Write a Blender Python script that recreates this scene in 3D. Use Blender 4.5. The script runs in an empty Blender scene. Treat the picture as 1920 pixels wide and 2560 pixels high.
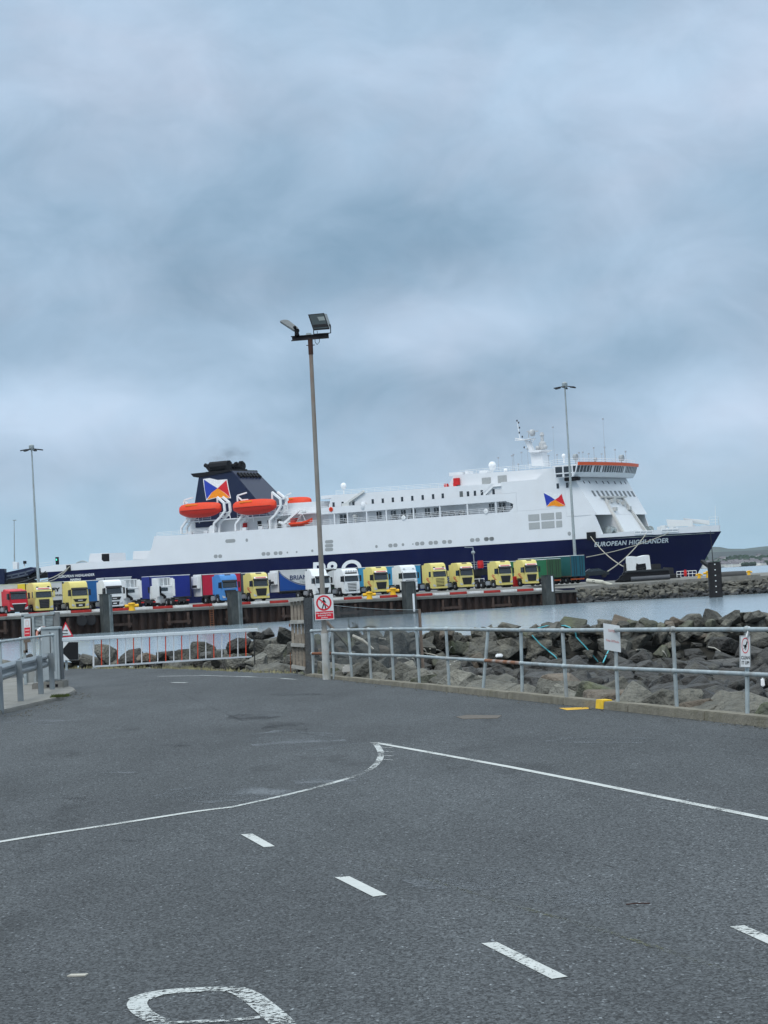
import bpy, bmesh, math, random
from mathutils import Vector, Matrix
from math import sin, cos, tan, atan, atan2, pi, radians as R
random.seed(7)
SC = bpy.context.scene
COL = SC.collection
# tunables
SKY_DARK = (0.205, 0.342, 0.482); SKY_LIGHT = (0.565, 0.735, 0.935); SKY_LOW = (0.39, 0.61, 0.76); ZENITH = 2.8; SUN_E = 1.5
ASPHALT = (0.0475, 0.0515, 0.0545); HAZE = 0.000022; SMOKE = 0.16
# ------------------------------------------------------------------ camera
F = 5695.0                      # focal length in pixels of the 1920 px wide photograph
ROLL = R(3.05)
HY = 1407 + (1898 - 960) * tan(ROLL)
TH = atan((HY - 1280) * cos(ROLL) / F)
CZ = 2.0                        # eye height over the road
WZ = -2.2                       # water level
cam_d = bpy.data.cameras.new("camera")
cam = bpy.data.objects.new("camera", cam_d)
COL.objects.link(cam)
cam_d.sensor_fit = 'HORIZONTAL'; cam_d.sensor_width = 36.0; cam_d.lens = F / 1920 * 36
cam_d.clip_start = 0.1; cam_d.clip_end = 40000
_r0 = Vector((1, 0, 0)); _u0 = Vector((0, -sin(TH), cos(TH))); _f0 = Vector((0, cos(TH), sin(TH)))
_cx = cos(ROLL) * _r0 - sin(ROLL) * _u0
_cy = sin(ROLL) * _r0 + cos(ROLL) * _u0
M = Matrix((_cx, _cy, -_f0)).transposed().to_4x4()
M.translation = (0, 0, CZ)
cam.matrix_world = M
SC.camera = cam
# ------------------------------------------------------------------ world: overcast sky
SUN_EL, SUN_AZ = R(52), R(-150)     # sun behind the camera, high, through cloud
W = bpy.data.worlds.new("World"); SC.world = W; W.use_nodes = True
nt = W.node_tree; N = nt.nodes; LK = nt.links; N.clear()
def nd(t, **k):
    n = N.new(t)
    for a, b in k.items(): setattr(n, a, b)
    return n
def mth(op, a, b=None, c=None, clamp=False):
    n = nd('ShaderNodeMath', operation=op); n.use_clamp = clamp
    for i, v in enumerate((a, b, c)):
        if v is None: continue
        if isinstance(v, (int, float)): n.inputs[i].default_value = v
        else: LK.new(v, n.inputs[i])
    return n.outputs[0]
def mixc(fac, a, b, blend='MIX'):
    n = nd('ShaderNodeMix', data_type='RGBA', blend_type=blend)
    for s, v in ((n.inputs[0], fac), (n.inputs[6], a), (n.inputs[7], b)):
        if isinstance(v, (int, float)): s.default_value = v
        elif isinstance(v, tuple): s.default_value = (*v, 1)
        else: LK.new(v, s)
    return n.outputs[2]
tc = nd('ShaderNodeTexCoord'); sep = nd('ShaderNodeSeparateXYZ'); LK.new(tc.outputs['Generated'], sep.inputs[0])
X_, Y_, Z_ = sep.outputs
ysafe = mth('MAXIMUM', mth('ABSOLUTE', Y_), 0.15)
az = mth('DIVIDE', X_, ysafe); el = mth('DIVIDE', Z_, ysafe)
comb = nd('ShaderNodeCombineXYZ'); LK.new(X_, comb.inputs[0]); LK.new(Y_, comb.inputs[1]); LK.new(mth('MULTIPLY', Z_, 1.55), comb.inputs[2])
def noise(scale, detail, rough, off, dist=0.0):
    mp = nd('ShaderNodeMapping'); mp.inputs['Location'].default_value = off; LK.new(comb.outputs[0], mp.inputs[0])
    n = nd('ShaderNodeTexNoise'); n.inputs['Scale'].default_value = scale; n.inputs['Detail'].default_value = detail
    n.inputs['Roughness'].default_value = rough; n.inputs['Distortion'].default_value = dist
    LK.new(mp.outputs[0], n.inputs['Vector']); return n.outputs['Fac']
n1 = noise(6.5, 6, 0.50, (3.1, 1.2, 0.4), 0.3); n2 = noise(20, 8, 0.58, (7.7, 2.2, 1.9), 0.5)
f = mth('ADD', mth('MULTIPLY', mth('SUBTRACT', n1, 0.5), 2.4), mth('MULTIPLY', mth('SUBTRACT', n2, 0.5), 1.9))
# cloud masses seen in the photograph, placed by direction (azimuth, elevation), soft gaussians warped by the noise
def px_dir(u, v):
    dx = u - 960; dy = 1280 - v; a = dx * cos(ROLL) + dy * sin(ROLL); b = -dx * sin(ROLL) + dy * cos(ROLL)
    return a / F, (sin(TH) + b / F * cos(TH)) / (cos(TH) - b / F * sin(TH))
wz = mth('MULTIPLY', mth('SUBTRACT', noise(9, 4, 0.5, (1, 5, 2)), 0.5), 0.05)
BLOBS = [  # u, v, sigma u, sigma v, amplitude
    (220, 1030, 300, 62, 0.85), (560, 1090, 250, 60, 0.25), (1020, 830, 320, 62, 0.80), (1800, 1060, 260, 80, 0.55), (1560, 900, 300, 60, -0.35),
    (1060, 985, 400, 80, -0.65), (420, 830, 400, 90, -0.40), (800, 590, 480, 130, -0.45), (1500, 800, 350, 90, -0.30),
    (500, 140, 700, 180, 0.35), (1500, 230, 600, 160, 0.35), (300, 1240, 500, 60, 0.25), (1750, 560, 250, 260, 0.30),
    (60, 620, 260, 220, 0.12), (960, 1130, 500, 60, -0.10)]
for (u, v, su, sv, amp) in BLOBS:
    a0, e0 = px_dir(u, v)
    da = mth('DIVIDE', mth('SUBTRACT', mth('ADD', az, wz), a0), su / F)
    de = mth('DIVIDE', mth('SUBTRACT', mth('ADD', el, mth('MULTIPLY', wz, 0.6)), e0), sv / F)
    g = mth('EXPONENT', mth('MULTIPLY', mth('ADD', mth('MULTIPLY', da, da), mth('MULTIPLY', de, de)), -0.5))
    f = mth('ADD', f, mth('MULTIPLY', g, amp * 1.25))
f = mth('ADD', mth('MULTIPLY', f, 0.40), 0.50, clamp=True)
cloud = mixc(f, SKY_DARK, SKY_LIGHT)
hue = mth('MULTIPLY', mth('SUBTRACT', noise(10, 4, 0.5, (2, 8, 5), 0.3), 0.42), 3.2, clamp=True)
cloud = mixc(mth('MULTIPLY', hue, 0.85), cloud, mixc(1.0, cloud, (1.10, 0.97, 0.935), 'MULTIPLY'))      # greyer cloud bases
low = nd('ShaderNodeMapRange', interpolation_type='SMOOTHSTEP'); LK.new(el, low.inputs[0])
low.inputs[1].default_value = 0.0; low.inputs[2].default_value = 0.07; low.inputs[3].default_value = 0.7; low.inputs[4].default_value = 0.0
cloud = mixc(low.outputs[0], cloud, SKY_LOW)
zen = nd('ShaderNodeMapRange', interpolation_type='SMOOTHSTEP'); LK.new(Z_, zen.inputs[0])
zen.inputs[1].default_value = 0.25; zen.inputs[2].default_value = 0.65; zen.inputs[3].default_value = 1.0; zen.inputs[4].default_value = ZENITH
zn_ = nd('ShaderNodeMapRange'); LK.new(Z_, zn_.inputs[0]); zn_.inputs[1].default_value = 0.25; zn_.inputs[2].default_value = 0.6
cloud = mixc(zn_.outputs[0], cloud, mixc(1.0, cloud, (1.22, 1.03, 0.86), 'MULTIPLY'))      # whiter overhead
cl = nd('ShaderNodeVectorMath', operation='SCALE'); LK.new(cloud, cl.inputs[0]); LK.new(zen.outputs[0], cl.inputs['Scale'])
sky = nd('ShaderNodeTexSky', sky_type='NISHITA'); sky.sun_disc = False; sky.sun_elevation = SUN_EL; sky.sun_rotation = SUN_AZ
bgc = nd('ShaderNodeBackground'); LK.new(cl.outputs[0], bgc.inputs[0]); bgc.inputs[1].default_value = 1.0
bgs = nd('ShaderNodeBackground'); LK.new(sky.outputs[0], bgs.inputs[0]); bgs.inputs[1].default_value = 0.05
ms = nd('ShaderNodeMixShader'); ms.inputs[0].default_value = 0.92      # cloud cover
LK.new(bgs.outputs[0], ms.inputs[1]); LK.new(bgc.outputs[0], ms.inputs[2])
wo = nd('ShaderNodeOutputWorld'); LK.new(ms.outputs[0], wo.inputs[0])
sl = bpy.data.lights.new("sun", 'SUN'); sl.energy = SUN_E; sl.angle = R(25); sl.color = (1, 0.97, 0.92)
so = bpy.data.objects.new("sun", sl); COL.objects.link(so)
sd = Vector((sin(SUN_AZ) * cos(SUN_EL), cos(SUN_AZ) * cos(SUN_EL), sin(SUN_EL)))
so.rotation_euler = sd.to_track_quat('Z', 'Y').to_euler()
SC.view_settings.view_transform = 'Standard'; SC.view_settings.look = 'None'; SC.view_settings.gamma = 1
SC.view_settings.exposure = 0.0; SC.view_settings.use_curve_mapping = False
SC.render.engine = 'CYCLES'; SC.cycles.volume_bounces = 1
# ------------------------------------------------------------------ pixel -> place helpers
def ray(u, v):
    dx = u - 960; dy = 1280 - v; a = dx * cos(ROLL) + dy * sin(ROLL); b = -dx * sin(ROLL) + dy * cos(ROLL)
    x, y, z = a / F, cos(TH) - b / F * sin(TH), sin(TH) + b / F * cos(TH)
    return Vector((x / y, 1.0, z / y))
def at(u, v, D): r = ray(u, v); return Vector((r.x * D, D, CZ + r.z * D))
def gnd(u, v, z=0.0): r = ray(u, v); D = (z - CZ) / r.z; return Vector((r.x * D, D, z))
# ------------------------------------------------------------------ materials
MATS = {}
def mat(name, col, rough=0.6, metal=0.0, var=0.12, vscale=3.0, bump=0.0, bscale=20.0, spec=0.28, stain=None, sscale=1.5, samt=0.3, objvar=0.0, emit=None, coat=0.0):
    if name in MATS: return MATS[name]
    m = bpy.data.materials.new(name); m.use_nodes = True; t = m.node_tree; b = t.nodes['Principled BSDF']
    b.inputs['Roughness'].default_value = rough; b.inputs['Metallic'].default_value = metal
    b.inputs['Specular IOR Level'].default_value = spec; b.inputs['Coat Weight'].default_value = coat
    co = t.nodes.new('ShaderNodeTexCoord')
    nz = t.nodes.new('ShaderNodeTexNoise'); nz.inputs['Scale'].default_value = vscale; nz.inputs['Detail'].default_value = 7
    t.links.new(co.outputs['Object'], nz.inputs['Vector'])
    mr = t.nodes.new('ShaderNodeMapRange'); mr.inputs[1].default_value = 0.25; mr.inputs[2].default_value = 0.75
    mr.inputs[3].default_value = 1 - var; mr.inputs[4].default_value = 1 + var; t.links.new(nz.outputs['Fac'], mr.inputs[0])
    sc = t.nodes.new('ShaderNodeVectorMath'); sc.operation = 'SCALE'; sc.inputs[0].default_value = col[:3]
    fac = mr.outputs[0]
    if objvar:
        oi = t.nodes.new('ShaderNodeObjectInfo'); m2 = t.nodes.new('ShaderNodeMapRange')
        m2.inputs[3].default_value = 1 - objvar; m2.inputs[4].default_value = 1 + objvar; t.links.new(oi.outputs['Random'], m2.inputs[0])
        mu = t.nodes.new('ShaderNodeMath'); mu.operation = 'MULTIPLY'; t.links.new(fac, mu.inputs[0]); t.links.new(m2.outputs[0], mu.inputs[1]); fac = mu.outputs[0]
    if objvar:
        gi = t.nodes.new('ShaderNodeNewGeometry'); m3 = t.nodes.new('ShaderNodeMapRange'); m3.inputs[3].default_value = 1 - objvar; m3.inputs[4].default_value = 1 + objvar
        t.links.new(gi.outputs['Random Per Island'], m3.inputs[0]); mv = t.nodes.new('ShaderNodeMath'); mv.operation = 'MULTIPLY'; t.links.new(fac, mv.inputs[0]); t.links.new(m3.outputs[0], mv.inputs[1]); fac = mv.outputs[0]
    t.links.new(fac, sc.inputs['Scale']); out = sc.outputs[0]
    if stain:
        n3 = t.nodes.new('ShaderNodeTexNoise'); n3.inputs['Scale'].default_value = sscale; n3.inputs['Detail'].default_value = 8; n3.inputs['Roughness'].default_value = 0.65
        mp = t.nodes.new('ShaderNodeMapping'); mp.inputs['Scale'].default_value = (1, 1, 0.3); mp.inputs['Location'].default_value = (5, 3, 8)
        t.links.new(co.outputs['Object'], mp.inputs[0]); t.links.new(mp.outputs[0], n3.inputs['Vector'])
        r3 = t.nodes.new('ShaderNodeMapRange'); r3.inputs[1].default_value = 0.5; r3.inputs[2].default_value = 0.72; r3.inputs[4].default_value = samt
        t.links.new(n3.outputs['Fac'], r3.inputs[0])
        mx = t.nodes.new('ShaderNodeMix'); mx.data_type = 'RGBA'; mx.inputs[7].default_value = (*stain, 1)
        t.links.new(r3.outputs[0], mx.inputs[0]); t.links.new(out, mx.inputs[6]); out = mx.outputs[2]
    t.links.new(out, b.inputs['Base Color'])
    if bump:
        n4 = t.nodes.new('ShaderNodeTexNoise'); n4.inputs['Scale'].default_value = bscale; n4.inputs['Detail'].default_value = 6
        t.links.new(co.outputs['Object'], n4.inputs['Vector'])
        bp = t.nodes.new('ShaderNodeBump'); bp.inputs['Strength'].default_value = bump; bp.inputs['Distance'].default_value = 0.05 if not objvar else 0.14
        t.links.new(n4.outputs['Fac'], bp.inputs['Height']); t.links.new(bp.outputs[0], b.inputs['Normal'])
    if emit:
        b.inputs['Emission Color'].default_value = (*emit[:3], 1); b.inputs['Emission Strength'].default_value = emit[3]
    MATS[name] = m; return m
# ------------------------------------------------------------------ mesh builder
class MB:
    def __init__(s): s.v = []; s.f = []; s.m = []; s.cur = 0
    def add(s, vs, fs):
        o = len(s.v); s.v += [tuple(p) for p in vs]; s.f += [tuple(o + i for i in f) for f in fs]; s.m += [s.cur] * len(fs); return s
    def box(s, x0, x1, y0, y1, z0, z1):
        return s.add([(x0, y0, z0), (x1, y0, z0), (x1, y1, z0), (x0, y1, z0), (x0, y0, z1), (x1, y0, z1), (x1, y1, z1), (x0, y1, z1)],
                     [(0, 3, 2, 1), (4, 5, 6, 7), (0, 1, 5, 4), (1, 2, 6, 5), (2, 3, 7, 6), (3, 0, 4, 7)])
    def beam(s, p, q, w, h=None):     # rectangular bar
        h = h or w; p = Vector(p); q = Vector(q); d = (q - p).normalized()
        up = Vector((0, 0, 1)) if abs(d.z) < 0.95 else Vector((1, 0, 0))
        a = d.cross(up).normalized() * w / 2; b = a.cross(d).normalized() * h / 2
        vs = [c + i * a + j * b for c in (p, q) for i, j in ((-1, -1), (1, -1), (1, 1), (-1, 1))]
        return s.add(vs, [(3, 2, 1, 0), (4, 5, 6, 7), (0, 1, 5, 4), (1, 2, 6, 5), (2, 3, 7, 6), (3, 0, 4, 7)])
    def tube(s, p, q, r, r2=None, n=10, caps=True):
        r2 = r if r2 is None else r2; p = Vector(p); q = Vector(q); d = (q - p).normalized()
        up = Vector((0, 0, 1)) if abs(d.z) < 0.95 else Vector((1, 0, 0))
        a = d.cross(up).normalized(); b = a.cross(d)
        vs = [c + (a * cos(2 * pi * i / n) + b * sin(2 * pi * i / n)) * rr for c, rr in ((p, r), (q, r2)) for i in range(n)]
        fs = [(i, i + n, (i + 1) % n + n, (i + 1) % n) for i in range(n)]
        if caps: fs += [tuple(range(n)), tuple(range(2 * n - 1, n - 1, -1))]
        return s.add(vs, fs)
    def path(s, pts, r, n=6):
        for a, b in zip(pts, pts[1:]): s.tube(a, b, r, n=n)
        return s
    def lathe(s, c, prof, n=16, axis='Z', arc=None):   # prof [(r, h)]
        c = Vector(c); vs = []
        for r, h in prof:
            for i in range(n):
                a = 2 * pi * i / n
                p = (r * cos(a), r * sin(a), h) if axis == 'Z' else ((h, r * cos(a), r * sin(a)) if axis == 'X' else (r * cos(a), h, r * sin(a)))
                vs.append(c + Vector(p))
        fs = []
        for k in range(len(prof) - 1):
            for i in range(n):
                j = (i + 1) % n; fs.append((k * n + i, k * n + j, (k + 1) * n + j, (k + 1) * n + i))
        fs.append(tuple(range(n - 1, -1, -1))); fs.append(tuple((len(prof) - 1) * n + i for i in range(n)))
        return s.add(vs, fs)
    def sphere(s, c, r, n=14, sz=1.0):
        pr = [(max(r * sin(pi * k / 8), 0.001), -r * cos(pi * k / 8) * sz) for k in range(9)]
        return s.lathe(c, pr, n)
    def prism(s, poly, a0, a1, axis='y'):   # polygon in the plane across axis
        n = len(poly)
        def P(p, a):
            return (p[0], a, p[1]) if axis == 'y' else ((a, p[0], p[1]) if axis == 'x' else (p[0], p[1], a))
        vs = [P(p, a0) for p in poly] + [P(p, a1) for p in poly]
        return s.add(vs, [tuple(range(n)), tuple(range(2 * n - 1, n - 1, -1))] + [(i, i + n, (i + 1) % n + n, (i + 1) % n) for i in range(n)])
    def hexa(s, lo, hi):    # two quads, bottom and top
        return s.add(list(lo) + list(hi), [(3, 2, 1, 0), (4, 5, 6, 7), (0, 1, 5, 4), (1, 2, 6, 5), (2, 3, 7, 6), (3, 0, 4, 7)])
    def slab(s, pts, off):   # planar polygon given thickness by the vector off
        n = len(pts); off = Vector(off); vs = [Vector(p) for p in pts]; vs += [p + off for p in vs[:n]]
        return s.add(vs, [tuple(range(n)), tuple(range(2 * n - 1, n - 1, -1))] + [(i, i + n, (i + 1) % n + n, (i + 1) % n) for i in range(n)])
    def build(s, name, m, parent=None, bevel=0.0, smooth=False, seg=2, tri=False):
        me = bpy.data.meshes.new(name); me.from_pydata(s.v, [], s.f)
        ms_ = m if isinstance(m, (list, tuple)) else [m]
        for x in ms_: me.materials.append(x)
        for p, i in zip(me.polygons, s.m): p.material_index = i
        bm = bmesh.new(); bm.from_mesh(me)
        bmesh.ops.recalc_face_normals(bm, faces=bm.faces)
        if bevel: bmesh.ops.bevel(bm, geom=list(bm.edges), offset=bevel, segments=seg, affect='EDGES', clamp_overlap=True)
        if tri: bmesh.ops.triangulate(bm, faces=bm.faces)
        bm.to_mesh(me); bm.free()
        if smooth:
            for p in me.polygons: p.use_smooth = True
            try: me.set_sharp_from_angle(angle=R(38))
            except Exception: pass
        me.validate()
        o = bpy.data.objects.new(name, me); COL.objects.link(o)
        if parent is not None: o.parent = parent
        return o
def empty(name, loc=(0, 0, 0), rz=0.0):
    o = bpy.data.objects.new(name, None); COL.objects.link(o); o.location = loc; o.rotation_euler = (0, 0, rz); o.empty_display_size = 0.3; return o
def tag(o, label=None, cat=None, group=None, kind=None):
    if label: o['label'] = label
    if cat: o['category'] = cat
    if group: o['group'] = group
    if kind: o['kind'] = kind
    return o
def copy_tree(o, parent=None):
    kids = list(o.children); c = o.copy(); COL.objects.link(c); c.parent = parent
    if parent is not None: c.matrix_parent_inverse = o.matrix_parent_inverse
    for k in kids: copy_tree(k, c)
    return c
def text_verts(s, bold=0.0, track=1.0):
    """glyph outline triangles of a string: verts (x, y) normalised so width 0..1 and cap height 0..1"""
    cu = bpy.data.curves.new('t', 'FONT'); cu.body = s; cu.size = 1; cu.offset = bold; cu.space_character = track; cu.align_x = 'LEFT'
    ob = bpy.data.objects.new('t', cu); COL.objects.link(ob)
    me = bpy.data.meshes.new_from_object(ob.evaluated_get(bpy.context.evaluated_depsgraph_get()))
    vs = [tuple(v.co[:2]) for v in me.vertices]; fs = [tuple(p.vertices) for p in me.polygons]
    bpy.data.objects.remove(ob); bpy.data.curves.remove(cu); bpy.data.meshes.remove(me)
    x0 = min(v[0] for v in vs); x1 = max(v[0] for v in vs); h = 0.729
    return [((x - x0) / (x1 - x0), y / h) for x, y in vs], fs, (x1 - x0) / h
def text_on(name, s, fn, m, parent, bold=0.0, track=1.0):
    """fn(tx, ty) -> point"""
    vs, fs, _ = text_verts(s, bold, track)
    me = bpy.data.meshes.new(name); me.from_pydata([tuple(fn(x, y)) for x, y in vs], [], fs); me.materials.append(m)
    o = bpy.data.objects.new(name, me); COL.objects.link(o)
    if parent is not None: o.parent = parent
    return o
# ================================================================== materials used widely
m_white = mat('ship_white', (0.68, 0.69, 0.71), 0.35, var=0.03, vscale=0.25, stain=(0.55, 0.5, 0.43), sscale=0.35, samt=0.10)
m_navy = mat('ship_navy', (0.0022, 0.0045, 0.040), 0.42, var=0.12, vscale=0.3, spec=0.12, stain=(.012, .016, .05), sscale=.25, samt=.4)
m_galv = mat('galvanised', (0.35, 0.40, 0.415), 0.55, 0.3, var=0.2, vscale=6, stain=(0.22, 0.15, 0.10), sscale=4, samt=0.5)
m_black = mat('black_paint', (0.009, 0.009, 0.011), 0.6, spec=.15)
m_rubber = mat('rubber', (0.018, 0.018, 0.02), 0.85)
m_glass = mat('dark_glass', (0.015, 0.022, 0.03), 0.08, spec=0.8)
m_rust = mat('rust', (0.20, 0.075, 0.035), 0.85, var=0.35, vscale=12, bump=0.3)
m_wpaint = mat('white_paint', (0.76, 0.77, 0.78), 0.45, var=0.05, vscale=2, stain=(0.4, 0.37, 0.32), sscale=3, samt=0.25)
m_red = mat('red_paint', (0.55, 0.02, 0.02), 0.5, var=0.15)
m_yel = mat('yellow_bollard', (0.75, 0.42, 0.02), 0.5, var=0.1)
m_conc = mat('concrete', (0.20, 0.195, 0.18), 0.9, var=0.2, vscale=2.5, bump=0.4, bscale=25, stain=(0.13, 0.125, 0.10), sscale=1.2, samt=0.7)
m_orange = mat('lifeboat_orange', (0.70, 0.048, 0.010), 0.5, var=0.08)
m_chrome = mat('rim_metal', (0.45, 0.46, 0.48), 0.35, 0.6)
# ------------------------------------------------------------------ water
def water_mat():
    m = bpy.data.materials.new('sea_water'); m.use_nodes = True; t = m.node_tree; b = t.nodes['Principled BSDF']
    b.inputs['Base Color'].default_value = (0.215, 0.275, 0.315, 1); b.inputs['Roughness'].default_value = 0.15; b.inputs['IOR'].default_value = 1.45
    co = t.nodes.new('ShaderNodeTexCoord'); prev = None
    for sc_, st, rot in (((0.9, 0.45, 1), 0.7, 0.15), ((4.5, 2.5, 1), 0.5, 0.6), ((0.14, 0.06, 1), 0.5, 0.1)):
        mp = t.nodes.new('ShaderNodeMapping'); mp.inputs['Scale'].default_value = sc_; mp.inputs['Rotation'].default_value = (0, 0, rot)
        nz = t.nodes.new('ShaderNodeTexNoise'); nz.inputs['Scale'].default_value = 1; nz.inputs['Detail'].default_value = 5
        t.links.new(co.outputs['Object'], mp.inputs[0]); t.links.new(mp.outputs[0], nz.inputs['Vector'])
        bp = t.nodes.new('ShaderNodeBump'); bp.inputs['Strength'].default_value = st; bp.inputs['Distance'].default_value = 0.12 / sc_[0] ** 0.7
        t.links.new(nz.outputs['Fac'], bp.inputs['Height'])
        if prev: t.links.new(prev.outputs[0], bp.inputs['Normal'])
        prev = bp
    t.links.new(prev.outputs[0], b.inputs['Normal']); return m
sea = MB().add([(-2900, -55, WZ), (2900, -55, WZ), (2900, 8900, WZ), (-2900, 8900, WZ)], [(0, 1, 2, 3)]).build('water', water_mat())
tag(sea, 'pale grey rippled harbour water', kind='structure')
# ------------------------------------------------------------------ road
def asphalt_mat():
    m = bpy.data.materials.new('asphalt'); m.use_nodes = True; t = m.node_tree; b = t.nodes['Principled BSDF']; L_ = t.links.new
    b.inputs['Roughness'].default_value = 0.82; b.inputs['Specular IOR Level'].default_value = 0.35
    co = t.nodes.new('ShaderNodeTexCoord')
    def nz(s, d, r=0.5, sc=(1, 1, 1), loc=(0, 0, 0)):
        mp = t.nodes.new('ShaderNodeMapping'); mp.inputs['Scale'].default_value = sc; mp.inputs['Location'].default_value = loc
        n = t.nodes.new('ShaderNodeTexNoise'); n.inputs['Scale'].default_value = s; n.inputs['Detail'].default_value = d; n.inputs['Roughness'].default_value = r
        L_(co.outputs['Object'], mp.inputs[0]); L_(mp.outputs[0], n.inputs['Vector']); return n.outputs['Fac']
    def mr(x, a, c, lo, hi):
        n = t.nodes.new('ShaderNodeMapRange'); n.inputs[1].default_value = a; n.inputs[2].default_value = c; n.inputs[3].default_value = lo; n.inputs[4].default_value = hi; L_(x, n.inputs[0]); return n.outputs[0]
    def mul(x, y, op='MULTIPLY'):
        n = t.nodes.new('ShaderNodeMath'); n.operation = op; L_(x, n.inputs[0])
        if isinstance(y, float): n.inputs[1].default_value = y
        else: L_(y, n.inputs[1])
        return n.outputs[0]
    vo = t.nodes.new('ShaderNodeTexVoronoi'); vo.inputs['Scale'].default_value = 80; vm = t.nodes.new('ShaderNodeMapping'); vm.inputs['Scale'].default_value = (1, .55, 1); L_(co.outputs['Object'], vm.inputs[0]); L_(vm.outputs[0], vo.inputs['Vector'])
    sepc = t.nodes.new('ShaderNodeSeparateColor'); L_(vo.outputs['Color'], sepc.inputs[0])
    grain = mr(sepc.outputs[0], 0, 1, 0.30, 1.78)
    spark = mr(sepc.outputs[1], 0.965, 0.985, 1.0, 2.4)
    fine = mr(nz(34, 5, 0.75), 0.3, 0.7, 0.60, 1.42)
    big = mr(nz(0.20, 5, 0.55, (1, 0.35, 1)), 0.3, 0.7, 0.72, 1.32)
    mid = mr(nz(0.9, 6, 0.6, (1, 0.3, 1), (4, 2, 0)), 0.3, 0.7, 0.82, 1.20)
    oil = mr(nz(0.55, 5, 0.65, (1, 0.35, 1), (9, 1, 0)), 0.60, 0.66, 1.0, 0.70)
    x = mul(mul(mul(mul(mul(grain, spark), fine), big), mid), oil)
    sc = t.nodes.new('ShaderNodeVectorMath'); sc.operation = 'SCALE'; sc.inputs[0].default_value = ASPHALT; L_(x, sc.inputs['Scale'])
    L_(sc.outputs[0], b.inputs['Base Color'])
    bp = t.nodes.new('ShaderNodeBump'); bp.inputs['Strength'].default_value = 0.8; bp.inputs['Distance'].default_value = 0.006
    L_(mul(vo.outputs['Distance'], fine), bp.inputs['Height']); L_(bp.outputs[0], b.inputs['Normal'])
    return m
m_asph = asphalt_mat()
kerb_px = [(1868, 1790), (1692, 1773), (1545, 1761), (1417, 1751), (1305.6, 1738), (1207, 1726), (1122.7, 1719), (1048.6, 1711.5), (984, 1705.5), (928, 1700.5), (880, 1696.5), (834.7, 1693), (783, 1686.5)]
def kz(u): return .05 + .07 * (u - 783) / 1085
K0 = gnd(1868, 1784, .12); K1 = gnd(783, 1684, .05); K0.z = K1.z = 0                      # foot of the railing, a straight run
kd = (K1 - K0).normalized(); kn = Vector((-kd.y, kd.x, 0)); kn = kn if kn.x > 0 else -kn   # kn points to the rocks
KA = K0 - kd * 26
LE = [Vector((-2.35, 53.6, 0)), gnd(600, 1679), gnd(440, 1671), gnd(156, 1671), gnd(-120, 1677), Vector((-60, 96, 0))]
road_poly = [KA - kn * 0.15, K1 - kn * 0.15] + LE + [Vector((-60, -30, 0)), Vector((KA.x - 0.3, -30, 0))]
rd = MB().prism([(p.x, p.y) for p in road_poly], 0.0, -1.2, 'z').build('road', m_asph)
tag(rd, kind='structure')
# kerb: cast concrete lengths under the railing
kl = (K1 - KA).length
kb = MB(); tpos = 0.0
while tpos < kl - 0.05:
    t1 = min(tpos + 2.7, kl); a = KA + kd * (tpos + 0.003); b = KA + kd * (t1 - 0.003)
    lo = [a - kn * 0.17, a + kn * 0.05, b + kn * 0.05, b - kn * 0.17]
    hi = [a - kn * 0.15, a + kn * 0.05, b + kn * 0.05, b - kn * 0.15]
    kb.hexa([p + Vector((0, 0, -0.1)) for p in lo], [p + Vector((0, 0, 0.125 - 0.07 * max(0, (tpos - 26)) / (kl - 26) + 0.004 * sin(tpos * 9))) for p in hi]); tpos = t1
m_kerb = mat('kerb_concrete', (0.19, 0.175, 0.14), 0.92, var=0.22, vscale=5, bump=0.5, bscale=30, stain=(0.10, 0.095, 0.06), sscale=2.5, samt=0.75)
kb = kb.build('kerb', m_kerb, bevel=0.012); tag(kb, kind='structure')
# ------------------------------------------------------------------ road markings (4 mm sheets)
def paint_mat(name, col, wear, thr):
    m = mat(name, col, 0.7, var=0.10, vscale=6); t = m.node_tree; b = t.nodes['Principled BSDF']; out = t.nodes['Material Output']
    co = t.nodes.new('ShaderNodeTexCoord'); n = t.nodes.new('ShaderNodeTexNoise'); n.inputs['Scale'].default_value = 32; n.inputs['Detail'].default_value = 7; n.inputs['Roughness'].default_value = 0.75
    t.links.new(co.outputs['Object'], n.inputs['Vector'])
    n2_ = t.nodes.new('ShaderNodeTexNoise'); n2_.inputs['Scale'].default_value = 1.3; t.links.new(co.outputs['Object'], n2_.inputs['Vector'])
    ad = t.nodes.new('ShaderNodeMath'); ad.operation = 'MULTIPLY_ADD'; t.links.new(n2_.outputs['Fac'], ad.inputs[0]); ad.inputs[1].default_value = 0.5; t.links.new(n.outputs['Fac'], ad.inputs[2])
    mr = t.nodes.new('ShaderNodeMapRange'); mr.inputs[1].default_value = thr; mr.inputs[2].default_value = thr + 0.05; mr.inputs[3].default_value = 0; mr.inputs[4].default_value = wear
    t.links.new(ad.outputs[0], mr.inputs[0])
    tr = t.nodes.new('ShaderNodeBsdfTransparent'); mx = t.nodes.new('ShaderNodeMixShader')
    t.links.new(mr.outputs[0], mx.inputs[0]); t.links.new(b.outputs[0], mx.inputs[1]); t.links.new(tr.outputs[0], mx.inputs[2]); t.links.new(mx.outputs[0], out.inputs[0])
    return m
m_line = paint_mat('line_paint', (0.46, 0.475, 0.46), 0.95, 0.815)
m_worn = paint_mat('worn_line_paint', (0.44, 0.46, 0.45), 0.97, 0.735)
m_bit = paint_mat('bitumen_stain', (0.030, 0.031, 0.034), 0.95, 0.66); m_bitl = paint_mat('worn_patch', (0.115, 0.125, 0.135), 0.95, 0.68)
m_yline = paint_mat('yellow_line_paint', (0.62, 0.36, 0.03), 0.9, 0.80)
DS = 1920 / 1659.0
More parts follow.
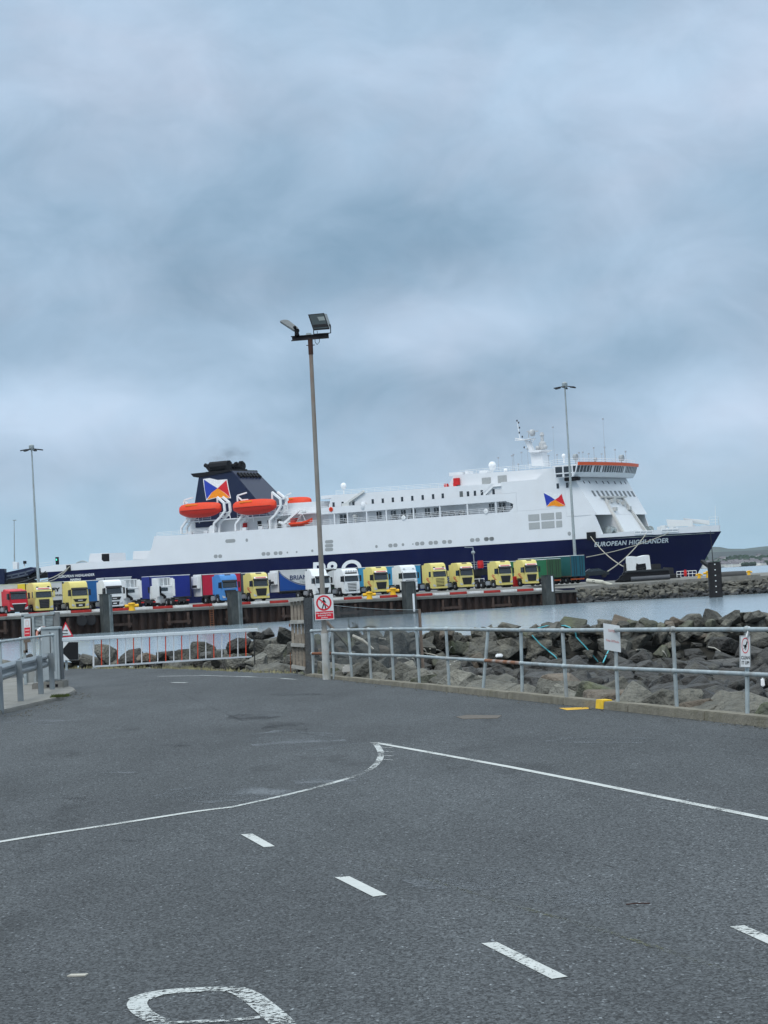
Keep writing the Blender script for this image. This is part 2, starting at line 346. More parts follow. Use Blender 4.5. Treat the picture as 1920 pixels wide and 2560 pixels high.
def gpoly(name, pts, m, z=0.004, k=DS):
    P = [gnd(u * k, v * k) for u, v in pts]
    o = MB().add([(p.x, p.y, z) for p in P], [tuple(range(len(P)))]).build(name, m); tag(o, kind='structure'); return o
def gline(name, pts, m, w, z=0.004, k=DS, sub=6):
    P = [gnd(u * k, v * k) for u, v in pts]
    Q = []                                         # smooth
    for i in range(len(P) - 1):
        p0 = P[max(i - 1, 0)]; p1 = P[i]; p2 = P[i + 1]; p3 = P[min(i + 2, len(P) - 1)]
        for j in range(sub):
            t = j / sub
            Q.append(0.5 * ((2 * p1) + (-p0 + p2) * t + (2 * p0 - 5 * p1 + 4 * p2 - p3) * t * t + (-p0 + 3 * p1 - 3 * p2 + p3) * t ** 3))
    Q.append(P[-1]); vs = []; fs = []
    for i, p in enumerate(Q):
        d = (Q[min(i + 1, len(Q) - 1)] - Q[max(i - 1, 0)]).normalized(); n_ = Vector((-d.y, d.x, 0)) * w / 2
        vs += [(p.x - n_.x, p.y - n_.y, z), (p.x + n_.x, p.y + n_.y, z)]
        if i: fs.append((2 * i - 2, 2 * i - 1, 2 * i + 1, 2 * i))
    o = MB().add(vs, fs).build(name, m); tag(o, kind='structure'); return o
gline('road_marking', [(806, 1604), (1100, 1657), (1400, 1717), (1700, 1778)], m_line, 0.085, sub=2)
gline('road_marking', [(808, 1604), (818, 1616), (823, 1632), (812, 1652), (780, 1672), (700, 1697), (600, 1722), (500, 1744)], m_worn, 0.075)
gline('road_marking', [(500, 1744), (420, 1754), (330, 1768), (200, 1788), (80, 1806), (-60, 1829)], m_line, 0.10, z=0.0042)
for q in ([(520, 1803), (546, 1802), (594, 1829), (570, 1831)], [(723, 1896), (755, 1894), (836, 1934), (806, 1938)],
          [(1040, 2039), (1073, 2036), (1226, 2111), (1192, 2116)], [(1577, 2003), (1608, 2000), (1700, 2040), (1672, 2046)]):
    gpoly('road_marking', q, m_line)
for k in range(5):
    y = 1606 + k * 9; gline('road_marking', [(822 + k * 1.5, y), (848 + k, y + 1)], m_worn, 0.03, z=0.005 + 0.0005 * k, sub=1)
# the big letter at the bottom edge
gline('road_marking', [(300, 2160), (345, 2146), (430, 2139), (505, 2138)], m_worn, 0.13, z=0.0045)
gline('road_marking', [(505, 2138), (535, 2150), (575, 2180), (610, 2212), (640, 2250)], m_worn, 0.12, z=0.005)
gline('road_marking', [(302, 2160), (296, 2172), (310, 2190), (345, 2210), (390, 2236)], m_worn, 0.10, z=0.0055)
gline('road_marking', [(335, 2214), (420, 2209), (500, 2206), (590, 2196)], m_worn, 0.06, z=0.006)
gline('road_marking', [(340, 1461), (430, 1460)], m_worn, 0.12, sub=1); gline('road_marking', [(372, 1474.5), (403, 1475)], m_line, 0.12, sub=1)
gline('road_marking', [(430, 1459), (560, 1463), (600, 1465), (640, 1468)], m_worn, 0.10)
gpoly('road_marking', [(1207, 1530), (1268, 1528), (1276, 1531.5), (1225, 1534.5)], m_yline)
# bitumen stains, worn patches
def blob(u, v, w, h, m, z):
    r_ = random.Random(int(u * 7 + v)); gpoly('road_patch', [(u + w * cos(2 * pi * k / 22) * r_.uniform(.7, 1.15), v + h * sin(2 * pi * k / 22) * r_.uniform(.7, 1.15)) for k in range(22)], m, z)
for i_, (u, v, w, h, m) in enumerate(((168, 1726, 30, 4, m_bit), (388, 2019, 62, 5, m_bit), (380, 2101, 30, 5, m_bit), (285, 1816, 32, 3, m_bit), (375, 1610, 40, 3, m_bit), (545, 1549, 60, 8, m_bit), (620, 1571, 60, 12, m_bit), (640, 1500, 60, 3, m_bit),
                          (585, 1541, 36, 7, m_bitl), (250, 1668, 60, 3, m_bitl), (640, 1600, 130, 24, m_bitl), (1240, 1940, 150, 18, m_bitl), (700, 1690, 70, 12, m_bitl), (480, 1715, 160, 20, m_bitl), (90, 1560, 90, 6, m_bitl), (1000, 1900, 160, 26, m_bitl), (1300, 1600, 130, 8, m_bitl))):
    blob(u, v, w, h, m, .0012 + .00012 * i_)
for cp__, w__ in (([(395, 1500), (520, 1555), (600, 1573), (700, 1592), (800, 1600)], .03), ([(0, 1645), (140, 1634), (300, 1612), (430, 1602)], .03), ([(760, 1556), (900, 1552), (985, 1549)], .03), ([(1080, 1552), (1300, 1566), (1659, 1600)], .025), ([(900, 1760), (1180, 1830), (1500, 1930)], .012)):
    gline('road_patch', cp__, m_bit, w__, z=.0034)
m_ml = paint_mat('moss_line', (0.10, 0.10, 0.045), 0.97, 0.60)
gline('road_patch', [(690, 1830), (860, 1880), (1070, 1945), (1300, 2010), (1520, 2080), (1659, 2120)], m_ml, 0.05, z=0.0037)
# yellow painted kerb end, iron cover, small litter
kp = MB(); a = gnd(1278 * DS, 1515 * DS, .12)
kt = (a - KA).dot(kd); a = KA + kd * (kt - 0.12); b = KA + kd * (kt + 0.18)
kp.hexa([a - kn * 0.176, a - kn * 0.02, b - kn * 0.02, b - kn * 0.176], [p + Vector((0, 0, 0.133)) for p in (a - kn * 0.156, a - kn * 0.02, b - kn * 0.02, b - kn * 0.156)])
tag(kp.build('kerb_paint', mat('yellow_kerb', (0.70, 0.45, 0.03), 0.7, var=0.15, vscale=10), bevel=0.004), kind='structure')
cv = [gnd(u * DS, v * DS) for u, v in ((985, 1549), (1008, 1545), (1084, 1546), (1075, 1552), (1000, 1553.5))]
m_iron = mat('iron_cover', (0.11, 0.095, 0.08), 0.8, var=0.25, vscale=15, bump=0.4)
mc = MB().add([(p.x, p.y, 0.006) for p in cv] + [(p.x, p.y, -0.05) for p in cv], [(0, 1, 2, 3, 4)] + [(i, i + 5, (i + 1) % 5 + 5, (i + 1) % 5) for i in range(5)]).build('drain_cover', m_iron)
tag(mc, 'flat rusty iron cover let into the tarmac near the kerb', 'cover')
# left footway island
isl = [gnd(u, v) for u, v in ((186, 1727), (190, 1733), (160, 1748), (90, 1765), (0, 1786), (-140, 1822), (-260, 1822), (-260, 1712), (60, 1700), (130, 1708))]
fw = MB().prism([(p.x, p.y) for p in isl], -0.05, 0.07, 'z').build('footway', m_conc, bevel=0.02); tag(fw, kind='structure')
# ------------------------------------------------------------------ shore bed under the rocks
def seg_d(p, a, b):
    ab = (b[0] - a[0], b[1] - a[1]); t = max(0, min(1, ((p[0] - a[0]) * ab[0] + (p[1] - a[1]) * ab[1]) / (ab[0] ** 2 + ab[1] ** 2)))
    return math.hypot(p[0] - a[0] - ab[0] * t, p[1] - a[1] - ab[1] * t)
RPL = [(p.x, p.y) for p in [KA, K1] + LE]
CR = [(-5, 74), (-1.5, 84), (2, 87), (45, 87)]
def inside_road(x, y):
    pts = [(p.x, p.y) for p in road_poly]; c = False; j = len(pts) - 1
    for i in range(len(pts)):
        if (pts[i][1] > y) != (pts[j][1] > y) and x < (pts[j][0] - pts[i][0]) * (y - pts[i][1]) / (pts[j][1] - pts[i][1]) + pts[i][0]: c = not c
        j = i
    return c
def bed(x, y):
    d = min(seg_d((x, y), RPL[i], RPL[i + 1]) for i in range(len(RPL) - 1))
    if inside_road(x, y): return -0.6
    h1 = -0.12 - 0.42 * d
    dm = min(seg_d((x, y), CR[i], CR[i + 1]) for i in range(len(CR) - 1))
    h2 = -0.36 - 0.50 * dm
    fl = -2.0 if (x < 11.5 and y < 84 and x > (-1.5 - (y - 52) * 0.12)) else -3.2
    if x >= 11.5 and x < 13 and y < 84: fl = -2.0 - 1.2 * (x - 11.5) / 1.5
    return max(h1, h2, fl)
NX, NY = 75, 90; vs = []; fs = []
for j in range(NY + 1):
    for i in range(NX + 1):
        x = -30 + 78 * i / NX; y = 5 + 90 * j / NY; vs.append((x, y, bed(x, y) - 0.25))
for j in range(NY):
    for i in range(NX):
        a = j * (NX + 1) + i; fs.append((a, a + 1, a + NX + 2, a + NX + 1))
sb = MB().add(vs, fs).build('shore_ground', mat('shore_bed', (0.035, 0.034, 0.03), 0.95, var=0.4, vscale=2), smooth=True); tag(sb, kind='structure')
# ------------------------------------------------------------------ rocks
def rock_mat():
    m = mat('armour_rock', (0.130, 0.127, 0.112), 0.88, var=0.42, vscale=3.2, bump=1.0, bscale=9, stain=(0.27, 0.25, 0.19), sscale=1.8, samt=0.5, objvar=0.38)
    return m
m_rock = rock_mat()
m_rockw = mat('wet_rock', (0.052, 0.050, 0.047), 0.6, var=0.35, vscale=2.6, bump=0.9, bscale=7, stain=(0.12, 0.115, 0.09), sscale=1.6, samt=0.5, objvar=0.30)
m_brown = mat('brown_rock', (0.15, 0.125, 0.10), 0.88, var=0.3, vscale=2.6, bump=0.9, bscale=7, stain=(0.16, 0.15, 0.12), sscale=1.6, samt=0.5, objvar=0.2)
m_alg = mat('weed_rock', (0.12, 0.122, 0.095), 0.9, var=0.34, vscale=2.6, bump=0.9, bscale=7, stain=(0.14, 0.155, 0.07), sscale=1.8, samt=0.6, objvar=0.2)
m_rockn = mat('pale_rock', (0.175, 0.169, 0.145), 0.88, var=0.30, vscale=2.6, bump=0.9, bscale=9, stain=(0.27, 0.25, 0.20), sscale=1.8, samt=0.55, objvar=0.28)
def rock_mesh(seed, m):
    rr = random.Random(seed); bm = bmesh.new()
    sx, sy, sz = rr.uniform(0.85, 1.25), rr.uniform(0.75, 1.05), rr.uniform(0.5, 0.8)
    for _ in range(rr.randint(15, 24)):
        v = Vector((rr.gauss(0, 1), rr.gauss(0, 1), rr.gauss(0, 1))).normalized()
        q = [max(-0.72, min(0.72, c * rr.uniform(0.95, 1.25))) for c in v]
        bm.verts.new((q[0] * sx, q[1] * sy, q[2] * sz))
    bmesh.ops.convex_hull(bm, input=bm.verts)
    for v in [v for v in bm.verts if not v.link_faces]: bm.verts.remove(v)
    bmesh.ops.dissolve_limit(bm, angle_limit=R(14), verts=bm.verts, edges=bm.edges)
    bmesh.ops.bevel(bm, geom=list(bm.edges), offset=0.035, segments=1, affect='EDGES', clamp_overlap=True)
    bmesh.ops.triangulate(bm, faces=bm.faces)
    from mathutils import noise as mn
    if m is m_rockn:
        bmesh.ops.subdivide_edges(bm, edges=list(bm.edges), cuts=2, use_grid_fill=True)
        for v in bm.verts:
            n_ = Vector(mn.noise_vector(v.co * 3.5 + Vector((seed, 3, 0)))) * .05 + Vector(mn.noise_vector(v.co * 9 + Vector((seed, 9, 0)))) * .022
            v.co += n_; v.co.z += .03 * sin(v.co.z * 22 + v.co.x * 4)
    for v in bm.verts:
        v.co += Vector(mn.noise_vector(v.co * 2.2 + Vector((seed, 0, 0)))) * 0.03
    me = bpy.data.meshes.new('boulder'); bm.to_mesh(me); bm.free(); me.materials.append(m); return me
RM = [rock_mesh(s, m_rock) for s in range(14)]; RW = [rock_mesh(s + 40, m_rockw) for s in range(8)]
RN = [rock_mesh(s + 120, m_rockn) for s in range(7)]
RB = [rock_mesh(s + 80, m_brown) for s in range(3)]; RA = [rock_mesh(s + 90, m_alg) for s in range(4)]
rocks = []   # (apparent size, me, loc, rot, scale, zone)
def put(x, y, s, z=None, sink=0.15, zone='b'):
    h = bed(x, y); z = h + s * (0.45 - sink) if z is None else z
    wet = z < -1.15 + random.uniform(-0.4, 0.3); me = random.choice(RW if wet else RM)
    if not wet and random.random() < 0.10: me = random.choice(RB)
    elif not wet and random.random() < 0.16: me = random.choice(RA)
    if zone == 'k' and me in RM: me = RN[RM.index(me) % 7]
    rot = (random.uniform(-0.5, 0.5), random.uniform(-0.5, 0.5), random.uniform(0, 6.28))
    rocks.append([s / y * (0.35 if zone == 'h' else 1), me, (x, y, z), rot, s, zone])
# near slope under the railing: large stone first row, smaller below
t = 0.0
while t < kl + 1.0:
    for row, (off, smin, smax) in enumerate(((0.65, 0.65, 1.05), (1.35, 0.7, 1.15), (2.0, 0.65, 1.1), (2.7, 0.6, 0.95), (3.3, 0.5, 0.9), (4.0, .5, .85), (4.8, 0.5, 0.8), (5.6, .45, .7), (6.4, 0.4, 0.7))):
        tt = t + random.uniform(-0.35, 0.35) + 0.5 * (row % 2); s = random.uniform(smin, smax)
        p = KA + kd * tt + kn * (off + random.uniform(-0.15, 0.2))
        if p.y > 26: put(p.x, p.y, s, zone='k' if row < 4 else 'v', sink=0.18 if row == 0 else 0.10)
    t += 0.74
# breakwater mound and the low ground before it
y = 56.0
while y < 92:
    x = -6.0
    while x < 24:
        xx = x + random.uniform(-0.4, 0.4); yy = y + random.uniform(-0.4, 0.4)
        d = min(seg_d((xx, yy), RPL[i], RPL[i + 1]) for i in range(len(RPL) - 1))
        if not inside_road(xx, yy) and d > 1.0 and bed(xx, yy) > -2.75 and abs(xx / yy) < 0.21 and (d > 6.8 or yy > 58):
            s = random.choice((0.38, 0.45, 0.55, 0.65, 0.8, 1.0)) * random.uniform(0.85, 1.15)
            zone = 'h' if yy > 88.2 else ('m' if yy > 78 else 'v')
            put(xx, yy, s, zone=zone, sink=0.05)
        x += 0.58
    y += 0.62
for _ in range(70):      # loose rubble on the crest
    xx = random.uniform(0, 18); put(xx, 86.4 + random.uniform(-1.2, 0.9), random.uniform(0.35, 0.7), z=-0.16 + random.uniform(-0.1, 0.15), zone='m')
# boulders placed one by one along the turning area, behind the barrier arm (u, v centre, height px)
for (u, v, hp, wp, kind) in ((262, 1640, 56, 60, 'n'), (195, 1652, 40, 46, 'w'), (225, 1650, 38, 40, 'n'), (325, 1644, 42, 56, 'w'), (372, 1647, 42, 54, 'b'), (415, 1645, 38, 40, 'w'), (462, 1644, 40, 66, 'n'),
                         (510, 1625, 44, 46, 'n'), (450, 1650, 34, 40, 'w'), (548, 1650, 38, 44, 'n'), (598, 1618, 44, 66, 'w'), (590, 1654, 40, 46, 'n'), (640, 1650, 40, 50, 'n'),
                         (650, 1612, 44, 50, 'n'), (688, 1627, 40, 50, 'n'), (715, 1592, 40, 50, 'n'), (705, 1662, 44, 60, 'n'), (745, 1655, 44, 50, 'n'), (765, 1635, 44, 50, 'w'), (735, 1622, 40, 44, 'n'), (670, 1582, 24, 40, 'w'), (640, 1592, 26, 40, 'w'),
                         (262, 1664, 20, 60, 'w'), (300, 1662, 26, 50, 'n'), (395, 1664, 22, 50, 'w'), (430, 1664, 22, 46, 'n'), (480, 1665, 20, 50, 'w'), (530, 1664, 22, 50, 'n'), (570, 1664, 22, 50, 'w'), (350, 1654, 30, 40, 'w'), (215, 1664, 24, 50, 'w'), (170, 1664, 26, 50, 'n'), (615, 1666, 26, 50, 'w'), (655, 1670, 26, 50, 'n'), (530, 1640, 34, 50, 'w'), (120, 1655, 34, 50, 'n'), (60, 1655, 34, 50, 'w'), (0, 1658, 36, 50, 'n'), (-60, 1660, 36, 50, 'n'), (285, 1662, 22, 30, 'w'), (345, 1664, 20, 30, 'w'), (500, 1660, 24, 40, 'w')):
    D = 62.0 + (600 - u) * 0.0105 + (0 if v > 1635 else 2.2) + (2 if v < 1600 else 0)
    p = at(u, v, D); s = (hp + wp) / 2 / F * D * 1.15
    me = random.choice(RM if kind == 'n' else (RW if kind == 'w' else RB))
    rocks.append([9, me, tuple(p), (random.uniform(-.4, .4), random.uniform(-.4, .4), random.uniform(0, 6.28)), s, 'l'])
rocks.sort(key=lambda r: -r[0] - (0.003 if r[5] == 'k' else 0) + (0.004 if r[5] == 'v' else 0))
ZL = {'k': (['big grey angular boulder just beyond the kerb under the pipe railing'], 'boulders under the railing'),
      'l': (['grey boulder along the edge of the turning area behind the barrier arm'], 'boulders behind the barrier arm'),
      'm': (['rough grey stone on the breakwater mound across the small inlet'], 'stones of the breakwater mound'),
      'v': (['dark low stone on the bank between the railing and the breakwater mound'], 'stones low on the bank')}
cnt = 0; rest = MB(); rest_m = [m_rock, m_rockw, m_brown, m_alg, m_rockn]
for i, (ap, me, loc, rot, s, zone) in enumerate(rocks):
    if cnt < 300 and zone != 'h':
        o = bpy.data.objects.new('boulder', me); COL.objects.link(o); o.location = loc; o.rotation_euler = rot; o.scale = (s * 0.72,) * 3
        uu = 960 + loc[0] / loc[1] * F
        tone = {'armour_rock': 'grey', 'pale_rock': 'pale grey', 'wet_rock': 'dark wet', 'brown_rock': 'brownish', 'weed_rock': 'mossy'}[me.materials[0].name]
        BAYS = ((760, 'beside the timber gate'), (900, 'between the lamp post and second railing post'), (1050, 'behind the wire mesh fence'), (1120, 'just right of the rusty mesh pole'), (1210, 'left of the leaning railing post'),
                (1305, 'behind the rusty rail length'), (1417, 'right of the rusty rail length'), (1545, 'left of the caution sign'), (1692, 'right of the caution sign'), (1868, 'left of the clean up sign'), (9999, 'right of the clean up sign'))
        bay = next(t_ for lim, t_ in BAYS if uu < lim)
        if zone == 'l': bay = next(t_ for lim, t_ in ((200, 'near the chevron board'), (320, 'behind the left pickets'), (450, 'behind the middle pickets'), (640, 'behind the right pickets'), (9999, 'between barrier arm end and timber gate')) if uu < lim)
        size = 'large' if s > {'k': .88, 'l': .55, 'm': .8, 'v': .72}[zone] else 'small'
        zn = {'k': 'near boulder below the kerb', 'l': 'boulder at the turning area edge', 'm': 'stone on the breakwater mound', 'v': 'stone low on the bank'}[zone]
        tag(o, '%s %s %s %s' % (size, tone, zn, bay), 'boulder', ZL[zone][1]); cnt += 1
    else:
        Mx = Matrix.Translation(loc) @ Matrix.Rotation(rot[2], 4, 'Z') @ Matrix.Rotation(rot[1], 4, 'Y') @ Matrix.Rotation(rot[0], 4, 'X') @ Matrix.Scale(s * 0.72, 4)
        rest.cur = rest_m.index(me.materials[0]); rest.add([Mx @ v.co for v in me.vertices], [tuple(p.vertices) for p in me.polygons])
o = rest.build('rock_armour', rest_m); tag(o, 'mass of smaller dark stones filling the bank and mound', 'rocks', kind='stuff')
print('rocks', len(rocks), 'individual', cnt)
gs_ = MB(); rp = random.Random(21)
for _ in range(420):
    if rp.random() < .6: p = KA + kd * rp.uniform(20, kl) - kn * (.18 + abs(rp.gauss(0, .12)))
    else:
        q_ = rp.choice(((186, 1734), (120, 1760), (40, 1778))); p = gnd(q_[0] + rp.uniform(-50, 40), q_[1] + rp.uniform(-2, 14))
    s_ = rp.uniform(.006, .018); me = RN[rp.randrange(7)]
    gs_.add([(p.x + v.co.x * s_, p.y + v.co.y * s_, .004 + s_ * .3 + v.co.z * s_) for v in me.vertices], [tuple(f.vertices) for f in me.polygons])
tag(gs_.build('gravel', m_rockn), 'loose grit and pebbles along the kerb foot and footway edge', 'gravel', kind='stuff')
# ------------------------------------------------------------------ grass verge along the turning area edge, weeds
gr = MB(); rg = random.Random(3)
def tuft(p, h, n, spread):
    for _ in range(n):
        a = rg.uniform(0, 6.28); r_ = rg.uniform(0, spread); b = Vector((p.x + r_ * cos(a), p.y + r_ * sin(a), p.z))
        hh = h * rg.uniform(0.4, 1); l = Vector((rg.uniform(-.5, .5) * hh, rg.uniform(-.5, .5) * hh, hh)); w = 0.008
        gr.add([b + Vector((-w, 0, 0)), b + Vector((w, 0, 0)), b + l], [(0, 1, 2)])
EP = LE[:5]
for i in range(len(EP) - 1):
    n_ = int((EP[i + 1] - EP[i]).length / 0.10)
    for k in range(n_):
        p = EP[i].lerp(EP[i + 1], k / n_); (tuft(p + Vector((rg.uniform(-.05, .05), rg.uniform(-0.35, 0.3), 0)), rg.choice((.04, .07, .12)), rg.choice((3, 6, 12)), 0.14) if sin(k * .13) + sin(k * .047) > -.7 else None)
tag(gr.build('grass', mat('dry_grass', (0.27, 0.25, 0.14), 0.9, var=0.35, vscale=1.5)), 'dry yellow green grass fringe along the edge of the tarmac', 'grass', kind='stuff')
gr = MB(); pw = gnd(148, 1742, 0.07)
for k in range(26): tuft(pw + Vector((rg.uniform(-.17, .17), rg.uniform(-.25, .25), 0)), 0.07, 16, 0.06)
tag(gr.build('weed_patch', mat('green_weed', (0.055, 0.075, 0.02), 0.9, var=0.3)), 'small green weed patch at the edge of the footway', 'weed', kind='stuff')
# ================================================================== the ferry
PHI = R(32); SL = 158.0; SB = 11.7
hd = Vector((cos(PHI), -sin(PHI), 0)); pn = Vector((sin(PHI), cos(PHI), 0))
_rs = ray(119, 1424); _rb = ray(1803, 1324)
_kx = SL * hd.x + SB * pn.x; _ky = SL * hd.y + SB * pn.y
_Ds = (_kx - _rb.x * _ky) / (_rb.x - _rs.x)
SO = Vector((_rs.x * _Ds + SB * pn.x, _Ds + SB * pn.y, WZ))
def S(u, v, y=-SB):                        # pixel -> ship frame (x forward, z above water) on the plane y
    r = ray(u, v); t = (y + SO.x * pn.x + SO.y * pn.y) / (r.x * pn.x + r.y * pn.y)
    P = Vector((r.x * t, r.y * t, CZ + r.z * t)) - SO
    return P.dot(hd), P.z
def S3(u, v, y=-SB): x, z = S(u, v, y); return Vector((x, y, z))
K = 480 / 1659.0
def c1(a, b): return a * K, 1340 + b * K
def c2(a, b): return 400 + a * K, 1120 + b * K
def c3(a, b): return 780 + a * K, 1120 + b * K
def c4(a, b): return 1200 + a * 660 / 1659, 1020 + b * 660 / 1659
def c8(a, b): return 1240 + a * 400 / 1659, 1040 + b * 400 / 1659
ferry = empty('ferry', SO, -PHI)
tag(ferry, 'large white and navy passenger ferry with dark blue funnel and orange bridge band', 'ferry')
def hbz(x, z):                             # half breadth
    k = max(0.0, min(1.0, z / 10.6)); xs = 153.0 - 2.0 * (1 - k) + 5.0 * k ** 1.15 + max(0, z - 10.6) * 0.3
    run = 56 - 28 * k; s = (xs - x) / run
    if s <= 0: return 0.02
    s = min(1, s); return max(0.02, SB * (1 - (1 - s) ** (1.75 + 0.45 * k)))
def surf(u, v, off=0.05):                  # pixel -> hull surface
    y = -SB
    for _ in range(12): x, z = S(u, v, y); y = -hbz(x, z)
    return Vector((x, y - off, z))
def loft(xs, zf0, zf1, nz, closed_top=True, hb=hbz):
    mb = MB(); cols = []
    for x in xs:
        z0, z1 = zf0(x), zf1(x); c = []
        for k in range(nz + 1):
            z = z0 + (z1 - z0) * k / nz; c.append((x, -hb(x, z), z))
        for k in range(nz, -1, -1):
            z = z0 + (z1 - z0) * k / nz; c.append((x, hb(x, z), z))
        cols.append(c)
    n = len(cols[0]); vs = [p for c in cols for p in c]; fs = []
    for i in range(len(cols) - 1):
        for k in range(n):
            fs.append((i * n + k, i * n + (k + 1) % n, (i + 1) * n + (k + 1) % n, (i + 1) * n + k))
    fs += [tuple(range(n)), tuple((len(cols) - 1) * n + k for k in range(n - 1, -1, -1))]
    return mb.add(vs, fs)
def lin(a, b, n): return [a + (b - a) * i / n for i in range(n + 1)]
# navy hull, stem raked: stations follow the stem
mb = MB(); ns = 46; nz = 12; vs = []; fs = []
for side in (-1, 1):
    o_ = len(vs)
    for i in range(ns + 1):
        for k in range(nz + 1):
            z = -2 + 12.6 * k / nz; kk = max(0.0, min(1.0, z / 10.6)); xs_ = 153.0 - 2.0 * (1 - kk) + 5.0 * kk ** 1.15
            s = (i / ns) ** 0.6; x = xs_ * s; vs.append((x, side * hbz(x, z), z))
    for i in range(ns):
        for k in range(nz):
            a = o_ + i * (nz + 1) + k; fs.append((a, a + 1, a + nz + 2, a + nz + 1))
nn = (ns + 1) * (nz + 1)
for i in range(ns):
    for k in (0, nz):
        a = i * (nz + 1) + k; fs.append((a, a + nz + 1, a + nz + 1 + nn, a + nn))
for k in range(nz): fs.append((k, k + 1, k + 1 + nn, k + nn))
mb.add(vs, fs).build('hull', m_navy, ferry, smooth=True)
# aft white bulwark and mooring deck houses
def pp(pts, fc, y=-SB): return [S(*fc(a, b), y) for a, b in pts]
mb = MB(); lo = 10.62
aft = pp([(350, 268), (480, 250), (600, 243), (760, 228), (1140, 208), (1262, 205)], c1)
mb.prism([(aft[0][0], lo)] + aft + [(aft[-1][0] + 4, lo)], -SB + 0.02, -SB + 0.4)
mb.prism([(aft[0][0], lo)] + aft + [(aft[-1][0] + 4, lo)], SB - 0.4, SB - 0.02)
mb.box(0.3, 32, -SB + 0.4, SB - 0.4, lo - 0.2, lo + 0.1)
mb.build('aft_bulwark', m_white, ferry)
bx = pp([(762, 228), (775, 152), (940, 148), (945, 226)], c1, -9)
o = MB().prism(bx, -9, -3).build('aft_deckhouse', m_white, ferry, bevel=0.1)
vb = pp([(880, 155), (940, 152), (942, 220), (900, 222), (880, 205)], c1, -9.05); MB().prism(vb, -9.1, -8.9).build('vent', m_black, o)
bx = pp([(1145, 206), (1150, 132), (1310, 126), (1310, 206)], c1, -9); MB().prism(bx, -9, 6).build('aft_deckhouse', m_white, ferry, bevel=0.08)
mb = MB()
for i in range(13):
    a = (660 + i * 9, 236 - (20 * sin(pi * i / 12))); b = (660 + (i + 1) * 9, 236 - (20 * sin(pi * (i + 1) / 12)))
    mb.tube(S3(*c1(*a), -8), S3(*c1(*b), -8), 0.15)
    mb.tube(S3(*c1(*a), -8), S3(*c1(a[0], 240), -8), 0.07)
mb.build('winch_frame', m_galv, ferry)
# navy signal with green lamp aft
o = MB().box(-.3, .3, -.25, .25, 0, 1.7).build('signal_lamp', m_black, ferry); o.location = S3(*c1(497, 262), -8) + Vector((0, 0, 0.4))
MB().box(-.15, .15, -.28, -.2, .9, 1.3).build('lens', mat('green_lens', (0.05, 0.5, 0.35), 0.3, emit=(0.1, 0.9, 0.6, 1.0)), o)
# main white side body (z 10.6 to deck A) with flat forward slope of the front
zA = 16.8
def ztop_main(x): return zA if x <= 130.5 else zA
xs = [31.5, 34.5] + lin(40, 120, 16) + lin(122, 131, 6)
mb = MB()
side = [S(364, 1399), S(379, 1369), S(386, 1340), (S(446, 1336)[0], zA), (131, zA), (131, 10.62)]
mb.prism([(S(353, 1411)[0], 10.62)] + side, -SB, SB)
mb.build('white_side', m_white, ferry)
# front block: face from (132.9, 22.6) down to (137.3, 15.1), split round the mooring openings below
FX = lambda z: 132.9 + (22.6 - z) * 0.592
def hf(x): return hbz(x, 10.6)
mb = MB()
def sec(z, x0, fx, yl=None):        # footprint following the hull breadth
    pts = [(x0, -hf(x0))]
    for x in lin(x0, fx, 6)[1:]: pts.append((x, -hf(x)))
    for x in reversed(lin(x0, fx, 6)[1:]): pts.append((x, hf(x)))
    pts.append((x0, hf(x0))); return [(p[0], p[1], z) for p in pts]
zs = [15.1, 17.0, 18.8, 20.6, 22.6]; rings = [sec(z, 131.02, FX(z)) for z in zs]
n = len(rings[0]); vs = [p for r_ in rings for p in r_]; fs = [tuple(range(n - 1, -1, -1)), tuple(range((len(zs) - 1) * n, len(zs) * n))]
for k in range(len(zs) - 1):
    for i in range(n): fs.append((k * n + i, k * n + (i + 1) % n, (k + 1) * n + (i + 1) % n, (k + 1) * n + i))
mb.add(vs, fs)
mb.build('front_block', m_white, ferry)
mb = MB()      # trough panel down the centre and side cheeks framing the mooring openings
tro = [(FX(15.1), -4.6), (FX(11.0), -4.9), (FX(11.0), 4.9), (FX(15.1), 4.6)]
mb.hexa([(130.8, -4.9, 10.7), (FX(10.8), -4.9, 10.7), (FX(10.8), 4.9, 10.7), (130.8, 4.9, 10.7)], [(130.8, -4.6, 15.08), (FX(15.1), -4.6, 15.08), (FX(15.1), 4.6, 15.08), (130.8, 4.6, 15.08)])
for sy in (-1, 1):
    h1 = hf(131); h2 = hf(136.6); h3 = hf(138.4)
    mb.hexa([(131, sy * h1, 10.62), (138.4, sy * h3, 10.62), (138.4, sy * (h3 - .35), 10.62), (131, sy * (h1 - .35), 10.62)],
            [(131, sy * h1, 15.08), (136.8, sy * h2, 15.08), (136.8, sy * (h2 - .35), 15.08), (131, sy * (h1 - .35), 15.08)])
mb.box(130.6, 131.0, -11, 11, 10.7, 15.05)
mb.build('mooring_recess', m_white, ferry)
mb = MB()
for sy in (-1, 1):
    for (x, y, w) in ((135.2, 7.6, 0.9), (137.4, 6.4, 0.7), (138.8, 8.3, 0.6)):
        mb.lathe((x, sy * y, 12.0), [(w * 1.2, -0.9), (w * 1.2, -0.75), (w * .6, -0.72), (w * .6, 0.72), (w * 1.2, 0.75), (w * 1.2, 0.9)], 14, 'Y'); mb.box(x - .6, x + .6, sy * y - 1, sy * y + 1, 10.7, 11.3)
mb.build('mooring_winch', m_galv, ferry)
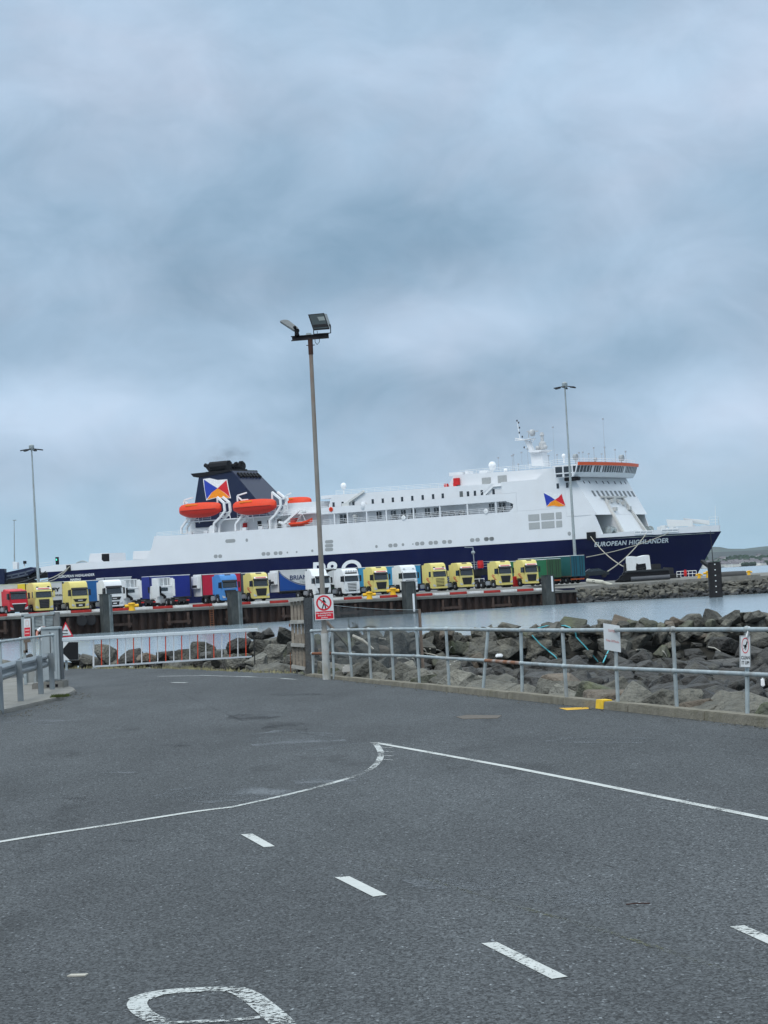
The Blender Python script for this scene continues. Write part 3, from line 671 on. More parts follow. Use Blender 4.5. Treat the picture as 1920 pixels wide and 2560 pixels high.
# raised strips either side of the trough, gantry bits on the front
mb = MB()
for y0, y1 in ((-5.6, -5.0), (5.0, 5.6)):
    mb.hexa([(FX(18.6) + .02, y0 * .75, 18.6), (FX(18.6) + .5, y0 * .75, 18.6), (FX(18.6) + .5, y1 * .75, 18.6), (FX(18.6) + .02, y1 * .75, 18.6)][::1],
            [(FX(11) + .02, y0, 11.0), (FX(11) + .5, y0, 11.0), (FX(11) + .5, y1, 11.0), (FX(11) + .02, y1, 11.0)])
mb.box(FX(18.7) - .1, FX(18.7) + 0.7, -5.2, 5.2, 18.5, 18.85)
for (y, z) in ((-3.6, 17.6), (-1.8, 17.9), (1.0, 17.8), (2.8, 17.4), (-2.6, 16.2), (3.9, 16.4), (-.5, 18.2)):
    mb.box(FX(z), FX(z) + .7, y - .45, y + .45, z - .35, z + .35)
mb.build('front_gantry', mat('front_fittings', (0.55, 0.54, 0.52), 0.5), ferry)
# forecastle bulwark, deck
mb = MB()
def bt(x): return 11.35 if x < 141 else (11.5 if x < 150.5 else 11.8)
xs = lin(137.8, 157.7, 24)
for sy in (-1, 1):
    for a, b in zip(xs, xs[1:]):
        za = bt(a); zb = bt(b) if abs(bt(b) - bt(a)) < 0.1 else bt(a)
        ha, hb2 = hbz(a, 10.6), hbz(b, 10.6)
        mb.hexa([(a, sy * ha, 10.62), (b, sy * hb2, 10.62), (b, sy * max(hb2 - .3, .01), 10.62), (a, sy * max(ha - .3, .01), 10.62)],
                [(a, sy * (ha + .12), za), (b, sy * (hb2 + .12), zb), (b, sy * max(hb2 - .2, .01), zb), (a, sy * max(ha - .2, .01), za)])
mb.build('bow_bulwark', m_white, ferry)
mb = MB(); pts = [(x, -hbz(x, 10.6) + .2) for x in xs[:-1]] + [(x, hbz(x, 10.6) - .2) for x in reversed(xs[:-1])]
mb.prism([(131, -11)] + pts + [(131, 11)], 10.3, 10.7, 'z'); mb.build('fore_deck', mat('deck_grey', (0.25, 0.3, 0.28), 0.7), ferry)
mb = MB()
for (a, b, cc, dd) in ((1165, 700, 1255, 752), (1150, 720, 1175, 752), (1275, 692, 1440, 700)):
    pass
mb.slab([S3(*c4(1170, 700), 4), S3(*c4(1330, 706), 4), S3(*c4(1340, 742), 4), S3(*c4(1180, 748), 4)], (0, .25, 0))
mb.slab([S3(*c4(1275, 692), 6), S3(*c4(1440, 706), 3), S3(*c4(1440, 735), 3), S3(*c4(1290, 720), 6)], (0, .25, 0))
for q in ((1135, 745), (1155, 738), (1210, 748), (1330, 735), (1410, 738)):
    p = S3(*c4(*q), -1); mb.box(p.x - .5, p.x + .5, -1.6, -.4, 10.7, p.z)
mb.build('windbreak', m_white, ferry, bevel=0.03)
def rail(parent, pts, h=1.0, name='railing', n=3, step=1.8, r=0.035, m=None):
    mb = MB()
    for a, b in zip(pts, pts[1:]):
        a = Vector(a); b = Vector(b); L_ = (b - a).length; k = max(1, int(L_ / step))
        for i in range(k + 1):
            p = a.lerp(b, i / k); mb.tube(p, p + Vector((0, 0, h)), r, n=4, caps=False)
        for j in range(1, n + 1):
            q = Vector((0, 0, h * j / n)); mb.tube(a + q, b + q, r, n=4, caps=False)
    return mb.build(name, m or m_wpaint, parent)
rail(ferry, [S3(*c4(1442, 735), -2), S3(*c4(1500, 733), -0.3), S3(*c4(1500, 733), 1.5)], 1.5)
mb = MB().tube(S3(*c4(1480, 735), 0), S3(*c4(1478, 615), 0), 0.07, 0.03).build('bow_staff', m_wpaint, ferry)
# bow fairlead box + white frames at bulwark
mb = MB(); p = surf(*c4(698, 806), 0.0); mb.box(p.x - .9, p.x + .9, p.y - .12, p.y + .4, p.z - .7, p.z + .8); mb.build('fairlead', m_black, ferry)
mb = MB()
for a, b in ((975, 1085), (1145, 1245)):
    for i in range(4):
        p0 = surf(*c4(a + (b - a) * i / 3, 790 - (a > 1100) * 14), 0.1); mb.beam(p0, p0 + Vector((0, 0, .75)), .18)
    p0 = surf(*c4(a, 774 - (a > 1100) * 12), .1); p1 = surf(*c4(b, 772 - (a > 1100) * 12), .1); mb.beam(p0, p1, .22)
    p0 = surf(*c4(a, 792 - (a > 1100) * 12), .1); p1 = surf(*c4(b, 788 - (a > 1100) * 12), .1); mb.beam(p0, p1, .18)
mb.build('roller_frame', m_wpaint, ferry)
# -------------------------------------------------- promenade level 16.8 to 19.0
mb = MB()
mb.box(74.5, 119.5, -9.4, 9.4, zA, 19.0)                         # inner wall
mb.prism([(74.2, 19.0), (121, 19.0), (121, 22.6), (76.6, 22.85), (75.6, 20.4), (74.2, 20.35)], -SB + 0.7, SB - 0.7)
mb.build('upper_house', m_white, ferry)
mb = MB()
mb.prism([(74.2, 19.0), (120.22, 19.0), (120.22, 20.46), (74.2, 20.35)], -SB, -SB + 0.25)
mb.prism([(74.2, 19.0), (120, 19.0), (120, 20.45), (74.2, 20.35)], SB - .25, SB)
mb.box(74.2, 120, -SB + .02, SB - .02, 18.95, 19.15)
mb.prism([(117.6, 19.02), (119.2, 19.02), (120.22, 18.98), (120.22, zA + .02), (118.4, zA), (119.3, 17.5), (119.45, 18.3)], -SB + .0, -SB + .4)
mb.build('bulwark', m_white, ferry)
mb = MB()
for cx in (190, 303, 470, 640, 875, 1105, 1343, 1590): x = S(*c3(cx, 570))[0]; mb.box(x - .14, x + .14, -SB + .05, -SB + .3, zA, 19.0)
x = S(*c4(100, 620))[0]; mb.box(x - .14, x + .14, -SB + .05, -SB + .3, zA, 19.0)
mb.build('deck_column', m_white, ferry)
for a, b, f_ in ((240, 300, c3), (558, 600, c3), (683, 724, c3), (771, 810, c3), (858, 897, c3), (978, 1020, c3), (1056, 1097, c3), (1533, 1577, c3), (1620, 1662, c3), (122, 157, c4), (190, 222, c4), (60, 90, c4)):
    if f_ is c4 and a == 60: continue
    x0 = S(*f_(a, 560), -9.4)[0]; x1 = S(*f_(b, 560), -9.4)[0]
    o = MB().box(x0, x1, -9.47, -9.38, zA + (0.1 if b - a > 50 else .55), 18.75).build('deck_window', m_glass, ferry)
    MB().box((x0 + x1) / 2 - .05, (x0 + x1) / 2 + .05, -9.52, -9.46, zA + .55, 18.75).build('mullion', m_wpaint, o)
mb = MB()
for a, b in ((680, 742), (825, 912), (1015, 1095), (1115, 1250), (1262, 1335), (1600, 1659)):
    x0 = S(*c3(a, 600), -11)[0]; x1 = S(*c3(b, 600), -11)[0]; nb = max(1, int((x1 - x0) / 1.6))
    for i in range(nb):
        xx = x0 + (x1 - x0) * i / nb; mb.box(xx, xx + 1.3, -11.1, -10.5, zA + .35, zA + .45); mb.box(xx, xx + 1.3, -10.6, -10.5, zA + .45, zA + .95); mb.box(xx + .1, xx + .2, -11, -10.6, zA, zA + .35); mb.box(xx + 1.1, xx + 1.2, -11, -10.6, zA, zA + .35)
mb.build('deck_bench', mat('bench_grey', (0.16, 0.17, 0.18), 0.6), ferry)
rail(ferry, [(74.5, -SB + .15, zA), (119, -SB + .15, zA)], 1.0)
rail(ferry, [(S(446, 1336)[0] - 6, -SB + .15, zA - .02), (45, -SB + .15, zA)], 0.9)
rail(ferry, [(58, -SB + .15, zA), (74, -SB + .15, zA)], 1.0)
for q, f_ in (((163, 530), c3), ((790, 602), c3), ((1502, 548), c3)):
    p = S3(*f_(*q), -SB - .12); MB().lathe(p, [(.42, -.06), (.5, 0), (.42, .06), (.26, .06), (.26, -.06)], 14, 'Y').build('lifebuoy', m_orange if q[0] == 163 else m_wpaint, ferry)
# upper house small windows
for cx, cy in ((187, 490), (265, 485), (358, 476), (525, 463), (612, 457), (699, 449), (779, 443), (867, 435), (957, 428), (1047, 420), (1130, 414), (1348, 396), (1408, 391), (1468, 385), (1569, 377)):
    p = S3(*c3(cx, cy), -SB + .7); o = MB().box(p.x - .27, p.x + .27, p.y - .06, p.y + .05, p.z - .5, p.z + .5).build('small_window', m_glass, ferry, bevel=0.03)
for cx, cy in ((85, 526), (170, 518), (262, 510), (489, 490), (548, 485)):
    y0 = -SB + .0 if cx > 400 else -SB + .7
    p = S3(*c4(cx, cy), y0); MB().box(p.x - .27, p.x + .27, p.y - .06, p.y + .05, p.z - .5, p.z + .5).build('small_window', m_glass, ferry, bevel=0.03)
# top deckhouse 22.6 to 24.9 between x 105 and 130, front tower under the bridge
mb = MB()
td = [S(*c3(1165, 350), -9.5), S(*c3(1180, 320), -9.5), S(*c3(1225, 232), -9.5), S(*c3(1659, 205), -9.5), S(*c4(440, 380), -9.5), (130.9, 24.9), (130.9, 22.5), (105, 22.5)]
mb.prism(td, -9.5, 9.5)
mb.prism([(120.25, 16.82), (131.0, 16.82), (131.0, 24.6), (127.5, 24.6), (126.5, 23.9), (124.8, 22.75), (117, 22.75), (117, 20.48), (120.25, 20.48)], -SB, SB)
mb.build('top_house', m_white, ferry)
for q, w, h in (((1248, 290), .65, .7), ((1236, 325), .35, .6), ((1375, 415), .5, .6), ((1158, 334), .4, .6)):
    p = S3(*c3(*q), -10); MB().box(p.x - w, p.x + w, -10.2, -9.6, p.z - h, p.z + h).build('fire_locker', m_red, ferry, bevel=.06)
mb = MB()
for q, w, h, d in (((1275, 225), 1.6, .35, 3), ((1410, 235), 1.2, .3, 3), ((1500, 212), .9, .4, 2), ((1320, 325), .9, .8, .8), ((1440, 260), .5, .9, .5), ((1360, 240), .4, 1.0, 2)):
    p = S3(*c3(*q), -7); mb.box(p.x - w, p.x + w, -9 if d < 1 else -7 - d / 2, -7 + d / 2, p.z - h, p.z + h)
for q, w, h in (((215, 540 - 100), .6, 1.0),):
    p = S3(*c3(200, 420), -6); mb.box(p.x - 2.2, p.x + 2.2, -8, -4, p.z - .4, p.z + .3)
mb.build('roof_equipment', m_white, ferry, bevel=.04)
for q in ((1508, 288), (1645, 270)):
    p = S3(*c3(*q), -9.5); o = MB().box(p.x - 1, p.x + 1, -9.6, -9.45, p.z - .75, p.z + .75).build('louvre_vent', mat('grey_louvre', (.33, .34, .34), .6), ferry)
# stairs
a = S3(*c3(1450, 445), -SB + .4); b = S3(*c3(1560, 335), -SB + .4); mb = MB(); mb.beam(a, b, .12, .3)
a2 = a + Vector((0, .9, 0)); b2 = b + Vector((0, .9, 0)); mb.beam(a2, b2, .12, .3)
for i in range(10): p = a.lerp(b, (i + .5) / 10); mb.box(p.x - .12, p.x + .12, p.y, p.y + .9, p.z, p.z + .05)
mb.beam(a + Vector((0, 0, 1)), b + Vector((0, 0, 1)), .06); p = b; mb.box(p.x, p.x + 2.6, p.y - .1, p.y + 1, p.z, p.z + .1)
mb.build('stairway', m_wpaint, ferry)
rail(ferry, [(77.5, -SB + .9, 22.8), (104, -SB + .9, 22.6)], .9)
rail(ferry, [(106.5, -9.4, 24.9), (127, -9.4, 24.9)], .9)
# alcove with red kit on the upper deck
p0 = S3(*c3(1275, 375), -SB + .66); p1 = S3(*c3(1306, 455), -SB + .66); MB().box(p0.x, p1.x, p0.y - .04, p0.y + .1, p1.z, p0.z).build('deck_door', mat('door_grey', (.12, .13, .13), .5), ferry)
# -------------------------------------------------- bridge
bz0, bz1 = 22.65, 25.1
def bf(y): return 134.3 + 1.5 * (1 - (y / 13.0) ** 2)
ys = lin(-13.2, 13.2, 24)
mb = MB()
def bring(z, out, back=129.8): return [(back, -13.2, z)] + [(bf(y) + out, y, z) for y in ys] + [(back, 13.2, z)]
r0, r1 = bring(bz0, -.6), bring(23.5, 0)
n = len(r0); fs = [tuple(range(n - 1, -1, -1)), tuple(range(n, 2 * n))] + [(i, (i + 1) % n, (i + 1) % n + n, i + n) for i in range(n)]
mb.add(r0 + r1, fs); mb.build('bridge', m_white, ferry)
mb = MB(); r0, r1 = bring(23.48, -.02, 129.9), bring(24.75, .38, 129.9); mb.add([(p[0], p[1] * .995, p[2]) for p in r0 + r1], fs); mb.build('bridge_windows', m_glass, ferry)
mb = MB()
for i, y in enumerate(lin(-13.15, 13.15, 26)):
    w = .42 if i in (5, 8, 18) else .065
    mb.hexa([(bf(y) - .1, y - w, 23.5), (bf(y) + .06, y - w, 23.5), (bf(y) + .06, y + w, 23.5), (bf(y) - .1, y + w, 23.5)], [(bf(y) + .2, y - w, 24.76), (bf(y) + .46, y - w, 24.76), (bf(y) + .46, y + w, 24.76), (bf(y) + .2, y + w, 24.76)])
for x in (129.8, 131.6, 133.6):
    mb.box(x - .13, x + .13, -13.27, -13.1, 22.7, 24.8)
mb.box(129.7, 134.0, -13.28, -13.1, 23.35, 23.55)
mb.build('window_frame', m_white, ferry)
for x0, x1 in ((130.05, 131.4), (131.85, 133.4)):
    MB().box(x0, x1, -13.24, -13.15, 22.75, 23.33).build('wing_window', m_glass, ferry)
mb = MB(); r0, r1 = bring(24.75, .5, 129.2), bring(25.05, .6, 129.2); mb.add(r0 + r1, fs)
mb.build('bridge_roof', m_white, ferry)
mb = MB()
for a, b in zip(ys, ys[1:]):
    mb.hexa([(bf(a) + .58, a, 24.8), (bf(a) + .78, a, 24.8), (bf(b) + .78, b, 24.8), (bf(b) + .58, b, 24.8)], [(bf(a) + .58, a, 25.42), (bf(a) + .86, a, 25.42), (bf(b) + .86, b, 25.42), (bf(b) + .58, b, 25.42)])
mb.build('orange_band', mat('band_orange', (0.70, 0.10, 0.03), 0.45, var=.05), ferry)
MB().box(131.6, 134.6, -13, -11.8, 21.9, 22.62).build('wing_support', m_black, ferry, bevel=.1)
rail(ferry, [(129.4, -13, 25.05), (bf(13) + .2, -13, 25.05), (bf(8), -8, 25.05), (bf(0), 0, 25.05), (bf(8), 8, 25.05), (bf(13), 13, 25.05)], 1.1)
rail(ferry, [(129.4, -13, 25.05), (122, -9, 24.95)], 1.0)
def dish(name, p, r, post, m=m_wpaint):
    o = MB().tube((0, 0, -post), (0, 0, -.9 * r), .12).lathe((0, 0, -r), [(.35 * r, -.25 * r), (.8 * r, .1 * r), (.8 * r, .25 * r)], 12).sphere((0, 0, 0), r).build(name, m, ferry, smooth=True); o.location = p; return o
dish('radar_dome', S3(*c3(1558, 150), -3), .8, 1.9); dish('radar_dome', S3(*c3(272, 325), -4), .62, 2.2)
dish('radar_dome', S3(*c4(525, 300), -4), .4, 1.4); dish('radar_dome', S3(*c8(100, 562), -6), .4, .9)
def lampbox(p, w, h, ph, nm='searchlight'):
    o = MB().tube((0, 0, -ph), (0, 0, -h * .4), .09).lathe((0, 0, 0), [(w * .4, -w * .8), (w, -w * .5), (w, w * .6), (w * .8, w * .7)], 12, 'X').build(nm, mat('lamp_grey', (.28, .3, .31), .4), ferry); o.location = p
lampbox(S3(*c8(823, 425), -9), .6, .8, 2.0); lampbox(S3(*c8(1030, 450), 0), .4, .6, 1.5); lampbox(S3(*c8(1300, 435), 10), .65, .8, 2.0)
for q, y, h, r_ in (((1022, 490), 0, 3.2, .08), ((1134, 490), 4, 9.0, .05), ((1134, 490), 4, 3.3, .16), ((1240, 492), 8, 2.9, .07), ((905, 490), -6, 2.3, .05), ((965, 490), -4, 2.0, .08), ((865, 490), -8, 2.2, .05), ((1350, 495), 12, 2.6, .07), ((550, 520), -8, 2.2, .09), ((637, 500), -6, 2.0, .08), ((610, 500), -2, 7.5, .035), ((190, 570), -6, 3.4, .06), ((175, 570), -5, 3.2, .05), ((235, 570), -6, 1.5, .07), ((335, 515), -4, 3.5, .05), ((270, 500), -3, 2.5, .03), ((30, 560), -5, 2.6, .05), ((1100, 490), 3, 2.0, .06)):
    p = S3(*c8(*q), y); o = MB().tube((0, 0, 0), (0, 0, h), r_, r_ * .5, 6).box(-.14, .14, -.14, .14, h - .3, h).build('antenna', mat('antenna_grey', (.35, .37, .4), .5), ferry); o.location = p
# mast
mb = MB()
bs = [S3(*c8(q, w), 0) for q, w in ((405, 520), (530, 520), (497, 375), (385, 375))]
mb.slab([b + Vector((0, -1.3, 0)) for b in bs], (0, 2.6, 0))
bs = [S3(*c8(q, w), 0) for q, w in ((372, 388), (405, 388), (352, 262), (305, 255))]; mb.slab([b + Vector((0, -.5, 0)) for b in bs], (0, 1.0, 0))
pl = [S3(*c8(q, w), 0) for q, w in ((385, 362), (400, 380), (490, 378), (535, 350))]; mb.slab([b + Vector((0, -2.2, 0)) for b in pl], (0, 4.4, 0))
a = S3(*c8(300, 246), 0); mb.beam(a, S3(*c8(195, 232), -1), .3, .22); mb.beam(a, S3(*c8(407, 232), 1), .3, .22); mb.tube(S3(*c8(395, 240), 0), S3(*c8(358, 300), 0), .08); mb.tube(S3(*c8(370, 240), 0), S3(*c8(345, 290), 0), .08)
mb.box(a.x - 1.6, a.x + 1.8, -1.4, 1.4, a.z - .08, a.z + .06)
mb.build('mast', m_white, ferry)
mb = MB(); mb.tube(S3(*c8(248, 235), 0), S3(*c8(216, 42), 0), .09, .05, 6)
mb.tube(S3(*c8(290, 328), 0), S3(*c8(345, 333), 0), .05)
mb.build('signal_mast', m_wpaint, ferry)
for q in ((215, 48), (232, 68), (241, 120), (239, 172), (270, 215), (290, 325)): p = S3(*c8(*q), -.1); MB().lathe((p.x, 0, p.z), [(.1, -.2), (.15, -.12), (.15, .12), (.08, .2)], 8).build('mast_lamp', mat('mast_dark', (.06, .06, .07), .5), ferry)
mb = MB()
for (q0, q1, zc) in (((320, 163), (437, 156), 0), ((488, 262), (505, 335), 1)):
    a, b = S3(*c8(*q0), 0), S3(*c8(*q1), 0)
    if zc == 0: mb.beam(a, b, .25, .2); mb.tube(S3(*c8(338, 150), 0), S3(*c8(338, 225), 0), .07); mb.lathe(S3(*c8(377, 175), 0), [(.25, -.7), (.7, -.3), (.7, .3), (.3, .5)], 10, 'X')
    else: mb.lathe(S3(*c8(485, 345), 0), [(.9, 0), (.7, 1.3), (.35, 1.6), (.3, 2.6), (.5, 2.8), (.3, 3.4)], 10)
for q in ((430, 332), (512, 322)): p = S3(*c8(*q), -1.4); mb.sphere(p, .45)
mb.build('radar_scanner', mat('radar_grey', (.42, .43, .44), .5), ferry, smooth=True)
# deck crane and round objects amidships
mb = MB(); a = S3(*c3(290, 485), -SB + .4); b = S3(*c3(450, 372), -SB + .4); mb.beam(a, b, .38, .45); mb.tube(b, S3(*c3(335, 478), -SB + .4), .05); mb.box(a.x - .8, a.x + .9, -11.5, -10.3, 20.3, a.z + .2)
mb.build('deck_crane', mat('crane_white', (.6, .6, .58), .5), ferry, bevel=.04)
mb = MB(); p = S3(*c3(445, 495), -SB + .3)
mb.lathe(p, [(.3, -1.0), (.55, -.7), (.6, 0), (.55, .4), (.35, .7)], 12); mb.build('vent_cowl', m_white, ferry, smooth=True)
p = S3(*c3(375, 610), -10.8); MB().lathe((p.x, -10.8, zA), [(.2, 0), (.2, .8), (.5, 1.0), (.6, 1.4), (.4, 1.8)], 12).build('deck_drum', mat('drum_grey', (.45, .45, .44), .5), ferry, smooth=True)
# -------------------------------------------------- boat deck aft
mb = MB()
mb.box(37.6, 75.0, -8.2, 8.2, zA, 19.4)
mb.box(38.0, 75.5, -10.6, 10.6, 19.4, 19.6)
bx = pp([(1065, 500 + 40), (1070, 470 + 10), (1390, 460), (1390, 560), (1065, 570)], c2, -9); mb.prism(bx, -9, 9)
mb.build('boat_deck_house', m_white, ferry)
rail(ferry, [(52, -10.5, 19.6), (75.0, -10.5, 19.6)], 1.0); rail(ferry, [(40.6, -10.5, 19.6), (45, -10.5, 19.6)], 1.0)
for a, b in ((845, 878), (930, 945), (1018, 1052)):
    x0, x1 = S(*c2(a, 660), -8.2)[0], S(*c2(b, 660), -8.2)[0]; MB().box(x0, x1, -8.28, -8.1, zA + .2, 18.7).build('deck_door', m_black, ferry)
p = S3(*c2(730, 676), -8.5); MB().box(p.x - .5, p.x + .5, -8.7, -8.2, p.z - .7, p.z + .7).build('fire_locker', m_red, ferry, bevel=.05)
p0 = S3(*c2(305, 600), -8.3); p1 = S3(*c2(480, 625), -8.3); MB().box(p0.x, p1.x, -8.4, -8.1, 18.2, 19.38).build('shade_screen', mat('screen_navy', (.02, .03, .08), .5), ferry)
mb = MB()
for a in (262, 400, 445, 735, 875, 1085): p = S3(*c2(a, 730), -11); mb.box(p.x - .5, p.x + .5, -11.3, -10.6, zA, zA + .65)
for a in (450,): p = S3(*c2(a, 720), -11); mb.lathe((p.x, -10.6, zA + .8), [(.8, -.5), (.8, .5)], 12, 'Y')
mb.build('deck_locker', m_white, ferry)
# davits
def davit(path, w=.42, y=-11.0):
    mb = MB(); P = [S3(*c2(*q), y) for q in path]
    for off in (0, 1.1):
        for a, b in zip(P, P[1:]): mb.beam(a + Vector((off * .6, off, 0)), b + Vector((off * .6, off, 0)), w, w)
    for q in P[::2]: mb.beam(q, q + Vector((.66, 1.1, 0)), .2)
    return mb.build('davit', m_wpaint, ferry)
davit([(185, 742), (185, 690), (240, 612), (262, 600)]); davit([(465, 735), (468, 650), (520, 600), (560, 545), (552, 475), (495, 425)])
davit([(655, 715), (655, 655), (705, 590)]); davit([(952, 705), (952, 620), (1000, 575), (1045, 500), (1040, 440), (968, 382)])
davit([(1030, 640), (1075, 650), (1200, 540)], .5, -10.5)
mb = MB()
for hi_, (a, b) in enumerate((((205, 455), (240, 480)), ((210, 450), (285, 428)), ((668, 415), (705, 450)), ((670, 410), (748, 386)), ((668, 412), (672, 470)), ((705, 450), (760, 445)), ((968, 382), (972, 470)), ((495, 425), (498, 500)), ((1065, 440), (1100, 405)), ((1100, 405), (1132, 390)), ((1100, 405), (1105, 455)), ((205, 455), (210, 500)))):
    mb.beam(S3(*c2(*a), -10.5), S3(*c2(*b), -10.5), .28)
    if hi_ in (3, 6, 7, 12): mb.build('davit_head', m_wpaint, ferry); mb = MB()
mb.build('davit_head', m_wpaint, ferry)
for x0, x1, y0, y1 in ((520, 600, 560, 620), (1000, 1100, 500, 600), (940, 1000, 590, 690), (230, 330, 600, 650), (700, 800, 580, 640)):
    mb = MB()
    for k in range(4):
        xx = x0 + (x1 - x0) * k / 3; mb.tube(S3(*c2(xx, y0), -10.2), S3(*c2(xx + (10 if k % 2 else -10), y1), -10.2), .09, n=4)
    mb.tube(S3(*c2(x0, y0), -10.2), S3(*c2(x1, y0 - 6), -10.2), .09, n=4); mb.tube(S3(*c2(x0, (y0 + y1) / 2), -10.2), S3(*c2(x1, (y0 + y1) / 2 - 6), -10.2), .09, n=4)
    mb.build('davit_frame', m_wpaint, ferry)
# -------------------------------------------------- funnel
fA, fB, fC, fD = (S(*c2(a, b), -5.2) for a, b in ((282, 560), (325, 252), (606, 194), (935, 545)))
m_fun = mat('funnel_navy', (0.005, 0.011, 0.040), 0.4, var=.1, vscale=.4, spec=.3)
mb = MB(); mb.hexa([(fA[0], -6, 19.0), (fD[0] + 1.5, -5.8, 19.0), (fD[0] + 1.5, 5.8, 19.0), (fA[0], 6, 19.0)], [(fB[0], -4.9, fB[1]), (fC[0], -4.7, fC[1]), (fC[0], 4.7, fC[1]), (fB[0], 4.9, fB[1])])
fun = mb.build('funnel', m_fun, ferry, bevel=.12)
cp = [S(*c2(a, b), -5) for a, b in ((266, 222), (606, 188), (612, 200), (330, 256), (290, 250))]; MB().prism(cp, -5.1, 5.1).build('funnel_cap', m_black, fun)
mb = MB()
for i in range(7):
    y = -3.6 + i * 1.2; x = fC[0] + .9; z = fC[1] - .75; mb.hexa([(x - .25, y - .22, z - 0.1), (x + .75, y - .22, z - 1.05), (x + .75, y + .22, z - 1.05), (x - .25, y + .22, z - .1)], [(x + .0, y - .22, z + .35), (x + 1.05, y - .22, z - .55), (x + 1.05, y + .22, z - .55), (x + .0, y + .22, z + .35)])
mb.build('louvre_vent', m_black, fun)
mb = MB()
for (a, b, r_, y) in (((440, 165), (600, 150), 1.15, 0), ((395, 150), (435, 200), .35, -1), ((388, 148), (420, 160), .45, -1), ((650, 160), (722, 155), .9, 1), ((560, 148), (655, 150), .4, 0), ((505, 122), (515, 150), .45, 0), ((582, 122), (592, 150), .4, 0), ((655, 122), (660, 150), .35, 0)):
    mb.tube(S3(*c2(*a), y), S3(*c2(*b), y), r_)
for (a, r_, y) in (((600, 165), 1.2, 0), ((700, 165), .95, 1), ((460, 170), 1.0, 0)):
    p = S3(*c2(*a), y); mb.tube((p.x, y, fC[1] - .3), (p.x, y, p.z + .5), r_ * .8)
mb.box(S(*c2(430, 190), 0)[0], S(*c2(720, 185), 0)[0], -1.5, 1.5, fC[1] - .6, fC[1] + .4)
p = S3(*c2(700, 125), 0); mb.box(p.x - .4, p.x + .5, -.2, .2, p.z - .4, p.z + .3)
mb.build('exhaust_pipe', m_black, fun)
def emblem(parent, tri, yfn, off, name):
    cols = {'w': mat('flag_white', (.72, .73, .74), .4), 'b': mat('flag_blue', (.02, .045, .35), .4), 'r': mat('flag_red', (.55, .015, .025), .4), 'o': mat('flag_gold', (.80, .26, .01), .4)}
    for key, pts in tri:
        vs = [yfn(p, off + (0.0 if key != 'e' else -.02)) for p in pts]
        MB().slab(vs, (0, -.03, 0)).build(name, cols['w'] if key == 'e' else cols[key], parent)
c_ = (500, 348)
fl2 = [('e', [(374, 268), (430, 260), (500, 277), (582, 270), (596, 350), (616, 434), (550, 436), (490, 430), (402, 453), (384, 350)]), ('w', [(384, 272), (430, 265), (500, 282), (572, 277), (536, 312), c_, (440, 310)]), ('r', [(576, 277), (590, 350), (608, 428), (560, 385), c_, (538, 313)]),
       ('o', [(606, 431), (550, 431), (490, 425), (410, 446), (450, 385), c_, (560, 388)]), ('b', [(381, 272), (438, 310), c_, (448, 385), (405, 443), (388, 350)])]
def yfun(p, off):
    y = -5.3
    for _ in range(6):
        x, z = S(*c2(*p), y); k = (z - 19) / (fB[1] - 19); y = -(6 + (4.8 - 6) * k)
    return Vector((x, y - off, z))
emblem(fun, fl2, yfun, .08, 'emblem')
c_ = (612, 868)
fl8 = [('e', [(490, 794), (560, 791), (620, 808), (683, 803), (695, 850), (726, 931), (655, 944), (595, 934), (523, 946), (505, 860)]), ('w', [(498, 797), (560, 795), (620, 812), (678, 807), (645, 845), c_, (560, 830)]), ('r', [(681, 808), (692, 850), (720, 928), (665, 900), c_, (647, 845)]), ('o', [(718, 931), (655, 940), (595, 930), (528, 940), (565, 895), c_, (665, 903)]), ('b', [(495, 799), (558, 831), c_, (563, 893), (526, 936), (508, 860)])]
emblem(ferry, fl8, lambda p, off: S3(*c8(*p), -SB - off), .06, 'emblem')
# -------------------------------------------------- ports in the hull side
m_port = mat('port_plate', (0.30, 0.31, 0.31), 0.6, var=.1, vscale=8)
def pill(f_, cx, cy, w, h, name='porthole'):
    p = surf(*f_(cx, cy), 0.0); hb = hbz(p.x, p.z); w2, h2 = w / 2, h / 2; r_ = min(w2, h2) * .95; n_ = 5
    def oval(e):
        pts = []
        for (sx, sz, a0) in ((1, 1, 0), (-1, 1, 90), (-1, -1, 180), (1, -1, 270)):
            for i in range(n_ + 1):
                a = R(a0 + 90 * i / n_); pts.append((p.x + sx * (w2 - r_) + (r_ + e) * cos(a), p.z + sz * (h2 - r_) + (r_ + e) * sin(a)))
        return pts
    o = MB().prism(oval(.0), -hb - .03, -hb + .1).build(name, m_port, ferry); return o
pill(c2, 608, 803, 2.6, .75); pill(c2, 750, 796, .6, .7)
for cx, cy in ((482, 936), (520, 935), (895, 915), (935, 914), (1000, 909), (1041, 907)): pill(c2, cx, cy, 1.0, .75)
for cx, cy, r_ in ((1101, 903, .4), (1181, 898, .4), (1316, 888, .55)): pill(c2, cx, cy, r_, r_)
for cy in (810, 844, 877): pill(c3, 148, cy, 2.0, .7)
for cx, cy in ((678, 843), (721, 840), (909, 827), (953, 824), (1026, 820), (1070, 817), (1143, 812), (1191, 810), (1385, 796), (1431, 793), (1508, 788), (1553, 785)): pill(c3, cx, cy, 1.0, .75)
for cx, cy, r_ in ((557, 851, .6), (786, 835, .6), (872, 830, .3)): pill(c3, cx, cy, r_, r_)
pill(c4, 40, 823, 1.1, .75); pill(c4, 73, 822, 1.1, .75); pill(c4, 561, 789, .65, .75)
m_pane = mat('side_pane', (0.36, 0.37, 0.37), .5, var=.06)
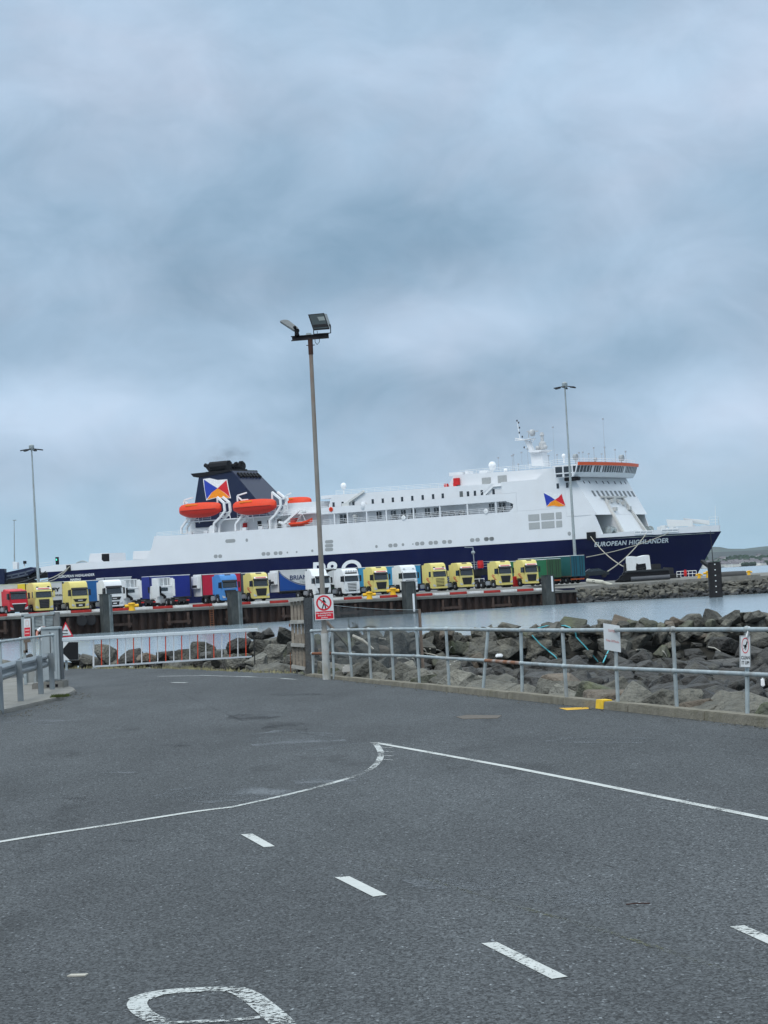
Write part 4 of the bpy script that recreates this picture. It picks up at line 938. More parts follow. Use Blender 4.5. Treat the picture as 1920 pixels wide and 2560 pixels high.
for a, b, c_, d_ in ((305, 668, 372, 710), (385, 660, 465, 703), (478, 655, 512, 698), (308, 720, 375, 762), (388, 712, 467, 756), (480, 708, 515, 750)):
    x0, z0 = S(*c4(a, d_)); x1, z1 = S(*c4(c_, b)); zz1 = S(*c4((a + c_) / 2, b))[1]; zz0 = S(*c4((a + c_) / 2, d_))[1]
    o = MB().box(x0, x1, -SB - .05, -SB + .05, zz0, zz1).build('side_window', m_pane, ferry, bevel=.04)
# front face windows
def ff(frac, z): x = FX(z); return Vector((x, -11.3 + 22.6 * frac, z))
for fr in (.187, .276, .365, .45, .54, .626, .71, .794, .878, .957):
    p = ff(fr, 18.95 + .3); mbx = MB(); y = p.y
    mbx.hexa([(FX(19.95) - .1, y - .42, 19.95), (FX(19.95) + .05, y - .42, 19.95), (FX(19.95) + .05, y + .42, 19.95), (FX(19.95) - .1, y + .42, 19.95)], [(FX(18.8) - .1, y - .42, 18.8), (FX(18.8) + .05, y - .42, 18.8), (FX(18.8) + .05, y + .42, 18.8), (FX(18.8) - .1, y + .42, 18.8)])
    mbx.build('front_window', mat('front_pane', (.13, .14, .145), .3), ferry)
for fr in (.13, .235, .37, .5, .6, .73, .85, .94):
    y = ff(fr, 21.6).y; MB().hexa([(FX(21.95) - .1, y - .16, 21.95), (FX(21.95) + .05, y - .16, 21.95), (FX(21.95) + .05, y + .16, 21.95), (FX(21.95) - .1, y + .16, 21.95)], [(FX(21.4) - .1, y - .16, 21.4), (FX(21.4) + .05, y - .16, 21.4), (FX(21.4) + .05, y + .16, 21.4), (FX(21.4) - .1, y + .16, 21.4)]).build('front_window', m_glass, ferry)
# -------------------------------------------------- writing on the ship
m_let = mat('ship_letter', (.72, .73, .74), .5, var=.04)
def ship_text(s, f_, a, b, hpx, m, bold=0.015, off=0.12, track=1.0, shear=0.0):
    (u0, v0), (u1, v1) = f_(*a), f_(*b)
    text_on('lettering', s, lambda x, y: surf(u0 + (u1 - u0) * x + shear * y * hpx, v0 + (v1 - v0) * x - y * hpx, off), m, ferry, bold, track)
ship_text('EUROPEAN HIGHLANDER', c4, (721, 871), (1188, 844), 11.2, m_let, .032, .14, 1.08, 0.12)
ship_text('EUROPEAN HIGHLANDER', c1, (511, 362), (820, 343), 6.4, m_let, .02, .14, 1.08)
ship_text('NASSAU', c1, (612, 386), (702, 381), 5.0, m_let, .045, .14, 1.05)
ship_text('P&O', c3, (12, 1145), (432, 1120), 47, m_let, .02, .1, 0.95)
# -------------------------------------------------- lifeboats (hang in the davits)
def lifeboat(cx, cy, y, L_, H, label, grp='orange lifeboats in the davits'):
    p = S3(*c2(cx, cy), y); wp = SO + hd * p.x + pn * p.y + Vector((0, 0, p.z))
    e = empty('lifeboat', wp, -PHI); tag(e, label, 'lifeboat', grp)
    xs_ = lin(-1, 1, 14); prof = []
    def ring(t, zlo, zhi, bmax, flat):
        k = (1 - abs(t) ** 2.6); w = bmax * max(k, .06) ** .6; zl = zlo * max(k, .1) ** .45; zh = zhi * (0.55 + .45 * max(k, 0) ** .5)
        return [(t * L_ / 2, w * a, b) for a, b in ((0, zl), (-.55, zl * .8), (-.95, zl * .3), (-1, 0), (-.85, zh * .62), (-.45, zh), (.45, zh), (.85, zh * .62), (1, 0), (.95, zl * .3), (.55, zl * .8))]
    rs_ = [ring(t, -H * .52, H * .48, 1.55, 0) for t in xs_]
    def skin(sel, name, m, par, extra=0):
        n_ = len(sel); vs = [tuple(c * (1 + extra) if i else c for i, c in enumerate(r_[k])) for r_ in rs_ for k in sel]; fs = []
        for i in range(len(rs_) - 1):
            for k in range(n_ - 1): a = i * n_ + k; fs.append((a, a + 1, a + n_ + 1, a + n_))
        fs += [tuple(range(n_)), tuple((len(rs_) - 1) * n_ + k for k in range(n_))]
        for i in range(len(rs_) - 1): fs.append((i * n_, i * n_ + n_ - 1, (i + 1) * n_ + n_ - 1, (i + 1) * n_))
        return MB().add(vs, fs).build(name, m, par, smooth=True)
    skin([8, 9, 10, 0, 1, 2, 3], 'boat_hull', mat('lifeboat_red', (.60, .025, .012), .5), e); skin([3, 4, 5, 6, 7, 8], 'canopy', m_orange, e)
    mb = MB(); pts = [Vector(r_[3]) + Vector((0, -.06, 0)) for r_ in rs_[1:-1]]; mb.path(pts, .09, 5); mb.build('fender', mat('fender_red', (.35, .02, .01), .6), e)
    MB().box(-L_ * .28, L_ * .02, -1.38, -.2, H * .27, H * .42).build('hatch', mat('hatch_orange', (.85, .22, .03), .5), e, bevel=.12)
    return e
lifeboat(348, 535, -11.4, 10.9, 3.2, 'orange enclosed lifeboat hanging aft of the other, under the funnel emblem')
lifeboat(818, 507, -11.4, 10.9, 3.2, 'orange enclosed lifeboat hanging beside the sloping front of the funnel')
lifeboat(1175, 480, 9.5, 8.0, 2.9, 'orange lifeboat half hidden on the far side of the ferry, forward of the funnel')
p = S3(*c2(1225, 655), -11.3); wp = SO + hd * p.x + pn * p.y + Vector((0, 0, p.z)); e = empty('rescue_boat', wp, -PHI)
tag(e, 'small open red rescue boat slung below the white davit arm', 'rescue boat')
mb = MB(); rs_ = []
for t in lin(-1, 1, 10):
    k = 1 - max(0, t) ** 2.2; w = .9 * max(k, .08); rise = .75 * max(0, t) ** 2 + .05; rs_.append([(t * 2.7, 0, -.5 + rise), (t * 2.7, -w, .0 + rise), (t * 2.7, -w * .9, .32 + rise), (t * 2.7, w * .9, .32 + rise), (t * 2.7, w, rise)])
vs = [q for r_ in rs_ for q in r_]; fs = [(i * 5 + k, i * 5 + (k + 1) % 5, (i + 1) * 5 + (k + 1) % 5, (i + 1) * 5 + k) for i in range(10) for k in range(5)] + [(0, 1, 2, 3, 4), tuple(50 + k for k in range(5))]
mb.add(vs, fs).build('boat_hull', m_orange, e, smooth=True)
MB().box(-2.5, -1.3, -.6, .6, .3, .9).box(-2.6, -1.0, -.6, .6, 1.0, 1.25).build('console', mat('console_red', (.4, .04, .03), .6), e, bevel=.08)
MB().tube((-1, -.5, .3), (.2, 0, 2.2), .04).tube((1.2, -.3, .5), (.2, 0, 2.2), .04).tube((-1, .5, .3), (.2, 0, 2.2), .04).build('lifting_strop', m_wpaint, e)
# -------------------------------------------------- mooring ropes
def rope(name, pts, r_, label, m):
    mb = MB().path(pts, r_, 6); o = mb.build(name, m, smooth=True); tag(o, label, 'rope', 'mooring ropes'); return o
m_rope = mat('rope', (.34, .32, .26), .9, var=.15, vscale=5)
def SW(p): return SO + hd * p.x + pn * p.y + Vector((0, 0, p.z))
def sag(a, b, s, n=10): return [a.lerp(b, i / n) - Vector((0, 0, 4 * s * (i / n) * (1 - i / n))) for i in range(n + 1)]
# ================================================================== the quay across the water
TA = at(197, 1528, 292); TB = at(1322, 1465, 329)
qd = Vector((TB.x - TA.x, TB.y - TA.y, 0)).normalized(); qn = Vector((qd.y, -qd.x, 0))   # qn points to the camera side
QA = atan2(qd.y, qd.x); TOFF = 16.6; QZ = 0.42
QE = Vector((TA.x, TA.y, 0)) + qn * TOFF            # a point on the quay edge
def onq(u, off, v=1490):                            # where the vertical plane through column u meets the line `off` metres behind the edge
    r = ray(u, v); P = QE - qn * off; t = (P.x * qn.x + P.y * qn.y) / (r.x * qn.x + r.y * qn.y)
    return Vector((r.x * t, r.y * t, 0))
E0 = onq(-420, 0); E1 = onq(1445, 0, 1500); EL = (E1 - E0).length
def ez(t): p = t / EL; return 0.42 - 0.80 * p ** 1.3
NSEG = 24; vs = []; fs = []
land_r = [gnd(1447, 1507.5, WZ), gnd(1920, 1483, WZ), gnd(2300, 1464, WZ)]
for i in range(NSEG + 1):
    t = EL * i / NSEG; p = E0 + qd * t
    for off, z in ((0, ez(t)), (3.0, ez(t) + .02), (13, QZ - .02), (60, QZ)): q = p - qn * off; vs.append((q.x, q.y, z))
for i in range(NSEG):
    for k in range(3): a = i * 4 + k; fs.append((a, a + 4, a + 5, a + 1))
m_apron = mat('quay_concrete', (0.16, 0.157, 0.15), .9, var=.2, vscale=.5, stain=(.12, .12, .11), sscale=.3, samt=.5)
o = MB().add(vs, fs).build('quay_pavement', m_apron); tag(o, kind='structure')
# right-hand land surface, over the stone revetment
q_back = E1 - qn * 60
pl = [E1 + Vector((0, 5.0, 0)), gnd(1920, 1483, WZ) + Vector((0, 6, 0)), gnd(2350, 1462, WZ) + Vector((6, 6, 0)), Vector((140, 372, 0)), Vector((q_back.x, max(q_back.y, 366), 0))]
o = MB().add([(p.x, p.y, z) for p, z in zip(pl, (-.12, .05, .05, .40, .40))], [(0, 1, 2, 3, 4)]).build('pier_ground', mat('pier_ground', (.17, .165, .15), .95, var=.25, vscale=.4)); tag(o, kind='structure')
for i in range(3):
    pass
cw = MB(); a = pl[0] + Vector((0.1, 0, 0)); b = pl[1]; c = pl[2]
for p, q, z0, z1 in ((a, b, -.12, .05), (b, c, .05, .05)):
    cw.hexa([(p.x, p.y - .5, -1.2), (q.x, q.y - .5, -1.2), (q.x, q.y + .3, -1.2), (p.x, p.y + .3, -1.2)], [(p.x, p.y - .5, z0 + .12), (q.x, q.y - .5, z1 + .35), (q.x, q.y + .3, z1 + .35), (p.x, p.y + .3, z0 + .12)])
o = cw.build('sea_wall', m_conc, bevel=.03); tag(o, 'low weathered concrete wall capping the far stone revetment', 'wall')
# revetment bed and stones (one mass, small and far)
bedm = MB()
for p, q in ((E1 + Vector((.1, 0, 0)), gnd(1920, 1483, WZ)), (gnd(1920, 1483, WZ), gnd(2350, 1462, WZ))):
    bedm.add([(p.x, p.y - .6, WZ - .6), (q.x, q.y - .6, WZ - .6), (q.x, q.y + 5.6, -.35), (p.x, p.y + 4.6, -.45)], [(0, 1, 2, 3)])
o = bedm.build('pier_bank', mat('bank_dark', (.03, .03, .028), .9)); tag(o, kind='structure')
rv = MB(); rq = random.Random(11); pa, pb, pc = E1, gnd(1920, 1483, WZ), gnd(2300, 1464, WZ)
m_far = mat('revetment_stone', (.105, .10, .085), .9, var=.45, vscale=.45, stain=(.20, .18, .13), sscale=.35, samt=.5)
m_farw = mat('revetment_stone_wet', (.030, .030, .030), .7, var=.4, vscale=.45)
for p, q in ((pa, pb), (pb, pc)):
    Lr = (q - p).length; t = 0.0
    while t < Lr:
        for k in range(8):
            f_ = k / 7.0; s = rq.uniform(.35, .85); c = p.lerp(q, (t + rq.uniform(-.4, .4)) / Lr); z = WZ - .15 + f_ * 1.95 + rq.uniform(-.15, .15)
            me = rq.choice(RM); Mx = Matrix.Translation((c.x, c.y + f_ * 4.9 + rq.uniform(-.3, .3), z)) @ Matrix.Rotation(rq.uniform(0, 6), 4, 'Z') @ Matrix.Rotation(rq.uniform(-.6, .6), 4, 'X') @ Matrix.Scale(s * .85, 4)
            rv.cur = 1 if z < -1.6 + rq.uniform(-.3, .3) else 0
            hull = me.vertices; rv.add([Mx @ v.co for v in hull], [tuple(pp_.vertices) for pp_ in me.polygons])
        t += .72
o = rv.build('revetment', [m_far, m_farw]); tag(o, 'slope of small dark stones under the far pier', 'stones', kind='stuff')
# sheet pile wall with concrete cope
m_pile = mat('sheet_pile', (0.032, 0.018, 0.014), .8, var=.5, vscale=.9, bump=.3, stain=(.075, .042, .03), sscale=.6, samt=.7)
wall = empty('quay_wall', E0); tag(wall, 'long dark rusty steel sheet pile wall with a pale concrete edge', 'quay wall')
mb = MB(); t = 0.0; prof = []
while t < EL:
    for dt, of in ((0, .0), (.42, .0), (.60, .42), (1.02, .42), (1.2, .0)): prof.append((min(t + dt, EL), of))
    t += 1.2
vs = []; fs = []
for k, (t_, of) in enumerate(prof):
    p = qd * t_ - qn * (.25 + of); vs += [(p.x, p.y, WZ - 1.5), (p.x, p.y, ez(t_) - .28)]
    if k: fs.append((2 * k - 2, 2 * k, 2 * k + 1, 2 * k - 1))
mb.add(vs, fs).build('sheet_piling', m_pile, wall)
mb = MB(); ng = 40
for i in range(ng):
    t0, t1 = EL * i / ng + .01, EL * (i + 1) / ng - .01; a, b = qd * t0, qd * t1
    mb.hexa([(p.x, p.y, z) for p, z in ((a + qn * .05, ez(t0) - .30), (b + qn * .05, ez(t1) - .30), (b - qn * 1.0, ez(t1) - .30), (a - qn * 1.0, ez(t0) - .30))], [(p.x, p.y, z) for p, z in ((a + qn * .05, ez(t0) + .02), (b + qn * .05, ez(t1) + .02), (b - qn * 1.0, ez(t1) + .03), (a - qn * 1.0, ez(t0) + .03))])
mb.build('cope', mat('cope_concrete', (.165, .16, .145), .9, var=.25, vscale=.6, stain=(.12, .11, .10), sscale=.5, samt=.5), wall, bevel=.03)
mb = MB()
for t in [EL * k / 13 + 2 for k in range(13)]:
    for dx, w in ((0, .35), (2.6, .35)):
        a = qd * (t + dx) + qn * .0; mb.beam((a.x, a.y, ez(t) - .5), (a.x, a.y, ez(t) - 2.0), w, .3)
    a = qd * (t - .3) + qn * .02; b = qd * (t + 2.9) + qn * .02; mb.beam((a.x, a.y, ez(t) - 1.6), (b.x, b.y, ez(t) - 1.6), .3, .32)
mb.build('fender_frame', mat('fender_timber', (.06, .038, .03), .85, var=.4, vscale=2), wall)
for u in (140, 205, 228):
    p = onq(u, -.15, 1560) - E0; MB().lathe((0, 0, 0), [(.35, -.14), (.62, -.14), (.66, 0), (.62, .14), (.35, .14)], 16, 'Y').build('tyre_fender', m_rubber, wall).location = (p.x, p.y, -.6)
p = onq(529, -.12, 1530) - E0; mb = MB()
for s in (-.22, .22): mb.tube((p.x + s, p.y, WZ - .3), (p.x + s, p.y, .25), .04, n=5)
for k in range(9): mb.tube((p.x - .22, p.y, WZ + .28 * k), (p.x + .22, p.y, WZ + .28 * k), .03, n=5)
mb.build('ladder', m_rust, wall)
# fender piles standing in the water before the wall
m_fp = mat('pile_steel', (.048, .054, .054), .7, .2, var=.35, vscale=1.2, stain=(.16, .16, .14), sscale=.9, samt=.5)
for u, v0, w, lab in ((267, 1486, 1.35, 'steel fender pile before the quay, just left of a yellow bollard'), (589.5, 1479, 1.75, 'steel fender pile before the blue lorry with a rounded pale face'),
                      (1027, 1454, 1.85, 'steel fender pile before the white lorry, with a white measuring strip'), (1376, 1438.5, 1.75, 'steel fender pile near the right end of the sheet piling')):
    p = onq(u, -1.0, 1540); zt = at(u, v0, p.y).z; e = empty('fender_pile', (p.x, p.y, WZ), QA); tag(e, lab, 'pile', 'fender piles along the quay')
    h = zt - WZ; mb = MB()
    mb.box(-w / 2, w * .12, -.5, .5, -1.2, h); mb.build('pile_body', m_fp, e, bevel=.05)
    MB().tube((w * .16, -.3, -1.2), (w * .16, -.3, h), .22, n=10).tube((w * .38, -.1, -1.2), (w * .38, -.1, h - .05), .22, n=10).build('tube_pile', mat('tube_steel', (.17, .19, .19), .6, .2, var=.4, vscale=1.5) if u < 900 else m_fp, e, smooth=True)
    MB().box(-w / 2 - .05, w * .55, -.55, .55, h, h + .08).build('cap', m_fp, e)
    if u > 900: MB().box(w * .05, w * .2, -.56, -.50, .2 if u < 1200 else h * .45, h * .62 if u < 1200 else h - .1).build('gauge_board', m_wpaint, e)
# painted safety beams along the apron
m_bw = mat('beam_white', (.72, .72, .70), .6, var=.1, vscale=2, stain=(.25, .2, .17), sscale=1, samt=.5); m_br = mat('beam_red', (.42, .03, .025), .6, var=.2, vscale=2)
L0 = (onq(-260, 4.0, 1540) - (E0 - qn * 4.0)).length; k = 0; t = L0; bw = {}
TEND = (onq(1372, 4.0, 1478) - (E0 - qn * 4.0)).length
while t < TEND:
    p = E0 - qn * 4.0 + qd * t; key = 'w' if k % 2 else 'r'
    if key not in bw:
        bw[key] = MB().box(0.04, 2.72, -.16, .16, .03, .36).build('safety_beam', m_bw if key == 'w' else m_br, bevel=.05); o = bw[key]
    else: o = bw[key].copy(); COL.objects.link(o)
    o.location = (p.x, p.y, ez(t) * .9 + QZ * .1 + .02); o.rotation_euler = (0, 0, QA)
    tag(o, 'white painted length of the low beam in front of the lorries' if key == 'w' else 'red painted length of the low beam in front of the lorries', 'safety beam', 'white safety beams' if key == 'w' else 'red safety beams'); t += 2.76; k += 1
def bollard(p, lab, s=1.0):
    e = empty('bollard', p); tag(e, lab, 'bollard', 'yellow mooring bollards'); e.scale = (s,) * 3
    MB().lathe((0, 0, 0), [(.42, -.1), (.40, .35), (.34, .5), (.36, .85), (.46, 1.0), (.40, 1.12), (.1, 1.16)], 16).build('post', m_yel, e, smooth=True)
    MB().tube((-.85, 0, .75), (.85, 0, .75), .2, n=12).build('cross_arm', m_yel, e, smooth=True)
for u, v, lab in ((330, 1528, 'yellow cross bollard on the quay edge before the white tractor units'), (924, 1499, 'yellow cross bollard on the quay edge under a yellow lorry, the larger of two'), (983, 1489, 'yellow cross bollard near the safety beam between the yellow and the white lorry')):
    p = onq(u, 1.2 if u != 983 else 6.5, v); z = at(u, v + 2, p.y).z; bollard((p.x, p.y, z), lab, 1.0)
for u, v, D, s, lab in ((1748, 1444, 330, .6, 'low yellow bollard beside the white guard rail under the bow'), (1771, 1440, 332, .85, 'tall yellow bollard partly behind the black dolphin pile'), (1872, 1431, 340, .6, 'yellow bollard farther along the pier right of the black dolphin pile')):
    p = at(u, v, D); bollard((p.x, p.y, .25), lab, s)
# ================================================================== lorries
def pmat(name, col): return mat(name, col, .35, var=.05, vscale=1.5, coat=.06, stain=(col[0] * .75, col[1] * .72, col[2] * .68), sscale=1.2, samt=.35)
P_Y = pmat('lorry_yellow', (.70, .60, .20)); P_R = pmat('lorry_red', (.55, .015, .03)); P_W = pmat('lorry_white', (.74, .76, .77)); P_B = pmat('lorry_blue', (.07, .24, .56))
m_trim = mat('dark_trim', (.02, .02, .022), .55); m_chs = mat('chassis', (.03, .03, .032), .7, var=.3, vscale=3); m_lamp = mat('lamp_glass', (.5, .52, .54), .15); m_dec = mat('decal_red', (.55, .08, .05), .5); m_bord = mat('name_board', (.78, .75, .76), .5)
def lorry(style, paint, H=3.9, deflector=False, spots=False, board=None, decal=None, axles=2):
    e = empty('lorry')
    zw0, zw1 = (2.0, 2.88) if style != 'daf' else (1.95, 2.80)
    pr = [(.06, .42), (0, .62), (-.02, 1.35), (.02, zw0), (.17, zw1), (.20, zw1 + .12), (.34, H - .34), (.62, H - .06), (1.1, H), (2.15, H - .02), (2.22, H - .2), (2.22, .98), (2.0, .98), (1.86, 1.16), (1.05, 1.16), (.86, .95), (.78, .42)]
    if deflector: pr = [(.06, .42), (0, .62), (-.02, 1.35), (.02, zw0), (.17, zw1), (.24, zw1 + .25), (.75, zw1 + .33), (1.1, H - .25), (1.6, H), (2.15, H), (2.22, H - .2), (2.22, .98), (2.0, .98), (1.86, 1.16), (1.05, 1.16), (.86, .95), (.78, .42)]
    cab_ = MB().prism([p for p in pr], -1.23, 1.23, 'x').build('cab', paint, e, bevel=.075, seg=3, smooth=True)
    MB().hexa([(-1.08, -.03, zw0 + .02), (1.08, -.03, zw0 + .02), (1.08, .12, zw0 + .02), (-1.08, .12, zw0 + .02)], [(-1.04, .13, zw1 - .02), (1.04, .13, zw1 - .02), (1.04, .26, zw1 - .02), (-1.04, .26, zw1 - .02)]).build('windscreen', m_glass, e, bevel=.04)
    MB().hexa([(-1.12, -.10, zw1 - .10), (1.12, -.10, zw1 - .10), (1.12, .2, zw1 - .02), (-1.12, .2, zw1 - .02)], [(-1.1, .02, zw1 + .16), (1.1, .02, zw1 + .16), (1.1, .28, zw1 + .18), (-1.1, .28, zw1 + .18)]).build('sun_visor', m_trim if style in ('volvo', 'daf', 'man') else paint, e, bevel=.03)
    g = MB()
    if style == 'volvo':
        g.prism([(-.86, 1.72), (.86, 1.72), (.66, .74), (-.66, .74)], -.06, .05)
        for k in range(5): z = .86 + .16 * k; g.box(-.6, .6, -.08, -.05, z, z + .05)
    elif style == 'scania':
        g.prism([(-.72, 1.80), (.72, 1.80), (.62, .66), (-.62, .66)], -.045, .05)
    elif style == 'man':
        g.prism([(-.98, 1.62), (.98, 1.62), (.7, 1.22), (-.7, 1.22)], -.05, .05); g.prism([(-.66, 1.02), (.66, 1.02), (.6, .56), (-.6, .56)], -.05, .05)
    else:
        g.prism([(-.92, 1.38), (.92, 1.38), (.62, .52), (-.62, .52)], -.05, .05)
    gr_ = g.build('grille', m_trim, e, bevel=.012)
    s = MB()
    if style == 'scania':
        for k in range(5): z = .82 + .2 * k; s.box(-.66 - .015 * k, .66 + .015 * k, -.10, -.04, z, z + .085)
        s.build('grille_slat', paint if (decal or paint is P_W) else mat('slat_grey', (.06, .06, .065), .5), gr_)
    elif style == 'volvo': s.beam((-.75, -.09, 1.86), (.75, -.09, 2.0), .03, .05).build('badge_bar', m_chrome, gr_)
    elif style == 'man': s.box(-.3, .3, -.08, -.05, 1.38, 1.46).box(-.25, .25, -.08, -.05, .72, .86).build('badge_bar', m_wpaint, gr_)
    else: s.box(-.95, .95, -.09, -.04, 1.36, 1.46).build('badge_bar', m_wpaint, gr_)
    MB().box(-1.22, 1.22, -.09, .5, .36, .60).build('bumper', paint if style != 'daf' else m_trim, e, bevel=.06)
    for sx in (-1, 1):
        MB().hexa([(sx * .76, -.07, .66), (sx * 1.16, -.03, .70), (sx * 1.16, .1, .70), (sx * .76, .1, .66)], [(sx * .80, -.07, .86), (sx * 1.19, -.03, 1.02), (sx * 1.19, .1, 1.02), (sx * .80, .1, .86)]).build('headlight', m_lamp, e)
        mir = MB().box(sx * 1.38 - .11, sx * 1.38 + .11, -.12, .08, zw0 - .02, zw1 - .06).build('mirror', m_trim if paint is not P_Y or style != 'scania' else paint, e, bevel=.05)
        MB().beam((sx * 1.2, .1, zw1 - .12), (sx * 1.38, 0, zw1 - .16), .07).beam((sx * 1.2, .1, zw0 + .05), (sx * 1.38, 0, zw0 + .05), .07).build('mirror_arm', m_trim, mir)
        MB().prism([(.28, zw0 + .02), (.34, zw1 - .1), (.95, zw1 - .1), (1.0, zw0 + .02)], sx * 1.20, sx * 1.245, 'x').build('side_window', m_glass, e)
        MB().box(min(sx * 1.2, sx * 1.24), max(sx * 1.2, sx * 1.24), .86, 1.92, 1.02, 1.20).build('wheel_arch', m_trim, e)
        MB().box(sx * .82 - .3, sx * .82 + .3, 2.45, 3.65, .45, 1.02).build('fuel_tank', m_chrome, e, bevel=.08)
        for wy in ([1.42, 4.55, 5.9] if axles == 3 else [1.42, 4.9]):
            tw = .16 if wy < 2 else .28
            ty = MB().lathe((sx * (1.07 if wy < 2 else .95), wy, .5), [(.3, -tw), (.46, -tw), (.5, -tw * .7), (.5, tw * .7), (.46, tw), (.3, tw)], 20, 'X').build('wheel', m_rubber, e, smooth=True)
            MB().lathe((sx * (1.07 if wy < 2 else .95), wy, .5), [(.1, -tw - .02), (.29, -tw + .02), (.29, tw - .02), (.1, tw + .02)], 14, 'X').build('rim', m_chrome, ty)
    MB().box(-.42, .42, 1.5, 6.6, .62, .95).box(-1.2, 1.2, 4.1, 6.5, 1.03, 1.08).build('chassis', m_chs, e)
    MB().box(-.5, .5, 4.6, 5.6, 1.08, 1.2).build('fifth_wheel', m_chs, e, bevel=.05)
    for sx in (-1, 1): MB().box(min(sx * 1.12, sx * 1.22), max(sx * 1.12, sx * 1.22), 2.22, 2.75, 1.2, H - .25).build('side_fairing', paint, e, bevel=.03)
    if board: MB().hexa([(-.98, -.06, zw1 + .17), (.98, -.06, zw1 + .17), (.98, .05, zw1 + .17), (-.98, .05, zw1 + .17)], [(-.98, .1, zw1 + .40), (.98, .1, zw1 + .40), (.98, .2, zw1 + .40), (-.98, .2, zw1 + .40)]).build('name_board', m_bord, e).name = 'name_board'
    if board == 'red': MB().hexa([(-.8, -.05, zw1 + .23), (.8, -.05, zw1 + .23), (.8, .0, zw1 + .23), (-.8, .0, zw1 + .23)], [(-.8, .03, zw1 + .345), (.8, .03, zw1 + .345), (.8, .1, zw1 + .345), (-.8, .1, zw1 + .345)]).build('board_band', m_dec, e)
    if style == 'volvo': MB().hexa([(-.45, .40, H - .30), (.45, .40, H - .30), (.45, .5, H - .34), (-.45, .5, H - .34)], [(-.42, .62, H - .035), (.42, .62, H - .035), (.42, .7, H - .08), (-.42, .7, H - .08)]).build('roof_hatch', m_trim, e)
    if decal:
        for k, (y, z) in enumerate(((1.75, 1.85), (1.5, 1.65), (1.2, 1.42), (1.62, 2.0))):
            MB().prism([(y, z), (y - .62, z - .18), (y - .7, z - .28), (y - .1, z - .16)], -1.24, -1.228, 'x').build('decal', m_dec, e)
    if spots:
        for k in range(5): MB().lathe((-.8 + .4 * k, .12, H - .38), [(.06, .08), (.15, .0), (.16, -.06), (.14, -.08)], 12, 'Y').build('spot_lamp', m_lamp, e)
        MB().box(-.9, .9, .1, .2, H - .72, H - .55).build('light_bar', m_trim, e)
    if style == 'scania' and not spots:
        for sx in (-1, 1): MB().box(sx * .75 - .14, sx * .75 + .14, .2, .3, zw1 + .42, zw1 + .56).build('roof_lamp', m_lamp if paint is P_W else m_trim, e)
    return e
def place(e, u, v, lab, off=TOFF, flip=False, grp='lorries parked facing the water'):
    p = onq(u, off, v); z = QZ + (.0 if u < 1200 else -.03)
    e.location = (p.x, p.y, z); e.rotation_euler = (0, 0, QA + (pi if flip else 0)); tag(e, lab, 'lorry', grp); return e
yv = lorry('volvo', P_Y, 3.85, board='red', decal=True, axles=3)
place(yv, 1265.6, 1469, 'yellow lorry cab between the gangway platform and the red locker')
for u, v, lab, off in ((654.7, 1502, 'yellow lorry cab between the bright blue lorry and the blue swoosh trailer', 16.6), (955, 1484, 'yellow lorry cab with its bumper over two yellow bollards', 16.6),
                  (1169.6, 1479, 'yellow lorry cab beside the dark gangway platform', 16.2), (1331, 1465, 'yellow lorry cab at the right end of the row, beside the green trailer', 16.6)):
    place(copy_tree(yv), u, v, lab, off)
place(lorry('daf', P_R, 3.3, deflector=True), 49, 1537, 'red low roofed lorry cab at the left end of the row')
place(lorry('scania', P_Y, 3.95, board='red'), 112, 1532, 'tall yellow lorry cab with slatted dark grille beside the red lorry')
place(lorry('man', P_Y, 3.9), 202, 1528, 'yellow lorry cab with split dark grille in front of a mid blue trailer')
place(lorry('man', P_W, 3.85), 288, 1525, 'white lorry cab partly behind the leftmost fender pile')
place(lorry('volvo', P_B, 3.85), 577, 1505, 'bright blue lorry cab with pale roof lettering behind a fender pile')
place(lorry('daf', P_W, 4.0, deflector=True), 809.5, 1497, 'white lorry cab with tall rounded roof deflector behind the lamp post')
place(lorry('scania', P_W, 3.8, spots=True), 881.8, 1489, 'white lorry cab with a row of five round roof lamps')
place(lorry('scania', P_W, 3.9), 1027, 1483, 'plain white lorry cab behind the fender pile with the white strip')
place(lorry('scania', P_Y, 4.0, board='red', decal=True), 1102, 1480, 'tall yellow lorry cab with yellow slats across its grille')
